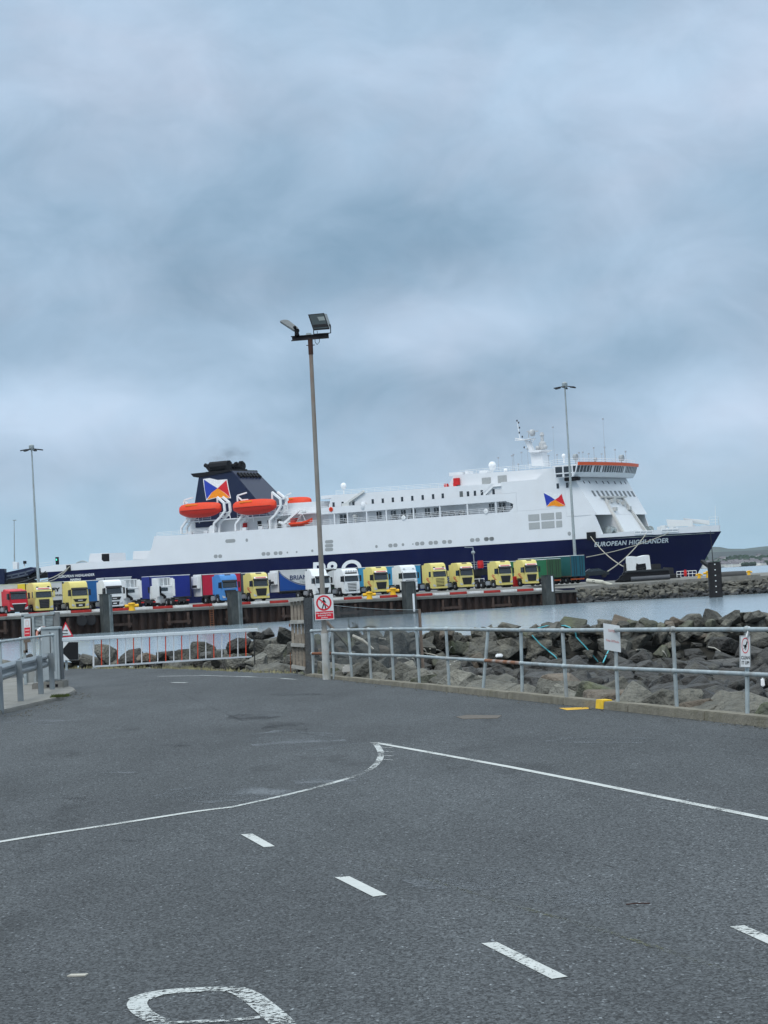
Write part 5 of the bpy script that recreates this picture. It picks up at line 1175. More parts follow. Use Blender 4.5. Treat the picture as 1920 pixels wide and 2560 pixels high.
# tractor units seen from behind
def rear_unit():
    e = empty('tractor_unit')
    MB().prism([(5.0, .95), (5.0, 2.75), (5.05, 2.8), (6.9, 2.8), (7.2, 2.0), (7.25, .5), (5.0, .5)], -1.22, 1.22, 'x').build('cab', P_W, e, bevel=.07, smooth=True)
    d = MB(); d.box(-1.2, -1.08, 4.7, 6.3, 2.8, 3.75); d.box(1.08, 1.2, 4.7, 6.3, 2.8, 3.75); d.box(-1.2, 1.2, 5.6, 6.5, 3.72, 3.85); d.box(-1.2, 1.2, 6.3, 6.45, 2.8, 3.75); d.build('roof_deflector', P_W, e, bevel=.04)
    d = MB(); [d.box(x - .04, x + .04, 5.3, 5.4, 2.8, 3.72) for x in (-.6, 0, .6)]; d.build('deflector_strut', P_W, e)
    for sx in (-1, 1): MB().box(min(sx * 1.1, sx * 1.22), max(sx * 1.1, sx * 1.22), 4.35, 5.0, 1.3, 3.6).build('side_fairing', P_W, e, bevel=.03)
    MB().box(-.55, .45, 4.95, 5.02, 2.05, 2.5).build('rear_window', m_glass, e, bevel=.05)
    for z in (1.5, 1.75, 2.62): MB().box(-1.1, 1.1, 4.96, 5.0, z, z + .03).build('panel_rib', m_wpaint, e)
    MB().tube((-.85, 4.75, 2.7), (-.85, 4.75, 1.7), .17).tube((-.85, 4.75, 1.75), (-.25, 4.6, 1.35), .17).tube((-.25, 4.6, 1.4), (-.25, 4.6, 1.0), .2).build('air_intake', m_black, e, smooth=True)
    MB().box(-.42, .42, 0.1, 6, .62, .95).box(-.9, .9, .0, .3, .55, .85).build('chassis', m_chs, e)
    MB().box(-.5, .5, 1.3, 2.5, .98, 1.14).build('fifth_wheel', m_chs, e, bevel=.04)
    for sx in (-1, 1):
        for wy in (.85, 2.2, 6.2):
            tw = .16 if wy > 6 else .28; xx = sx * (1.07 if wy > 6 else .95)
            ty = MB().lathe((xx, wy, .5), [(.3, -tw), (.46, -tw), (.5, -tw * .7), (.5, tw * .7), (.46, tw), (.3, tw)], 20, 'X').build('wheel', m_rubber, e, smooth=True)
            MB().lathe((xx, wy, .5), [(.1, -tw - .02), (.29, -tw + .02), (.29, tw - .02), (.1, tw + .02)], 14, 'X').build('rim', m_chrome, ty)
            if wy < 3: MB().box(xx - .3, xx + .3, wy - .5, wy + .5, 1.03, 1.10).build('mudguard', m_trim, e, bevel=.02)
        MB().box(sx * .85 - .2, sx * .85 + .2, -.04, .02, .62, .76).build('tail_light', m_red, e)
        MB().box(sx * .82 - .3, sx * .82 + .3, 3.0, 4.2, .45, 1.02).build('fuel_tank', m_chrome, e, bevel=.08)
        MB().box(sx * 1.42 - .1, sx * 1.42 + .1, 6.9, 7.1, 1.9, 2.7).build('mirror', m_trim, e, bevel=.04)
    return e
ru = rear_unit(); place(ru, 372, 1518, 'white tractor unit seen from behind, beside the white lorry and a yellow bollard', 17.5, grp='tractor units seen from behind')
place(copy_tree(ru), 456, 1514, 'white tractor unit seen from behind, nearer the red trailer', 17.5, grp='tractor units seen from behind')
# ================================================================== trailers and boxes
m_curt = lambda n_, c: mat(n_, c, .55, var=.08, vscale=.9)
def trailer(u0, u1, off, label, side, end, roof=m_wpaint, top=4.0, perp=False, length=13.6, D=None, refrig=False, zb=1.15, wheels=True):
    if perp:
        p = at(u0, 1450, D); L_ = length; e = empty('trailer', (p.x, p.y, QZ - .02), QA); fx = -1
    else:
        a = onq(u0, off); b = onq(u1, off); L_ = (b - a).length; a = a - qn * 1.25; e = empty('trailer', (a.x, a.y, QZ), QA - pi / 2)
    tag(e, label, 'trailer', 'trailers standing behind the lorries')
    MB().box(-1.24, 1.24, .02, L_, zb, top - .08).build('box_body', side, e, bevel=.02)
    fr = MB()
    n_ = max(1, int(L_ / 3.4))
    for sx in (-1, 1):
        x0, x1 = sorted((sx * 1.22, sx * 1.27))
        for k in range(n_ + 1):
            y = min(L_ - .05, max(.05, L_ * k / n_)); fr.box(x0, x1, y - .05, y + .05, zb - .12, top - .04)
        fr.box(x0, x1, 0, L_, zb - .14, zb + .04)
    fr.build('frame', m_chs, e) if not perp else fr.build('frame', mat('frame_brown', (.10, .075, .06), .6), e)
    MB().box(-1.27, 1.27, 0, L_, top - .1, top).build('roof', roof, e, bevel=.02)
    MB().box(-1.24, 1.24, -.04, .04, zb - .1, top - .06).build('front_wall' if not perp else 'rear_door', end, e, bevel=.02)
    if perp:
        d = MB(); [d.tube((x, -.07, zb), (x, -.07, top - .15), .03, n=6) for x in (-.75, -.35, .35, .75)]; d.build('door_rod', m_chs, e)
        MB().box(-1.2, 1.2, .2, .35, .55, .75).build('underrun_bar', mat('underrun_red', (.45, .09, .03), .6), e)
    if refrig: MB().box(-1.0, 1.0, -.5, -.04, 2.1, top - .25).build('cooling_unit', m_wpaint, e, bevel=.06); MB().box(-.7, .7, -.52, -.49, 2.25, 2.6).build('unit_grille', m_trim, e)
    if wheels:
        for sx in (-1, 1):
            for k in range(3):
                wy = (L_ - 4.6 + 1.35 * k) if not perp else (1.6 + 1.35 * k)
                if wy < .6: continue
                ty = MB().lathe((sx * .98, wy, .5), [(.3, -.2), (.46, -.2), (.5, -.14), (.5, .14), (.46, .2), (.3, .2)], 16, 'X').build('wheel', m_rubber, e, smooth=True)
                MB().lathe((sx * .98, wy, .5), [(.1, -.22), (.28, -.18), (.28, .18), (.1, .22)], 12, 'X').build('rim', m_chrome, ty)
        MB().box(-.45, .45, .8, L_ - .2, .8, zb).build('chassis', m_chs, e)
    return e, L_
def side_text(e, s, y, z, w, h, m, bold=.03):
    return text_on('lettering', s, lambda tx, ty: Vector((1.285, y + w * tx, z + h * ty)), m, e, bold)
def side_poly(e, pts, m, x=1.262, nm='side_graphic'):
    return MB().prism(pts, x - .012, x + .006, 'x').build(nm, m, e)
c_w = m_curt('curtain_white', (.62, .63, .64)); c_b = m_curt('curtain_blue', (.02, .12, .33)); c_db = m_curt('curtain_deep_blue', (.012, .025, .22)); c_r = m_curt('curtain_red', (.50, .015, .05))
c_sw = m_curt('swoosh_blue', (.012, .07, .30)); c_cy = m_curt('curtain_cyan', (.05, .30, .52)); c_g = m_curt('curtain_green', (.015, .14, .06)); c_t = m_curt('curtain_teal', (.015, .10, .10)); c_dg = m_curt('door_green', (.03, .085, .04)); c_te = m_curt('door_teal', (.010, .09, .13)); c_y = m_curt('panel_yellow', (.72, .55, .03)); c_k = m_curt('ink', (.01, .01, .012)); c_nv = m_curt('ink_navy', (.01, .03, .12)); c_gy = m_curt('faint_grey', (.42, .45, .47)); c_cream = m_curt('roof_cream', (.62, .66, .52))
trailer(-150, 52, 27, 'white trailer with pale roof behind the red lorry at the far left', c_w, c_w, c_cream)
e, L_ = trailer(64, 158, 24.5, 'white trailer with yellow front panel and black bold lettering', c_w, c_y, c_cream)
side_poly(e, [(.05, 1.25), (1.15, 1.25), (1.15, 3.85), (.05, 3.85)], c_y)
MB().lathe((1.275, .62, 3.2), [(.30, -.01), (.30, .015)], 18, 'X').build('round_emblem', mat('emblem_orange', (.75, .13, .02), .5), e)
side_text(e, 'NEY', L_ - 2.3, 2.75, 1.9, .48, c_k, .05); side_text(e, 'CHANNEL', L_ - 2.1, 2.15, 2.0, .2, c_k); side_poly(e, [(L_ - 2.2, 1.2), (L_ - .2, 1.2), (L_ - .2, 1.6), (L_ - 2.2, 1.6)], c_k)
trailer(158, 250, 25, 'mid blue box trailer behind the yellow lorry', c_b, c_b)
trailer(262, 332, 27, 'pale grey trailer behind the white lorry', c_gy, c_gy, top=4.25)
trailer(376, 478, 27, 'deep blue trailer showing between the two white tractor units', c_db, c_db, top=4.15)
e, L_ = trailer(506, 605, 25.5, 'red curtain trailer with white cooling unit on its front', c_r, c_w, top=4.05, refrig=True)
side_text(e, 'F', 4.1, 2.6, .75, .9, m_bord, .04); side_text(e, '...', 4.5, 2.1, .9, .2, m_bord)
trailer(603, 664, 28, 'white trailer with dark side glimpsed between the blue and yellow lorries', m_curt('curtain_slate', (.06, .08, .10)), c_w, top=4.0)
e, L_ = trailer(699, 838, 27, 'white trailer with blue swoosh and large dark name lettering', c_w, c_w, top=4.1, refrig=True)
sw = [(.1, 1.2)]; N2 = 14
arc = [(.12 + (L_ * .52) * (k / N2), 3.85 - 2.1 * sin(pi / 2 * (k / N2)) ** .75) for k in range(N2 + 1)] + [(L_ - .1, 1.72)]
side_poly(e, [(.1, 1.2)] + arc + [(L_ - .1, 1.2)], c_sw)
arc2 = [(y, z + .16) for y, z in arc]; side_poly(e, arc2 + [(y, z - .09 + .16) for y, z in reversed(arc)], c_nv)
side_text(e, 'BRIAN', L_ * .20, 2.68, L_ * .31, .66, c_nv, .012); side_text(e, 'TRANSPORT', L_ * .36, 2.2, L_ * .4, .3, c_gy)
e, L_ = trailer(812, 896, 24.2, 'green trailer with black and white round graphic beside the lorry with roof lamps', c_g, c_g, top=3.95)
side_poly(e, [(1.2 + 2.6 * cos(a), 2.6 + 1.35 * sin(a)) for a in [2 * pi * k / 20 for k in range(20)]], c_k)
side_poly(e, [(2.0 + 1.9 * cos(a), 2.7 + 1.05 * sin(a)) for a in [2 * pi * k / 20 for k in range(20)]], c_w, 1.275)
trailer(897, 1056, 26.5, 'light blue trailer behind the yellow and the white lorry', c_cy, c_w, top=3.95)
trailer(1387, 0, 0, 'long green trailer with dark green rear doors, end on, left of the teal one', c_g, c_dg, perp=True, D=333.5, top=3.82)
trailer(1447, 0, 0, 'dark teal trailer, end on, at the right end of the parked row', c_t, c_te, perp=True, D=336, top=4.15)
for u, D, lab in ((1250 + 1240 * 0, 0, None),): pass
# ================================================================== small things on the quay
def box_thing(name, lab, cat, u, v, D, w, h, d, m, bevel=.05, rz=None):
    p = at(u, v, D); o = MB().box(-w / 2, w / 2, -d / 2, d / 2, 0, h).build(name, m, bevel=bevel); o.location = p; o.rotation_euler = (0, 0, QA if rz is None else rz); tag(o, lab, cat); return o
# gangway with platform, rails, lamp
gp = at(1201, 1441, 350); e = empty('gangway', (gp.x, gp.y, QZ), QA); tag(e, 'dark boarding platform with rails, red buoy and lamp behind the lorries', 'gangway')
mb = MB(); mb.box(-1.6, 2.6, 0, 3, 1.9, 2.9); mb.box(-1.2, .4, .3, 2.5, .8, 1.9); mb.build('platform', m_trim, e, bevel=.05)
rail(e, [(-1.6, 0, 2.9), (2.6, 0, 2.9)], 1.1, m=m_galv, step=1.0); rail(e, [(-6.2, .2, .6), (-1.6, .2, 2.9)], 1.0, m=m_galv, step=1.0)
MB().beam((-6.2, .6, .4), (-1.6, .6, 2.7), 1.0, .15).build('stair_flight', m_galv, e)
MB().tube((-1.0, 0, 2.9), (-1.1, 0, 6.3), .07).beam((-2.6, 0, 6.35), (-1.1, 0, 6.3), .12).lathe((-1.1, 0, 5.4), [(.1, -.2), (.3, 0), (.28, .25), (.1, .35)], 10).build('lamp_post', m_galv, e)
MB().lathe((0, -.2, 3.6), [(.45, -.55), (.5, 0), (.4, .6)], 12).build('lifebuoy_case', m_red, e)
mb = MB(); [mb.tube((x, -.2, 0), (x, -.2, 1.5), .06) for x in (-1.4, -.4, .5)]; [mb.tube((-1.4, -.2, z), (.5, -.2, z), .05) for z in (.3, .8, 1.4)]; mb.build('white_frame', m_wpaint, e)
p = onq(1291, 19, 1460); o = MB().box(-.45, .45, -.3, .3, 0, 1.5).box(-.2, .2, -.34, -.28, .9, 1.3).build('red_cabinet', m_red, bevel=.04); o.location = (p.x, p.y, QZ); o.rotation_euler = (0, 0, QA); tag(o, 'red locker standing between the two rightmost yellow lorries', 'locker')
# tall lighting masts
def mast(u0, v0, u1, v1, D, lab, lamps=6, sc=1.0):
    a = at(u1, v1, D); b = at(u0, v0, D); h = b.z - QZ; e = empty('light_mast', (a.x, a.y, QZ)); tag(e, lab, 'light mast', 'tall lighting masts')
    MB().tube((0, 0, 0), (b.x - a.x, 0, h), .26 * sc, .11 * sc, 12).build('mast_pole', m_galv, e, smooth=True)
    hx = b.x - a.x; MB().lathe((hx, 0, h), [(.28 * sc, -.1), (.42 * sc, .15), (.42 * sc, .65), (.2 * sc, .8)], 14).build('head_frame', m_galv, e, smooth=True)
    for k in range(lamps):
        an = 2 * pi * k / lamps + .3; cx, cy = cos(an), sin(an)
        l = MB().beam((hx, 0, h + .15), (hx + 1.0 * cx * sc, 1.0 * cy * sc, h + .05), .08).beam((hx + .95 * cx * sc, .95 * cy * sc, h), (hx + 1.75 * cx * sc, 1.75 * cy * sc, h - .12), .42 * sc, .16).build('floodlight', m_trim, e)
    MB().box(-.35, .35, -.35, .35, 0, .9).build('base_box', m_galv, e, bevel=.04)
mast(79, 1124, 97.5, 1480, 352, 'tall lighting mast rising behind the yellow lorries at the left')
mast(1412, 968, 1441, 1450, 348, 'tall lighting mast in front of the ferry bow, beside the teal trailer')
# stuff near the bow
cp_ = at(1604, 1445, 352); e = empty('tractor_unit', (cp_.x, cp_.y, QZ), QA * .0 + .25); tag(e, 'white tractor cab seen from behind above the dark inflatable boat', 'tractor unit')
MB().prism([(-1.72, .9), (-1.6, 3.55), (-1.3, 3.65), (-.75, 3.55), (-.1, 3.5), (.6, 3.62), (1.2, 3.72), (1.5, 3.65), (1.72, .9)], 0, 2.2).build('cab', P_W, e, bevel=.06)
MB().prism([(-.8, 1.1), (-.85, 1.9), (-.7, 2.5), (-.4, 2.35), (.3, 2.4), (.75, 2.45), (.85, 1.6), (.6, 1.1)], -.06, .02).build('rear_recess', m_black, e)
mb = MB(); mb.beam((-.6, -.1, 1.6), (.6, -.1, 1.8), .12); mb.beam((.1, -.1, 1.0), (.3, -.12, 1.8), .1); mb.beam((-.3, -.1, 1.0), (-.1, -.1, 1.5), .12); mb.build('chassis', m_chs, e)
for sx in (-1, 1): MB().lathe((sx * 1.0, .2, .5), [(.3, -.25), (.5, -.2), (.5, .2), (.3, .25)], 16, 'X').build('wheel', m_rubber, e, smooth=True)
bp = at(1603, 1454, 336); e = empty('inflatable_boat', bp); tag(e, 'long black inflatable boat lying on the pier before the white cab', 'boat')
mb = MB(); mb.prism([(-4.1, .1), (-2.6, .05), (4.1, .15), (4.2, 1.25), (3.9, 1.62), (1.0, 1.65), (-2.3, 1.6), (-2.9, 1.25), (-3.0, .8)], -.9, .9); mb.build('boat_hull', m_black, e, bevel=.25, smooth=True)
MB().tube((-1.6, -1.15, .42), (4.1, -1.15, .48), .36, n=16).tube((-1.6, 1.15, .42), (4.1, 1.15, .48), .36, n=16).build('side_tube', mat('tube_grey', (.075, .08, .09), .5), e, smooth=True)
MB().prism([(-2.3, 1.4), (4.1, 1.4), (4.0, 1.75), (-2.1, 1.7)], -1.05, 1.05).build('deck_edge', mat('boat_edge', (.03, .035, .04), .5), e, bevel=.1)
MB().box(1.6, 3.0, -.4, .4, 1.7, 2.5).build('console', m_trim, e, bevel=.1)
cpx = at(1488, 1445, 345); e = empty('parked_car', cpx, 0); tag(e, 'dark parked car left of the inflatable boat, below the crossing ropes', 'car')
MB().prism([(-2.1, .35), (-2.1, .85), (-1.5, 1.0), (-.9, 1.42), (.7, 1.45), (1.4, 1.0), (2.1, .85), (2.15, .4)], -.85, .85).build('body', mat('car_paint', (.02, .028, .035), .3), e, bevel=.1, smooth=True)
MB().prism([(-1.35, 1.0), (-.85, 1.36), (.65, 1.38), (1.2, 1.0)], -.87, .87).build('window', m_glass, e)
for wx in (-1.3, 1.35):
    for wy in (-.8, .8): MB().lathe((wx, wy, .33), [(.2, -.1), (.33, -.09), (.33, .09), (.2, .1)], 14, 'Y').build('wheel', m_rubber, e)
a = at(1467, 1452, 322); b = at(1508, 1456, 321); c = at(1530, 1462, 320.5); mb = MB(); mb.tube(a, b, .32, n=14); mb.tube(b + Vector((0, 0, -.05)), c, .26, .2, n=12); o = mb.build('pipe', mat('pipe_cream', (.45, .44, .38), .6, stain=(.2, .18, .14), sscale=1, samt=.5), smooth=True); tag(o, 'cream length of wide pipe on the stones left of the inflatable boat', 'pipe')
e = text_on('lettering', 'G', lambda x, y: a.lerp(b, .3 + .18 * x) + Vector((0, -.34, -.18 + .36 * y)), c_k, o, .03)
gp = at(1717, 1442, 338); e = empty('guard_rail', gp); tag(e, 'white guard rail with a red buoy below the ferry bow', 'rail')
rail(e, [(-1.45, 0, 0), (1.45, 0, 0)], .85, name='rail_frame', n=2, step=.5, r=.045)
MB().lathe((-.2, -.1, .1), [(.2, 0), (.25, .5), (.15, .95)], 10).build('buoy', m_red, e)
# dark boxes near the bow
for u, v, D, w, h, lab in ((1672, 1445, 350, 1.6, 1.7, 'dark equipment box behind the inflatable boat'), (1679, 1446, 340, 2.6, .75, 'low dark heap at the right end of the inflatable boat'), (1570, 1400 + 40, 354, 1.3, 2.0, 'dark narrow box left of the white cab')):
    p = at(u, v, D); o = MB().hexa([(-w / 2, -.6, 0), (w / 2, -.6, 0), (w / 2, .6, 0), (-w / 2, .6, 0)], [(-w * .42, -.5, h), (w * .45, -.5, h * .92), (w * .45, .5, h * .92), (-w * .42, .5, h)]).box(-w * .3, w * .3, -.64, -.58, h * .2, h * .6).build('equipment_box', m_trim, bevel=.06); o.location = p; tag(o, lab, 'equipment')
p = at(1833, 1440, 335); o = MB().lathe((0, 0, .5), [(.1, -1.9), (.55, -1.9), (.6, -1.5), (.6, 1.5), (.55, 1.9), (.1, 1.9)], 16, 'X').build('pipe', mat('pipe_dark', (.05, .05, .05), .6), smooth=True); o.location = p - Vector((0, 0, .4)); tag(o, 'dark wide pipe lying on the pier right of the black dolphin pile', 'pipe')
# black dolphin pile with thin pole
dp = gnd(1790, 1493.5, WZ); e = empty('dolphin_pile', dp); tag(e, 'big black mooring pile standing alone in the water with white marks and a thin pole', 'pile')
MB().prism([(-.82, -.6), (.82, -.6), (.82, .6), (-.82, .6)], -2, 4.55, 'z').build('pile_body', mat('dolphin_black', (.014, .013, .014), .7, var=.4, vscale=2), e, bevel=.12)
for k in range(6): MB().box(-.08, .08, -.66, -.6, 4.25 - .72 * k, 4.38 - .72 * k).build('depth_mark', m_wpaint, e)
MB().tube((-.12, 0, 4.5), (-.25, 0, 8.7), .06, .04, 6).build('pole', m_trim, e)
MB().box(-.85, .85, -.63, .63, 4.54, 4.62).build('cap', m_chs, e)
a = SW(S3(*c4(1410, 968), -4)); b = SW(S3(*c4(1460, 1020), -6)); o = MB().beam(at(1755, 1403, 330), at(1785, 1425, 326), .5, .4).build('strut', m_black); tag(o, 'dark slanting strut between the bow and the black pile', 'strut')
# mooring ropes
rope('mooring_rope', sag(SW(surf(*c4(700, 808), .3)), at(1576, 1424, 352), .9), .09, 'thick pale rope from the fairlead box down to the white cab', m_rope)
rope('mooring_rope', sag(SW(surf(*c4(1045, 795), .3)), at(1510, 1434, 346), .7), .09, 'thick pale rope crossing down to the left towards the dark car', m_rope)
rope('mooring_rope', sag(SW(surf(*c4(1190, 785), .3)), at(1466, 1393, 336), .45), .07, 'thin rope running long and flat across the bow to the teal trailer', m_rope)
rope('mooring_rope', sag(SW(S3(*c1(600, 265), -SB - .2)), at(104, 1452, 420), .5), .10, 'pale rope from the stern fairlead down to the quay, upper of two', m_rope)
rope('mooring_rope', sag(SW(S3(*c1(590, 278), -SB - .2)), at(100, 1455, 420), .9), .10, 'pale rope from the stern fairlead down to the quay, lower of two', m_rope)
rope('mooring_rope', sag(at(115, 1428, 470), at(20, 1460, 420), .5), .08, 'dark thin cable from the stern down to the far left', m_chs)
p = S3(*c1(593, 275), -SB); MB().box(p.x - .6, p.x + .6, -SB - .1, -SB + .2, p.z - .7, p.z + .6).build('fairlead', m_black, ferry)
# ================================================================== linkspan at the stern
DL = 528
def L3(a, b, D=DL): return at(*c1(a, b), D)
e = empty('linkspan', Vector((L3(150, 400).x, DL, WZ))); tag(e, 'dark navy ramp bridge reaching to the ferry stern at the far left', 'linkspan')
base = e.location
def lsl(pts, m, nm, th=10, D=DL): return MB().slab([L3(*q, D) - base for q in pts], (0, th, 0)).build(nm, m, e)
lsl([(-250, 318), (40, 318), (190, 285), (265, 268), (300, 278), (298, 305), (240, 345), (60, 400), (-250, 420)], mat('linkspan_navy', (.008, .014, .05), .5, var=.2, vscale=.3), 'side_girder')
lsl([(-30, 283), (38, 283), (38, 420), (-30, 420)], m_fun, 'end_tower', 3, DL - 2)
lsl([(35, 415), (70, 372), (180, 360), (250, 372), (300, 395), (300, 420), (35, 420)], m_black, 'under_arch', 8, DL - 1)
lsl([(235, 350), (300, 300), (410, 296), (412, 355), (260, 372)], m_black, 'ramp', 9, DL + 2)
mb = MB()
for a, b in (((60, 345), (190, 318)), ((190, 318), (290, 290)), ((40, 380), (240, 332)), ((100, 330), (100, 365)), ((160, 322), (160, 352)), ((220, 305), (220, 340))): mb.beam(L3(*a, DL - .6) - base, L3(*b, DL - .6) - base, .25, .3)
mb.build('girder_rib', mat('rib_grey', (.10, .12, .16), .6), e)
mb = MB(); mb.tube(L3(125, 222) - base, L3(122, -135) - base, .16, .09, 8); mb.beam(L3(110, -135) - base, L3(142, -137) - base, .3, .2); mb.build('lamp_pole', m_galv, e)
lsl([(108, 222), (148, 228), (148, 285), (112, 285)], m_wpaint, 'control_box', 3, DL - .5); lsl([(200, 215), (226, 215), (226, 240), (200, 240)], m_black, 'floodlight', .6, DL - .5)
mb = MB().tube(L3(212, 240) - base, L3(208, 275) - base, .15).box(0, .01, 0, .01, 0, .01); mb.build('floodlight_post', m_wpaint, e)
rail(e, [L3(335, 296) - base, L3(455, 282) - base], 1.6)
# ================================================================== far shore
def hill_strip(name, sky_, D0, D1, z0, colr, seed):
    from mathutils import noise as mn
    vs = []; fs = []; n_ = 90; mrow = 10
    for i in range(n_ + 1):
        u = sky_[0][0] + (sky_[-1][0] - sky_[0][0]) * i / n_
        for (ua, va), (ub, vb) in zip(sky_, sky_[1:]):
            if ua <= u <= ub: v = va + (vb - va) * (u - ua) / (ub - ua); break
        for j in range(mrow + 1):
            f_ = j / mrow; D = D0 + (D1 - D0) * f_; x = ray(u, v).x * D; top = CZ + ray(u, v).z * D1
            z = z0 + (top - z0) * (f_ ** 1.1) + (mn.noise(Vector((x * .004, D * .004, seed))) * 4 * f_ * (1 - f_) * 4 if j < mrow else 0)
            vs.append((x, D, z))
        vs.append((ray(u, v).x * (D1 + 700), D1 + 700, z0))
    m_ = mrow + 2
    for i in range(n_):
        for j in range(m_ - 1): a = i * m_ + j; fs.append((a, a + m_, a + m_ + 1, a + 1))
    o = MB().add(vs, fs).build(name, colr, smooth=True); tag(o, kind='structure'); return o
m_h1 = mat('hill_far', (.055, .075, .068), .95, var=.25, vscale=.004, stain=(.085, .09, .065), sscale=.006, samt=.6)
m_h2 = mat('hill_near', (.045, .055, .056), .95, var=.55, vscale=.012, stain=(.02, .03, .015), sscale=.02, samt=.8)
hill_strip('hills', [(1500, 1385), (1700, 1374), (1780, 1367), (1800, 1367.5), (1822, 1372), (1860, 1372), (1905, 1366.5), (1960, 1362), (2100, 1358), (2400, 1372)], 5200, 7200, WZ, m_h1, 1)
hill_strip('hills', [(1500, 1398), (1700, 1384), (1800, 1380), (1850, 1377.5), (1925, 1374.5), (2050, 1375), (2400, 1385)], 3300, 4600, WZ - .5, m_h2, 5)
rh = random.Random(5); m_hw = mat('house_white', (.62, .61, .57), .7, var=.1, vscale=.1, objvar=.15); m_hr = mat('house_roof', (.13, .12, .13), .8, objvar=.3)
def house_mesh(w, d, h):
    mb = MB(); mb.prism([(-w / 2, -1), (w / 2, -1), (w / 2, h), (-w / 2, h)], -d / 2, d / 2)
    mb.cur = 1; mb.prism([(-d / 2 - .4, h), (d / 2 + .4, h), (0, h + d * .38)], -w / 2 - .3, w / 2 + .3, 'x'); return mb
hm = [house_mesh(*q).build('house', [m_hw, m_hr]) for q in ((9, 7, 4.5), (16, 7, 4.2), (7, 7, 5.2))]
HL = ['small white house', 'long low white house', 'tall narrow white house']
for k in range(74):
    u = rh.choice((rh.uniform(1752, 1925), rh.uniform(1805, 1925), rh.uniform(1500, 1990))); f_ = abs(rh.gauss(0, .16)) + .015; kk = rh.randrange(3)
    D = 3300 + 1300 * f_; v_s = 1379; zz = (WZ - .5) + ((CZ + ray(u, v_s).z * 4600) - (WZ - .5)) * f_ ** 1.1
    o = hm[kk] if k < 3 and False else hm[kk].copy()
    COL.objects.link(o); o.location = (ray(u, 1400).x * D, D, zz + .3); o.rotation_euler = (0, 0, rh.uniform(-.6, .6)); s = rh.uniform(.7, 1.1); o.scale = (s, s, s)
    ps_ = 'at the waterline' if f_ < .06 else ('low on the slope' if f_ < .17 else 'higher up the slope')
    ps_ += ' right of the dolphin pile' if u > 1812 else (' behind the dolphin pile' if u > 1770 else ' close beside the ferry bow')
    tag(o, HL[kk] + ' across the bay' + ' ' + ps_, 'house', 'houses across the bay')
for o in hm: bpy.data.objects.remove(o)
for k in range(46):     # dark tree belts between the houses
    u = rh.uniform(1500, 1990); f_ = rh.uniform(.0, .55); D = 3300 + 1300 * f_
    zz = (WZ - .5) + ((CZ + ray(u, 1379).z * 4600) - (WZ - .5)) * f_ ** 1.1
    if k == 0: tw = MB()
    for j in range(rh.randint(5, 12)): tw.sphere((ray(u, 1400).x * D + j * 6 + rh.uniform(-2, 2), D + rh.uniform(-3, 3), zz + 2.5), rh.uniform(3, 5.5), 7, .9)
o = tw.build('woods', mat('far_trees', (.018, .035, .018), .95, var=.3, vscale=.05)); tag(o, 'dark far-off tree belts on the hillside', 'trees', kind='stuff')
# ================================================================== foreground street furniture
def c5(a, b): return 440 + a * K, 1360 + b * K
def c6(a, b): return 860 + a * K, 1360 + b * K
def c7(a, b): return 1300 + a * 620 / 1659, 1360 + b * 620 / 1659
def cg(a, b): return 700 + a * 300 / 1659, 1440 + b * 300 / 1659
def cs(a, b): return 1480 + a * 440 / 1659, 1530 + b * 440 / 1659
def ck(a, b): return 0 + a * K, 1480 + b * K
def cl_(a, b): return 680 + a * 180 / 1659, 760 + b * 180 / 1659
m_pole = mat('pole_grey', (.235, .22, .20), .65, var=.12, vscale=4, stain=(.20, .10, .055), sscale=2.2, samt=.9)
m_polew = mat('pole_paint', (.40, .41, .40), .7, var=.2, vscale=5, stain=(.28, .24, .14), sscale=5, samt=.7)
m_rustd = mat('rust_dark', (.055, .026, .02), .8, var=.4, vscale=8)
lb = gnd(817, 1699); LD = lb.y
e = empty('lamp_post', lb); tag(e, 'tall slim lighting column with two floodlights, rusty top and painted foot', 'lamp post')
def LP(a, b, dy=0.0): return at(*cl_(a, b), LD + dy) - lb
top = LP(880, 800)
zj = at(806, 1581, LD).z
def along(z): f_ = z / top.z; return Vector((top.x * f_, 0, z))
MB().tube((0, 0, -.05), along(.42), .088, .086, 18).tube(along(.44), along(zj - .02), .082, .08, 18).tube(along(.42), along(.44), .078, n=18).build('painted_foot', m_polew, e, smooth=True)
MB().tube(along(zj - .02), along(zj + .06), .08, .058, 18).tube(along(zj + .06), along(top.z - .32), .057, .043, 18).build('column', m_pole, e, smooth=True)
MB().tube(along(top.z - .34), along(top.z), .052, n=16).tube(along(top.z - .14) + Vector((-.09, 0, 0)), along(top.z - .14) + Vector((.09, 0, 0)), .01, n=6).build('collar', m_rustd, e, smooth=True)
mb = MB(); a, b = LP(440, 800), LP(1308, 730)
for dz in (-.045, .045): mb.beam(a + Vector((0, 0, dz)), b + Vector((0, 0, dz)), .10, .012)
mb.beam(a + Vector((.02, .0, 0)), b + Vector((0, .0, 0)), .02, .085); mb.build('cross_beam', mat('beam_steel', (.035, .03, .032), .7, var=.3, vscale=10), e)
MB().slab([LP(790, 665, -.05), LP(905, 665, -.05), LP(905, 715, -.05), LP(775, 722, -.05)], (0, .1, 0)).build('junction_box', m_galv, e, bevel=.008)
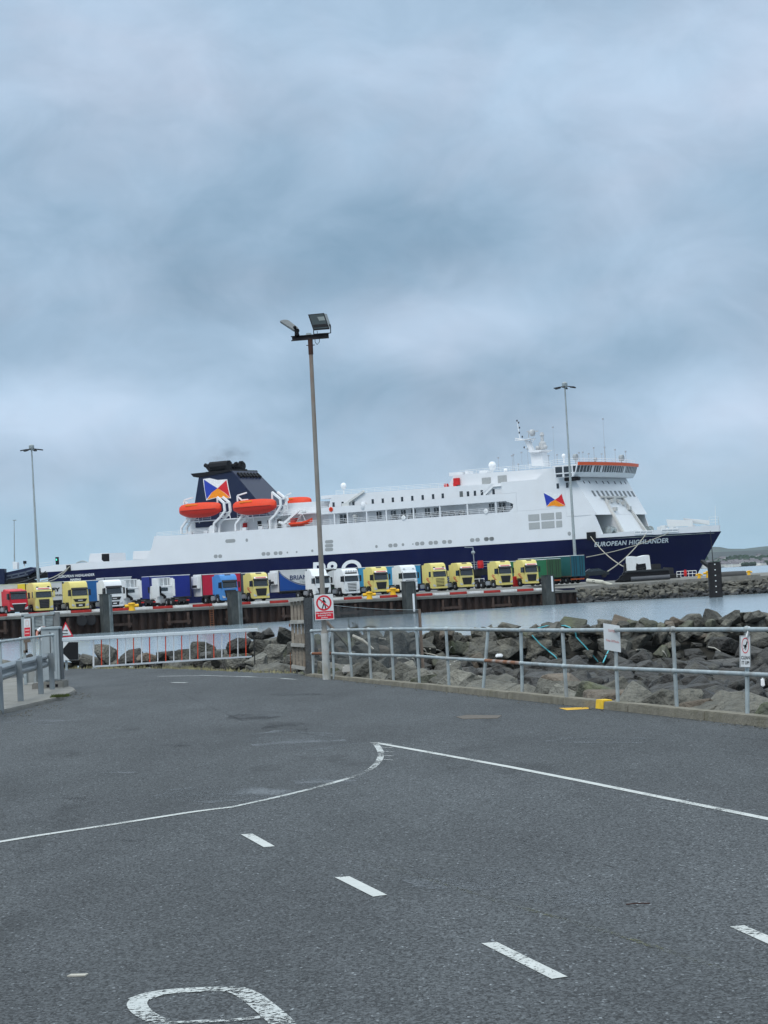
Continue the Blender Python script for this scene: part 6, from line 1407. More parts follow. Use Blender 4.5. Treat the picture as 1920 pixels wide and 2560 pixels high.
# right floodlight: glazed face turned towards us and down
q = [LP(832, 252, -.05), LP(1200, 217, -.05), LP(1325, 582, -.16), LP(952, 612, -.16)]
fl = MB(); back = [p + Vector((.085, .26, .06)) for p in q]; back = [p.lerp(sum(back, Vector()) / 4, .25) for p in back]
fl.add(q + back, [(7, 6, 5, 4), (0, 1, 5, 4), (1, 2, 6, 5), (2, 3, 7, 6), (3, 0, 4, 7)]); fl = fl.build('floodlight', mat('lamp_shell', (.26, .27, .26), .45, .3), e, smooth=True)
c0 = sum(q, Vector()) / 4; nn_ = (q[1] - q[0]).cross(q[3] - q[0]).normalized(); nn_ = nn_ if nn_.y < 0 else -nn_
MB().slab([p + nn_ * .004 for p in q], nn_ * .02).build('lamp_rim', m_black, fl)
MB().slab([c0.lerp(p, .88) + nn_ * .026 for p in q], nn_ * .004).build('lamp_glass', mat('lamp_pane', (.03, .045, .05), .1), fl)
i0, i1 = q[0].lerp(q[3], .22), q[1].lerp(q[2], .22); i2, i3 = q[0].lerp(q[3], .46), q[1].lerp(q[2], .46)
MB().slab([i0.lerp(i1, .5) + nn_ * .032, i0.lerp(i1, .92) + nn_ * .032, i2.lerp(i3, .92) + nn_ * .032, i2.lerp(i3, .55) + nn_ * .032], nn_ * .002).build('reflector', mat('reflector_grey', (.16, .19, .19), .3), fl)
i4, i5 = q[0].lerp(q[3], .68), q[1].lerp(q[2], .68); i6, i7 = q[0].lerp(q[3], .86), q[1].lerp(q[2], .86)
MB().slab([i4.lerp(i5, .08) + nn_ * .032, i4.lerp(i5, .94) + nn_ * .032, i6.lerp(i7, .94) + nn_ * .032, i6.lerp(i7, .08) + nn_ * .032], nn_ * .002).build('shade_bar', m_black, fl)
mb = MB(); mb.beam(LP(958, 610), LP(962, 700), .018); mb.beam(LP(962, 695), LP(1350, 668), .018); mb.beam(LP(1352, 670), LP(1350, 515), .02); mb.sphere(LP(1328, 492), .028); mb.build('bracket', m_black, e)
MB().path([LP(1040, 620), LP(1050, 690), LP(1090, 800), LP(1095, 870), LP(1040, 935), LP(995, 880), LP(990, 815)], .006, 5).build('cable', m_chs, e)
# left floodlight seen from its side
q = [LP(178, 412), LP(240, 385), LP(320, 375), LP(390, 392), LP(610, 560), LP(600, 640), LP(500, 622)]
fl = MB().slab([p + Vector((0, -.16, 0)) for p in q], (0, .34, 0)).build('floodlight', mat('lamp_shell2', (.33, .34, .34), .5, .2), e, bevel=.012)
MB().slab([LP(520, 555, -.18), LP(628, 572, -.18), LP(600, 650, -.18), LP(630, 690, -.18), LP(605, 735, -.18), LP(520, 735, -.18)], (0, .3, 0)).build('bracket', m_black, e, bevel=.01)
MB().sphere(LP(525, 535, -.18), .035).build('pivot', m_black, e)
# ------------------------------------------------------------------ signs
m_sw = mat('sign_white', (.66, .68, .69), .5, var=.05); m_sr = mat('sign_red', (.60, .02, .04), .5, var=.05); m_sk = mat('sign_black', (.01, .01, .012), .5); m_back = mat('sign_back', (.3, .3, .3), .6)
class Sign:
    def __init__(s, name, corners, lab, cat='sign', depth=.012, m=m_sw):      # TL TR BR BL points
        s.c = [Vector(p) for p in corners]; s.n = (s.c[1] - s.c[0]).cross(s.c[3] - s.c[0]).normalized()
        if s.n.y > 0: s.n = -s.n
        s.e = empty(name, s.c[3]); tag(s.e, lab, cat)
        MB().slab([p - s.c[3] for p in s.c], -s.n * depth).build('panel', m, s.e, bevel=.002)
        s.w = (s.c[1] - s.c[0]).length; s.h = (s.c[3] - s.c[0]).length
    def P(s, x, y, k=1):
        a = s.c[0].lerp(s.c[1], x); b = s.c[3].lerp(s.c[2], x); return a.lerp(b, y) + s.n * .0015 * k - s.c[3]
    def poly(s, pts, m, name='marking', k=1): return MB().slab([s.P(x, y, k) for x, y in pts], -s.n * .001).build(name, m, s.e, tri=True)
    def ring(s, cx, cy, ro, ri, m, k=1, name='marking', asp=1.0):
        n = 36; vs = []; fs = []; ax = s.h / s.w
        for i in range(n):
            a = 2 * pi * i / n
            for r_ in (ro, ri): vs.append(s.P(cx + r_ * cos(a) * ax * asp, cy + r_ * sin(a), k))
            j = (i + 1) % n; fs.append((2 * i, 2 * i + 1, 2 * j + 1, 2 * j))
        return MB().add(vs, fs).build(name, m, s.e)
    def text(s, t, x0, x1, y, h, m, bold=.02, k=2): return text_on('lettering', t, lambda tx, ty: s.P(x0 + (x1 - x0) * tx, y - ty * h, k), m, s.e, bold)
    def disc(s, cx, cy, r_, m, k=1, name='marking', sx=1.0): ax = s.h / s.w; return s.poly([(cx + r_ * sx * cos(2 * pi * i / 24) * ax, cy + r_ * sin(2 * pi * i / 24)) for i in range(24)], m, name, k)
f_ = LD - .16
sg = Sign('prohibition_sign', [at(*cg(*q), f_) for q in ((468, 264), (731, 246), (750, 598), (487, 614))], 'white and red no pedestrians sign on the lamp post')
sg.poly([(.035, .66), (.965, .66), (.965, .965), (.035, .965)], m_sr)
sg.ring(.5, .335, .305, .24, m_sr, 2)
for pts in ([(.46, .20), (.54, .21), (.56, .36), (.50, .40), (.45, .35)], [(.46, .36), (.51, .40), (.47, .49), (.42, .57), (.36, .57), (.41, .48)], [(.50, .37), (.56, .37), (.60, .47), (.62, .57), (.55, .57), (.54, .48)], [(.46, .22), (.42, .28), (.35, .33), (.37, .35), (.45, .30)], [(.54, .22), (.60, .28), (.63, .34), (.60, .35), (.55, .29)]): sg.poly(pts, m_sk, 'pictogram', 1.5)
sg.disc(.50, .165, .032, m_sk, 1.5, 'pictogram')
sg.poly([(.24, .18), (.29, .145), (.76, .49), (.71, .525)], m_sr, 'marking', 3)
sg.text('No pedestrians', .06, .94, .755, .058, m_sw); sg.text('beyond this', .16, .84, .845, .058, m_sw); sg.text('point', .34, .66, .93, .058, m_sw)
MB().box(0, .01, 0, .01, 0, .01)
RP = [  # base u, v, top u, top rail v, mid u, mid v
    (783, 1684, 779, 1578, 781, 1634), (834.7, 1692, 830, 1575.6, 833, 1633.5), (880, 1694, 871, 1575, 877, 1636), (928, 1698, 921, 1574, 925, 1638), (984, 1702, 977, 1573, 981, 1639), (1048.6, 1707, 1041, 1572.6, 1045, 1640.6),
    (1122.7, 1714, 1115, 1572.6, 1118, 1646), (1207, 1721, 1220, 1574, 1213, 1651), (1305.6, 1733, 1302, 1575.5, 1303.5, 1658), (1416.6, 1746, 1406, 1576, 1410, 1665), (1544.8, 1756, 1537, 1575, 1540, 1671), (1692, 1768, 1682, 1573.8, 1686, 1677), (1868, 1784, 1867, 1573.8, 1867, 1685)]
rw = empty('pipe_railing', gnd(1305, 1733)); tag(rw, 'long galvanised pipe railing with posts along the kerb', 'railing'); ro = rw.location
pts = []
for (bu, bv, tu, tv, mu, mv) in RP:
    g = gnd(bu, bv, kz(bu)); D = g.y; pts.append((g, at(tu, tv, D), at(mu, mv, D)))
d_ = pts[-1][0] - pts[-2][0]
for k in (1, 2, 3): pts.append(tuple(p + d_ * k for p in pts[12]))
for i, (g, t_, m_) in enumerate(pts):
    po = MB().tube(g - ro - Vector((0, 0, .05)), t_ - ro, .027, n=12).build('post', m_galv, rw, smooth=True)
    for q_, r_ in ((t_, .047), (m_, .044)): MB().sphere(q_ - ro, r_, 12).build('fitting', m_galv, po, smooth=True)
MB().path([t_ - ro for g, t_, m_ in pts], .030, 12).build('top_rail', m_galv, rw, smooth=True)
MB().path([m_ - ro for g, t_, m_ in pts[1:8]], .029, 12).build('mid_rail', m_galv, rw, smooth=True); MB().path([m_ - ro for g, t_, m_ in pts[8:]], .029, 12).build('mid_rail', m_galv, rw, smooth=True)
MB().path([m_ - ro for g, t_, m_ in pts[:2]], .029, 12).build('mid_rail', m_rust, rw, smooth=True)
MB().path([m_ - ro for g, t_, m_ in pts[7:9]], .029, 12).build('mid_rail', mat('rusty_rail', (.24, .11, .06), .8, var=.4, vscale=3, stain=(.36, .40, .40), sscale=2.5, samt=.9), rw, smooth=True)['label'] = 'rusty length of the middle rail'
# caution sign and clean-it-up sign on the railing
D = gnd(1544.8, 1756, kz(1545)).y - .07
sg = Sign('warning_sign', [at(*cs(*q), D + dd) for q, dd in (((108, 106), -.05), ((262, 130), .06), ((274, 382), .06), ((120, 354), -.05))], 'plain white sign with faded red lettering tied to the railing')
m_fad = mat('faded_red', (.62, .30, .29), .6); sg.text('CAUTION !', .26, .78, .28, .085, m_fad, .02); sg.text('Keep Off Rocks', .12, .90, .66, .085, m_fad, .02)
D = gnd(1868, 1784, .12).y - .07
sg = Sign('dog_fouling_sign', [at(*cs(*q), D) for q in ((1392, 222), (1497, 222), (1497, 526), (1392, 524))], 'narrow white sign with red ring and dog reading clean it up')
for r_ in ([(.02, .008), (.98, .008), (.98, .02), (.02, .02)], [(.02, .98), (.98, .98), (.98, .992), (.02, .992)], [(.02, .008), (.06, .008), (.06, .992), (.02, .992)], [(.94, .008), (.98, .008), (.98, .992), (.94, .992)]): sg.poly(r_, m_sk)
sg.ring(.5, .31, .245, .215, m_sr, 2, asp=.46)
for pts_ in ([(.36, .31), (.56, .27), (.64, .33), (.58, .38), (.44, .37)], [(.56, .28), (.60, .19), (.68, .17), (.72, .21), (.64, .30)], [(.42, .36), (.34, .42), (.38, .43), (.50, .37)], [(.52, .37), (.50, .45), (.55, .45), (.60, .37)], [(.36, .31), (.28, .26), (.30, .31), (.38, .35)]): sg.poly(pts_, m_sk, 'pictogram', 1.5)
sg.text('CLEAN', .13, .89, .735, .105, m_sk, .02); sg.text('IT UP!', .19, .85, .895, .105, m_sk, .02)
MB().tube(at(*cs(1484, 140), D) - sg.e.location, at(*cs(1456, 236), D - .02) - sg.e.location, .012, n=8).tube(at(*cs(1484, 140), D) - sg.e.location, at(*cs(1475, 240), D + .1) - sg.e.location, .008, n=8).build('tie', m_wpaint, sg.e)
# ------------------------------------------------------------------ chain-link fence and its pole
ca = at(783, 1600, 54.2); cb = at(1052, 1600, 58.5); ce = empty('chain_link_fence', Vector((ca.x, ca.y, 0))); tag(ce, 'sagging wire mesh fence between the timber gate and a rusty pole', 'fence')
cd = Vector((cb.x - ca.x, cb.y - ca.y, 0)); cl = cd.length; cu = cd / cl; mb = MB(); st = .062
def zt_(s): return 1.62 - .36 * (s / cl) - .05 * sin(pi * s / cl)
def zb_(s): return -.30 - .25 * (s / cl)
k = -40
while k * st < cl + 2.4:
    for sg_ in (1, -1):
        s0 = k * st; seg = []
        for j in range(0, 40):
            z = -.55 + j * .06; s = s0 + sg_ * (z + .55) + (0 if sg_ > 0 else 1.0)
            if 0 <= s <= cl and zb_(s) <= z <= zt_(s): seg.append(cu * s + Vector((0, 0, z)))
        if len(seg) > 1: mb.tube(seg[0], seg[-1], .005, n=3, caps=False)
    k += 1
mb.build('wire_mesh', mat('mesh_wire', (.07, .08, .085), .5, .4), ce)
mb = MB(); mb.path([cu * (cl * i / 8) + Vector((0, 0, zt_(cl * i / 8))) for i in range(9)], .006, 5); mb.build('line_wire', m_galv, ce)
pb = at(*c6(678, 960), 58.5); pt = at(*c6(650, 562), 58.5); o = MB().tube(pb - Vector((0, 0, .9)) - ce.location, pt - ce.location, .045, .04, 10).build('pole', mat('rusty_pole', (.20, .15, .12), .85, var=.3, vscale=6, stain=(.13, .05, .03), sscale=4, samt=.9), ce, smooth=True)
# ------------------------------------------------------------------ timber gate leaf and its big post
GD = gnd(772, 1687).y
ge = empty('timber_gate', gnd(745, 1686)); tag(ge, 'weathered tall timber gate leaf hung on a dark square post', 'gate'); go = ge.location
m_tim = mat('old_timber', (.25, .215, .175), .9, var=.3, vscale=5, bump=.4, bscale=12, stain=(.16, .10, .07), sscale=2.2, samt=.8); m_timl = mat('bleached_timber', (.36, .355, .33), .9, var=.2, vscale=6, bump=.3)
m_post = mat('dark_post', (.055, .062, .068), .8, var=.25, vscale=3, bump=.4, stain=(.15, .13, .10), sscale=2.5, samt=.5)
def G(a, b, dy=0): return at(*c5(a, b), GD + dy) - go
for i in range(4):
    f0, f1 = i / 4 + .015, (i + 1) / 4 - .02
    tl, tr = G(985, 490), G(1100, 474); bl, br = G(1006, 1068), G(1124, 1084)
    MB().slab([tl.lerp(tr, f0), tl.lerp(tr, f1), bl.lerp(br, f1), bl.lerp(br, f0)], (0, .035, 0)).build('board', m_tim, ge, bevel=.004)
for y0, y1 in ((488, 472), (675, 672), (870, 878), (1056, 1078)): MB().beam(G(978 + (y0 - 480) * .035, y0, -.05), G(1100 + (y0 - 480) * .03, y1, -.05), .07, .085).build('rail', m_timl, ge, bevel=.005)
MB().slab([G(985, 940, -.02), G(990, 940, -.02), G(995, 1110, -.02), G(988, 1110, -.02)], (0, .05, 0)).slab([G(975, 695, -.02), G(985, 680, -.02), G(990, 715, -.02), G(977, 715, -.02)], (0, .03, 0)).build('drop_bolt', m_rust, ge)
MB().slab([G(1098, 468, -.05), G(1172, 462, -.05), G(1183, 1105, -.12), G(1127, 1130, -.12)], (0, .26, 0)).build('gate_post', m_post, ge, bevel=.012)
MB().tube(G(1178, 470, .05), G(1188, 1100, .02), .028, n=8).build('fence_post', m_galv, ge, smooth=True)
# leaning brown plank, thin stick, thistle behind the fence
a, b = at(*cg(650, 640), 57.5), at(*cg(755, 760), 57); c = at(*cg(960, 1000), 58)
o = MB().beam(a, b, .05, .07).build('plank', mat('plank_brown', (.17, .12, .085), .9, var=.3)); tag(o, 'short brown plank leaning behind the lamp post', 'plank')
o = MB().beam(b, c, .035, .05).build('plank', mat('plank_tan', (.33, .29, .22), .9, var=.3)); tag(o, 'long thin tan plank slanting down behind the mesh', 'plank')
pe = empty('thistle', at(*cg(1010, 770), 57)); tag(pe, 'single tall weed sticking up behind the wire mesh', 'plant'); st_ = MB(); lf = MB(); rg = random.Random(4)
for k in range(7):
    x0 = rg.uniform(-.12, .10); h_ = rg.uniform(.12, .30) if k else .36; p1 = Vector((x0 + rg.uniform(-.05, .05), 0, h_)); st_.tube((x0 * .6, 0, -.25), p1, .006, .004, 5)
    for j in range(9):
        f_ = rg.uniform(.3, 1); q = Vector((x0 * .6, 0, -.25)).lerp(p1, f_); dv = Vector((rg.uniform(-1, 1), rg.uniform(-1, 1), rg.uniform(.2, .8))) * .06; w_ = Vector((.010, 0, .006)); lf.add([q - w_, q + w_, q + dv], [(0, 1, 2)])
st_.build('stem', mat('weed_stem', (.10, .09, .06), .9), pe); lf.build('leaves', mat('weed_leaf', (.09, .085, .05), .9), pe)
# ------------------------------------------------------------------ barrier arm with hanging pickets
A0, A1 = at(*c1(520, 897), 50.6), at(*c5(702, 741), 56.8); be = empty('barrier_arm', Vector((A0.x, A0.y, 0))); tag(be, 'white rising barrier arm with thin white and red pickets across the road', 'barrier'); bo = be.location
arm = MB().beam(A0 - bo, A1 - bo, .05, .088).build('arm', mat('arm_white', (.84, .86, .87), .4, var=.04), be, bevel=.012)
def on_arm(u):
    r = ray(u, 1590); n_ = Vector((A1.y - A0.y, -(A1.x - A0.x), 0)); t = (A0.x * n_.x + A0.y * n_.y) / (r.x * n_.x + r.y * n_.y); return t
uL, vL = ck(808, 645); uR, vR = c5(650, 972)
def vb(u): return vL + (vR - vL) * (u - uL) / (uR - uL)
def va(u): u0, v0 = c1(520, 897); u1, v1 = c5(702, 741); return v0 + (v1 - v0) * (u - u0) / (u1 - u0)
def bp_(u, v): return at(u, v, on_arm(u)) - bo
m_pw = mat('picket_white', (.68, .69, .70), .5, var=.06); m_pr = mat('picket_red', (.62, .07, .03), .5, var=.12)
MB().beam(bp_(uL, vL), bp_(uR, vR), .03, .04).build('bottom_rail', m_pw, be)
MB().beam(bp_(uL, vL), bp_(uL, va(uL)), .035, .035).build('end_bar', m_pw, be)
for i in range(22):
    u = uL + 20.3 + i * 20.05
    if u > uR: break
    MB().beam(bp_(u, vb(u)), bp_(u - .6, va(u)), .022, .022).build('picket', m_pr if i % 2 == 0 else m_pw, be)
u = c5(672, 0)[0]; MB().tube(bp_(c5(670, 0)[0], 1360 + 760 * K), bp_(c5(682, 0)[0], 1360 + 1040 * K), .013, n=8).build('drop_prop', m_chs, be); MB().box(0, .001, 0, .001, 0, .001)
p = bp_(c5(672, 0)[0], 1360 + 772 * K); MB().box(p.x - .05, p.x + .05, p.y - .05, p.y + .05, p.z - .05, p.z + .04).build('prop_bracket', m_black, be, bevel=.005)
p = A0 - bo; MB().lathe((p.x - .03, p.y, p.z - .01), [(.06, -.12), (.085, -.1), (.085, .05), (.05, .06)], 16, 'X').build('pivot', m_black, be, smooth=True)
# ------------------------------------------------------------------ cabinet on plinth
CD = 50.4
def Ck(a, b, dy=0): return at(*ck(a, b), CD + dy)
pc_ = Ck(412, 845); ce2 = empty('control_cabinet', Vector((pc_.x, pc_.y, 0))); tag(ce2, 'pale grey narrow metal cabinet on a concrete plinth at the pivot of the barrier', 'cabinet'); co_ = ce2.location
m_cab = mat('cabinet_grey', (.33, .37, .39), .5, .1, var=.1, vscale=4, stain=(.3, .28, .24), sscale=3, samt=.4)
MB().slab([Ck(352, 318) - co_, Ck(503, 312) - co_, Ck(520, 760) - co_, Ck(372, 775) - co_], (0, .42, 0)).build('cabinet_body', m_cab, ce2, bevel=.012)
MB().slab([Ck(350, 305, -.03) - co_, Ck(507, 300, -.03) - co_, Ck(508, 318, -.03) - co_, Ck(352, 324, -.03) - co_], (0, .5, 0)).build('lid', m_galv, ce2, bevel=.006)
MB().slab([Ck(372, 345, -.012) - co_, Ck(486, 340, -.012) - co_, Ck(500, 752, -.012) - co_, Ck(386, 764, -.012) - co_], (0, .011, 0)).build('door', m_cab, ce2, bevel=.004)
MB().slab([Ck(428, 345, -.02) - co_, Ck(433, 345, -.02) - co_, Ck(446, 758, -.02) - co_, Ck(440, 758, -.02) - co_], (0, .007, 0)).build('door_seam', m_chs, ce2)
MB().slab([Ck(505, 314, .05) - co_, Ck(523, 316, .05) - co_, Ck(540, 755, .05) - co_, Ck(522, 757, .05) - co_], (0, .3, 0)).build('side_channel', mat('channel_dark', (.09, .10, .11), .6), ce2)
MB().slab([Ck(274, 790, -.12) - co_, Ck(548, 768, -.12) - co_, Ck(550, 842, -.12) - co_, Ck(276, 862, -.12) - co_], (0, .8, 0)).build('plinth', m_conc, ce2, bevel=.02)
for a, b in ((413, 812), (488, 808)): MB().slab([Ck(a - 11, b - 12, -.13) - co_, Ck(a + 11, b - 13, -.13) - co_, Ck(a + 12, b + 11, -.13) - co_, Ck(a - 10, b + 12, -.13) - co_], (0, .01, 0)).build('plinth_hole', m_black, ce2)
# ------------------------------------------------------------------ galvanised gate frame behind the cabinet
FD = 53.2; fo = gnd(62, 1713, .07)
ge2 = empty('metal_gate', Vector((fo.x, FD, 0))); tag(ge2, 'tall galvanised gate frame with slatted panels behind the guardrail', 'gate'); g2 = ge2.location
def Fk(a, b, dy=0): return at(*c1(a, b), FD + dy) - g2
mb = MB(); mb.beam(Fk(196, 686), Fk(222, 1285), .07, .07); mb.beam(Fk(285, 690), Fk(305, 1270), .055, .06); mb.beam(Fk(375, 680), Fk(385, 900), .055, .06); mb.beam(Fk(186, 690), Fk(470, 664), .07, .07); mb.beam(Fk(300, 800), Fk(460, 790), .05, .05); mb.beam(Fk(215, 1120), Fk(330, 1112), .04, .04); mb.build('frame', m_galv, ge2, bevel=.005)
MB().slab([Fk(458, 660), Fk(510, 656), Fk(516, 800), Fk(462, 803)], (0, .12, 0)).slab([Fk(458, 803, .01), Fk(480, 802, .01), Fk(500, 1250, .01), Fk(478, 1250, .01)], (0, .1, 0)).build('gate_post', mat('post_dark_galv', (.18, .19, .19), .6, .3, var=.2, vscale=5), ge2, bevel=.006)
mb = MB()
for i in range(7):
    y = 706 + i * 12
    mb.beam(Fk(300, y, .02), Fk(366, y - 4, .02), .02, .022); mb.beam(Fk(388, y - 6, .02), Fk(456, y - 10, .02), .02, .022)
mb.build('slats', m_galv, ge2)
MB().slab([Fk(300, 700, .05), Fk(456, 690, .05), Fk(456, 782, .05), Fk(300, 790, .05)], (0, .01, 0)).build('back_sheet', mat('sheet_grey', (.16, .17, .17), .6), ge2)
mb = MB(); mb.beam(Fk(205, 905, -.05), Fk(262, 900, -.05), .06, .09); mb.beam(Fk(225, 900, -.05), Fk(230, 1010, -.05), .05, .05); mb.beam(Fk(205, 1000, -.05), Fk(240, 995, -.05), .05, .06); mb.build('latch', mat('latch_dark', (.14, .11, .09), .7), ge2)
MB().slab([Fk(222, 1130, .03), Fk(325, 1122, .03), Fk(330, 1262, .03), Fk(226, 1272, .03)], (0, .01, 0)).build('lower_mesh', mat('mesh_pale', (.30, .31, .30), .7), ge2)
tor = MB(); cc = Fk(378, 845, -.12); n_ = 22; prev = None; pth = [cc + Vector((.16 * cos(a), .04 * sin(a), .14 * sin(a))) for a in [2 * pi * k / n_ for k in range(n_ + 1)]]
lbo = tor.path([p + g2 for p in pth], .028, 8).build('lifebuoy', mat('buoy_orange', (.50, .22, .17), .6, var=.2), smooth=True); tag(lbo, 'faded orange and white ring hanging behind the cabinet top', 'lifebuoy')
MB().path([p + g2 for p in pth[6:10]], .037, 8).path([p + g2 for p in pth[15:18]], .037, 8).build('band', m_wpaint, lbo, smooth=True)
sg = Sign('safety_sign', [at(*c1(*q), FD - .06) for q in ((205, 716), (262, 712), (265, 868), (208, 873))], 'small narrow red and white notice on the metal gate at the far left')
sg.poly([(.06, .49), (.94, .49), (.94, .97), (.06, .97)], m_sr); sg.poly([(.28, .10), (.72, .10), (.72, .43), (.28, .43)], mat('pink_fig', (.62, .42, .42), .6)); sg.poly([(.36, .14), (.64, .14), (.64, .39), (.36, .39)], m_sw, k=2)
for y in (.60, .78): sg.poly([(.16, y), (.84, y), (.84, y + .07), (.16, y + .07)], mat('pink_line', (.70, .35, .35), .6), k=2)
# ------------------------------------------------------------------ guardrail and handrail at the left
gp_ = [gnd(-120, 1832, .07), gnd(-50, 1797, .07), gnd(2, 1775, .07), gnd(52, 1753, .07), gnd(103, 1735, .07), gnd(131, 1723.5, .07)]
gr0 = empty('guardrail', Vector((gp_[3].x, gp_[3].y, 0))); tag(gr0, 'galvanised crash barrier with corrugated beam and a pipe handrail over it, at the left', 'guardrail'); o0 = gr0.location
m_arm = mat('armco', (.25, .28, .30), .42, .55, var=.14, vscale=3, stain=(.2, .2, .19), sscale=3, samt=.4)
for p in gp_:
    q = p - o0; w = .055; MB().box(q.x - w, q.x + w, q.y - .03, q.y + .03, 0, .86).box(q.x - w, q.x - w + .008, q.y - .03, q.y + .07, 0, .86).build('post', m_arm, gr0, bevel=.004)
prof = [(.0, .86), (.03, .84), (.075, .80), (.075, .765), (.0, .72), (.0, .69), (.075, .645), (.075, .61), (.03, .57), (.0, .55)]
mb = MB(); pl_ = [gp_[0] - (gp_[1] - gp_[0])] + gp_; pl_ = [p - o0 for p in pl_]; pl_[-1] = pl_[-1] + (pl_[-1] - pl_[-2]) * .15; vs = []; fs = []
for i, p in enumerate(pl_):
    d_ = (pl_[min(i + 1, len(pl_) - 1)] - pl_[max(i - 1, 0)]).normalized(); n_ = Vector((-d_.y, d_.x, 0)); n_ = n_ if n_.y > 0 or n_.x < 0 else -n_
    for o_, z in prof: q = p + n_ * (.05 + (.08 - o_)); vs.append((q.x, q.y, z))
m_ = len(prof)
for i in range(len(pl_) - 1):
    for k in range(m_ - 1): a = i * m_ + k; fs.append((a, a + m_, a + m_ + 1, a + 1))
ab = mb.add(vs, fs).build('beam', m_arm, gr0, smooth=False); ab.modifiers.new('s', 'SOLIDIFY').thickness = .006
hp = [at(*c1(-420, 965), 40.5), at(*c1(-200, 943), 42.5), at(*c1(0, 915), 44.8), at(*c1(176, 890), 46.6), at(*c1(342, 868), 48.6), at(*c1(455, 856), 50.0)]
mb = MB().path([p - o0 for p in hp], .026, 10)
[mb.sphere(p - o0, .04, 10) for p in hp]; mb.build('handrail', m_galv, gr0, smooth=True)
for p in hp: q = p - o0; MB().tube((q.x, q.y, .45), q, .024, n=10).build('stanchion', m_galv, gr0, smooth=True)
# ------------------------------------------------------------------ road signs beyond the barrier
TD = 61.5
def Tk(a, b, dy=0): return at(*c1(a, b), TD + dy)
gs = Tk(578, 1160); te = empty('two_way_sign', Vector((gs.x, TD, 0))); tag(te, 'red edged triangular sign with two opposed arrows on a grey post', 'sign'); to_ = te.location
def tri(s, m, nm, k): 
    C_ = (571, 825); V = [(565, 740), (634, 869), (508, 877)]; P = [(C_[0] + (a - C_[0]) * s, C_[1] + (b - C_[1]) * s) for a, b in V]
    return MB().slab([Tk(a, b, -.02 * k) - to_ for a, b in P], (0, .015, 0)).build(nm, m, te, bevel=.003)
tri(1, m_sr, 'panel', 1); tri(.74, m_sw, 'marking', 1.6)
for (x0, x1, y) in ((540, 586, 816), (586, 532, 842)):
    s = 1 if x1 > x0 else -1
    MB().slab([Tk(x0, y - 2, -.045) - to_, Tk(x1 - 10 * s, y - 3, -.045) - to_, Tk(x1 - 10 * s, y - 11, -.045) - to_, Tk(x1, y, -.045) - to_, Tk(x1 - 10 * s, y + 10, -.045) - to_, Tk(x1 - 10 * s, y + 3, -.045) - to_, Tk(x0, y + 3, -.045) - to_], (0, .005, 0)).build('pictogram', m_sk, te, tri=True)
MB().tube(Tk(576, 1160, .05) - to_, Tk(567, 830, .05) - to_, .035, n=10).build('sign_post', m_galv, te, smooth=True)
sg = Sign('chevron_sign', [Tk(520, 916, -.06), Tk(676, 914, -.06), Tk(678, 1070, -.06), Tk(524, 1077, -.06)], 'square black and white chevron board pointing left below the triangular sign')
sg.poly([(.47, .01), (.995, .01), (.995, .99), (.50, .99), (.03, .50)], m_sk)
# ------------------------------------------------------------------ litter on the rocks, put where the sight line meets stone
bpy.context.view_layer.update(); dg = bpy.context.evaluated_depsgraph_get()
def hit(u, v, back=.04, lo=55):
    r = ray(u, v); o_ = Vector((0, 0, CZ)) + r * lo; h = SC.ray_cast(dg, o_, r.normalized()); return (h[1] if h[0] and h[1].y < 110 else at(u, v, 82)) - r * back
m_drift = mat('driftwood', (.42, .40, .35), .9, var=.3, vscale=8)
for k, (f_, a, b, w, lab) in enumerate(((c6, (690, 905), (722, 962), .05, 'pale driftwood stick upright left of the second railing bay'), (c6, (742, 905), (890, 950), .045, 'long curved pale branch lying across the stones'), (c6, (912, 1048), (990, 1008), .07, 'stout whitish stick behind the middle rail'), (c6, (462, 985), (570, 1008), .06, 'whitish branch behind the mesh'), (c6, (590, 985), (622, 1040), .04, 'short pale twig under the branch pile'),
                          (c6, (932, 885), (905, 932), .04, 'short slanting pale twig'), (c6, (690, 940), (880, 1000), .035, 'thin pale branch under the curved one'), (cs, (418, 356), (540, 372), .07, 'bleached branch lying on dark stone between the two signs'), (cs, (662, 366), (704, 420), .05, 'forked pale stick near the tall railing post'), (cs, (1096, 330), (1212, 372), .05, 'pale branch left of the clean up sign'), (cg, (1000, 830), (1290, 1010), .10, 'long grey plank lying among the stones behind the mesh'), (cg, (1360, 860), (1530, 915), .06, 'thin grey plank behind the mesh fence'))):
    A, B = hit(*f_(*a)), hit(*f_(*b)); B = B if abs(B.y - A.y) < 3 else Vector((at(*f_(*b), A.y)))
    mb = MB(); mid = A.lerp(B, .5) + Vector((0, -.03, .05)); mb.tube(A, mid, w * .5, w * .45, 7); mb.tube(mid, B, w * .45, w * .25, 7); o = mb.build('driftwood', m_drift); tag(o, lab, 'driftwood')
m_tr = mat('teal_rope', (.10, .42, .48), .7)
for pts_, lab in (([(75, 575), (180, 548), (300, 546), (368, 572), (376, 622), (440, 690), (522, 788)], 'pale teal rope looping over the crest stones then down to the right'), ([(80, 610), (140, 676), (190, 716), (240, 756), (266, 802), (238, 842)], 'pale teal rope hanging in a bent line at the left of the bay'), ([(602, 690), (556, 792)], 'short length of teal rope below the white caution sign')):
    P = [hit(*c7(*q), .12) for q in pts_]
    for i in range(1, len(P)):
        if abs(P[i].y - P[i - 1].y) > 3.5: P[i] = at(*c7(*pts_[i]), P[i - 1].y)
    o = MB().path(P, .026, 6).build('rope', m_tr, smooth=True); tag(o, lab, 'rope', 'teal ropes on the stones')
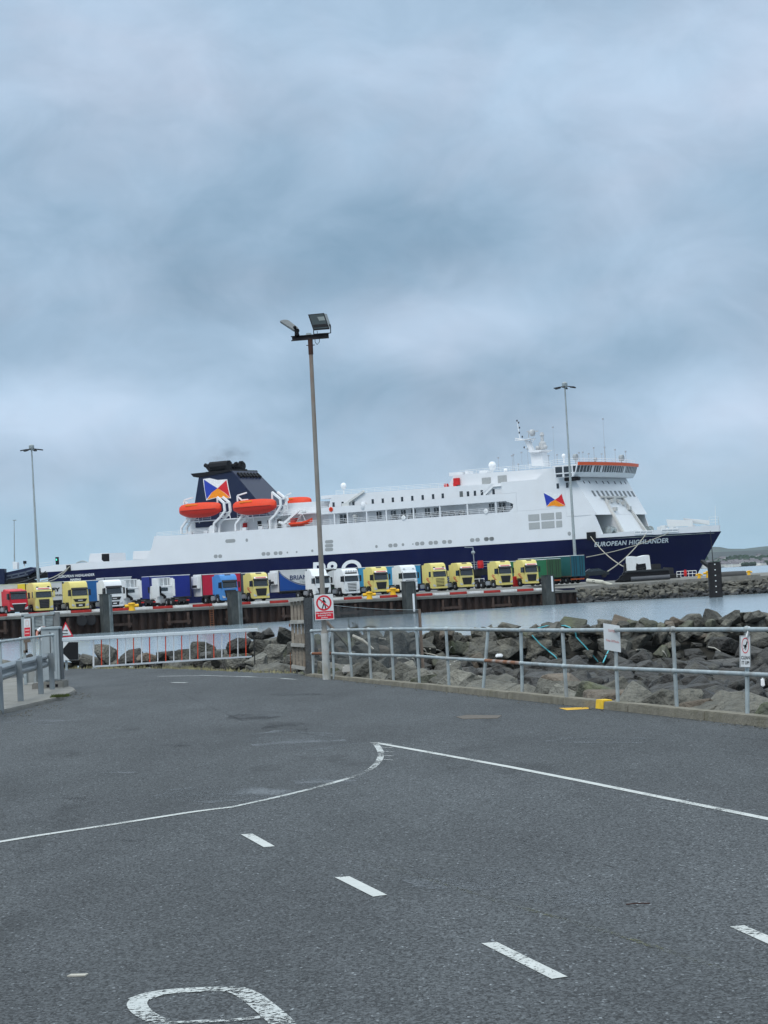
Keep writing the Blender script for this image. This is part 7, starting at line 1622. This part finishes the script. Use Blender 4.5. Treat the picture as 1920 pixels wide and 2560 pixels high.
for f_, q, w, h_, lab in ((c6, (1340, 962), .32, .14, 'white plastic scrap on the stones behind the rusty rail'), (c6, (1562, 962), .12, .30, 'white plastic can wedged between dark stones'), (cs, (1608, 660), .12, .26, 'white rag hanging on the stones at the far right'), (cg, (930, 1285), .26, .18, 'pale broken concrete lump among the near boulders')):
    p = hit(*f_(*q), .10, 40 if 'lump' in lab else 55); me = MB().hexa([(-w / 2, -.1, -h_ / 2), (w * .4, -.12, -h_ / 2), (w / 2, .1, -h_ * .4), (-w * .4, .1, -h_ / 2)], [(-w * .4, -.06, h_ * .3), (w * .3, -.08, h_ / 2), (w * .5, .08, h_ * .35), (-w * .3, .08, h_ / 2)]); o = me.build('litter', m_wpaint if 'lump' not in lab else mat('lump', (.33, .32, .30), .9), bevel=.03); o.location = p; tag(o, lab, 'litter')
for u, v, w, lab in ((168 * DS, 2108 * DS, .055, 'small pale chip lying on the tarmac at lower left'),):
    p = gnd(u, v); o = MB().prism([(-w, -.02), (w * .8, -.03), (w, .02), (-w * .7, .03)], .001, .008, 'z').build('litter', m_drift); o.location = p; tag(o, lab, 'litter')
p = gnd(1378 * DS, 1956 * DS); o = MB().path([p + Vector((-.07 + .02 * k, .02 * sin(k * .5), .01)) for k in range(8)], .004, 5).build('twig', m_rustd); tag(o, 'thin dark twig on the tarmac at right', 'twig')
# ------------------------------------------------------------------ exhaust smoke and sea air
def vol(name, mb, col, dens, noise_s=None, aniso=0.0):
    m = bpy.data.materials.new(name); m.use_nodes = True; t = m.node_tree; t.nodes.remove(t.nodes['Principled BSDF']); pv = t.nodes.new('ShaderNodeVolumePrincipled')
    pv.inputs['Color'].default_value = (*col, 1); pv.inputs['Density'].default_value = dens; pv.inputs['Anisotropy'].default_value = aniso
    if noise_s:
        co = t.nodes.new('ShaderNodeTexCoord'); nz = t.nodes.new('ShaderNodeTexNoise'); nz.inputs['Scale'].default_value = noise_s; t.links.new(co.outputs['Object'], nz.inputs['Vector'])
        gd = t.nodes.new('ShaderNodeVectorMath'); gd.operation = 'LENGTH'; t.links.new(co.outputs['Object'], gd.inputs[0])
        m1 = t.nodes.new('ShaderNodeMapRange'); m1.inputs[1].default_value = .42; m1.inputs[2].default_value = .7; m1.inputs[4].default_value = dens; t.links.new(nz.outputs['Fac'], m1.inputs[0])
        m2_ = t.nodes.new('ShaderNodeMapRange'); m2_.inputs[1].default_value = 1.0; m2_.inputs[2].default_value = .2; m2_.inputs[3].default_value = 0; m2_.inputs[4].default_value = 1; t.links.new(gd.outputs['Value'], m2_.inputs[0])
        mu = t.nodes.new('ShaderNodeMath'); mu.operation = 'MULTIPLY'; t.links.new(m1.outputs[0], mu.inputs[0]); t.links.new(m2_.outputs[0], mu.inputs[1]); t.links.new(mu.outputs[0], pv.inputs['Density'])
    t.links.new(pv.outputs[0], t.nodes['Material Output'].inputs['Volume']); return mb.build(name, m)
p = SW(S3(*c2(575, 75), 0)); o = vol('smoke', MB().sphere((0, 0, 0), 1.0, 20), (.12, .12, .13), SMOKE, 2.2); o.location = p; o.scale = (6.5, 4, 3.6); tag(o, 'faint grey exhaust haze above the funnel', 'smoke', kind='stuff')
if HAZE > 0:
    o = vol('haze', MB().box(-2950, 2950, -60, 8950, -9, 95), (.78, .86, .95), HAZE); tag(o, 'thin sea air', kind='stuff')
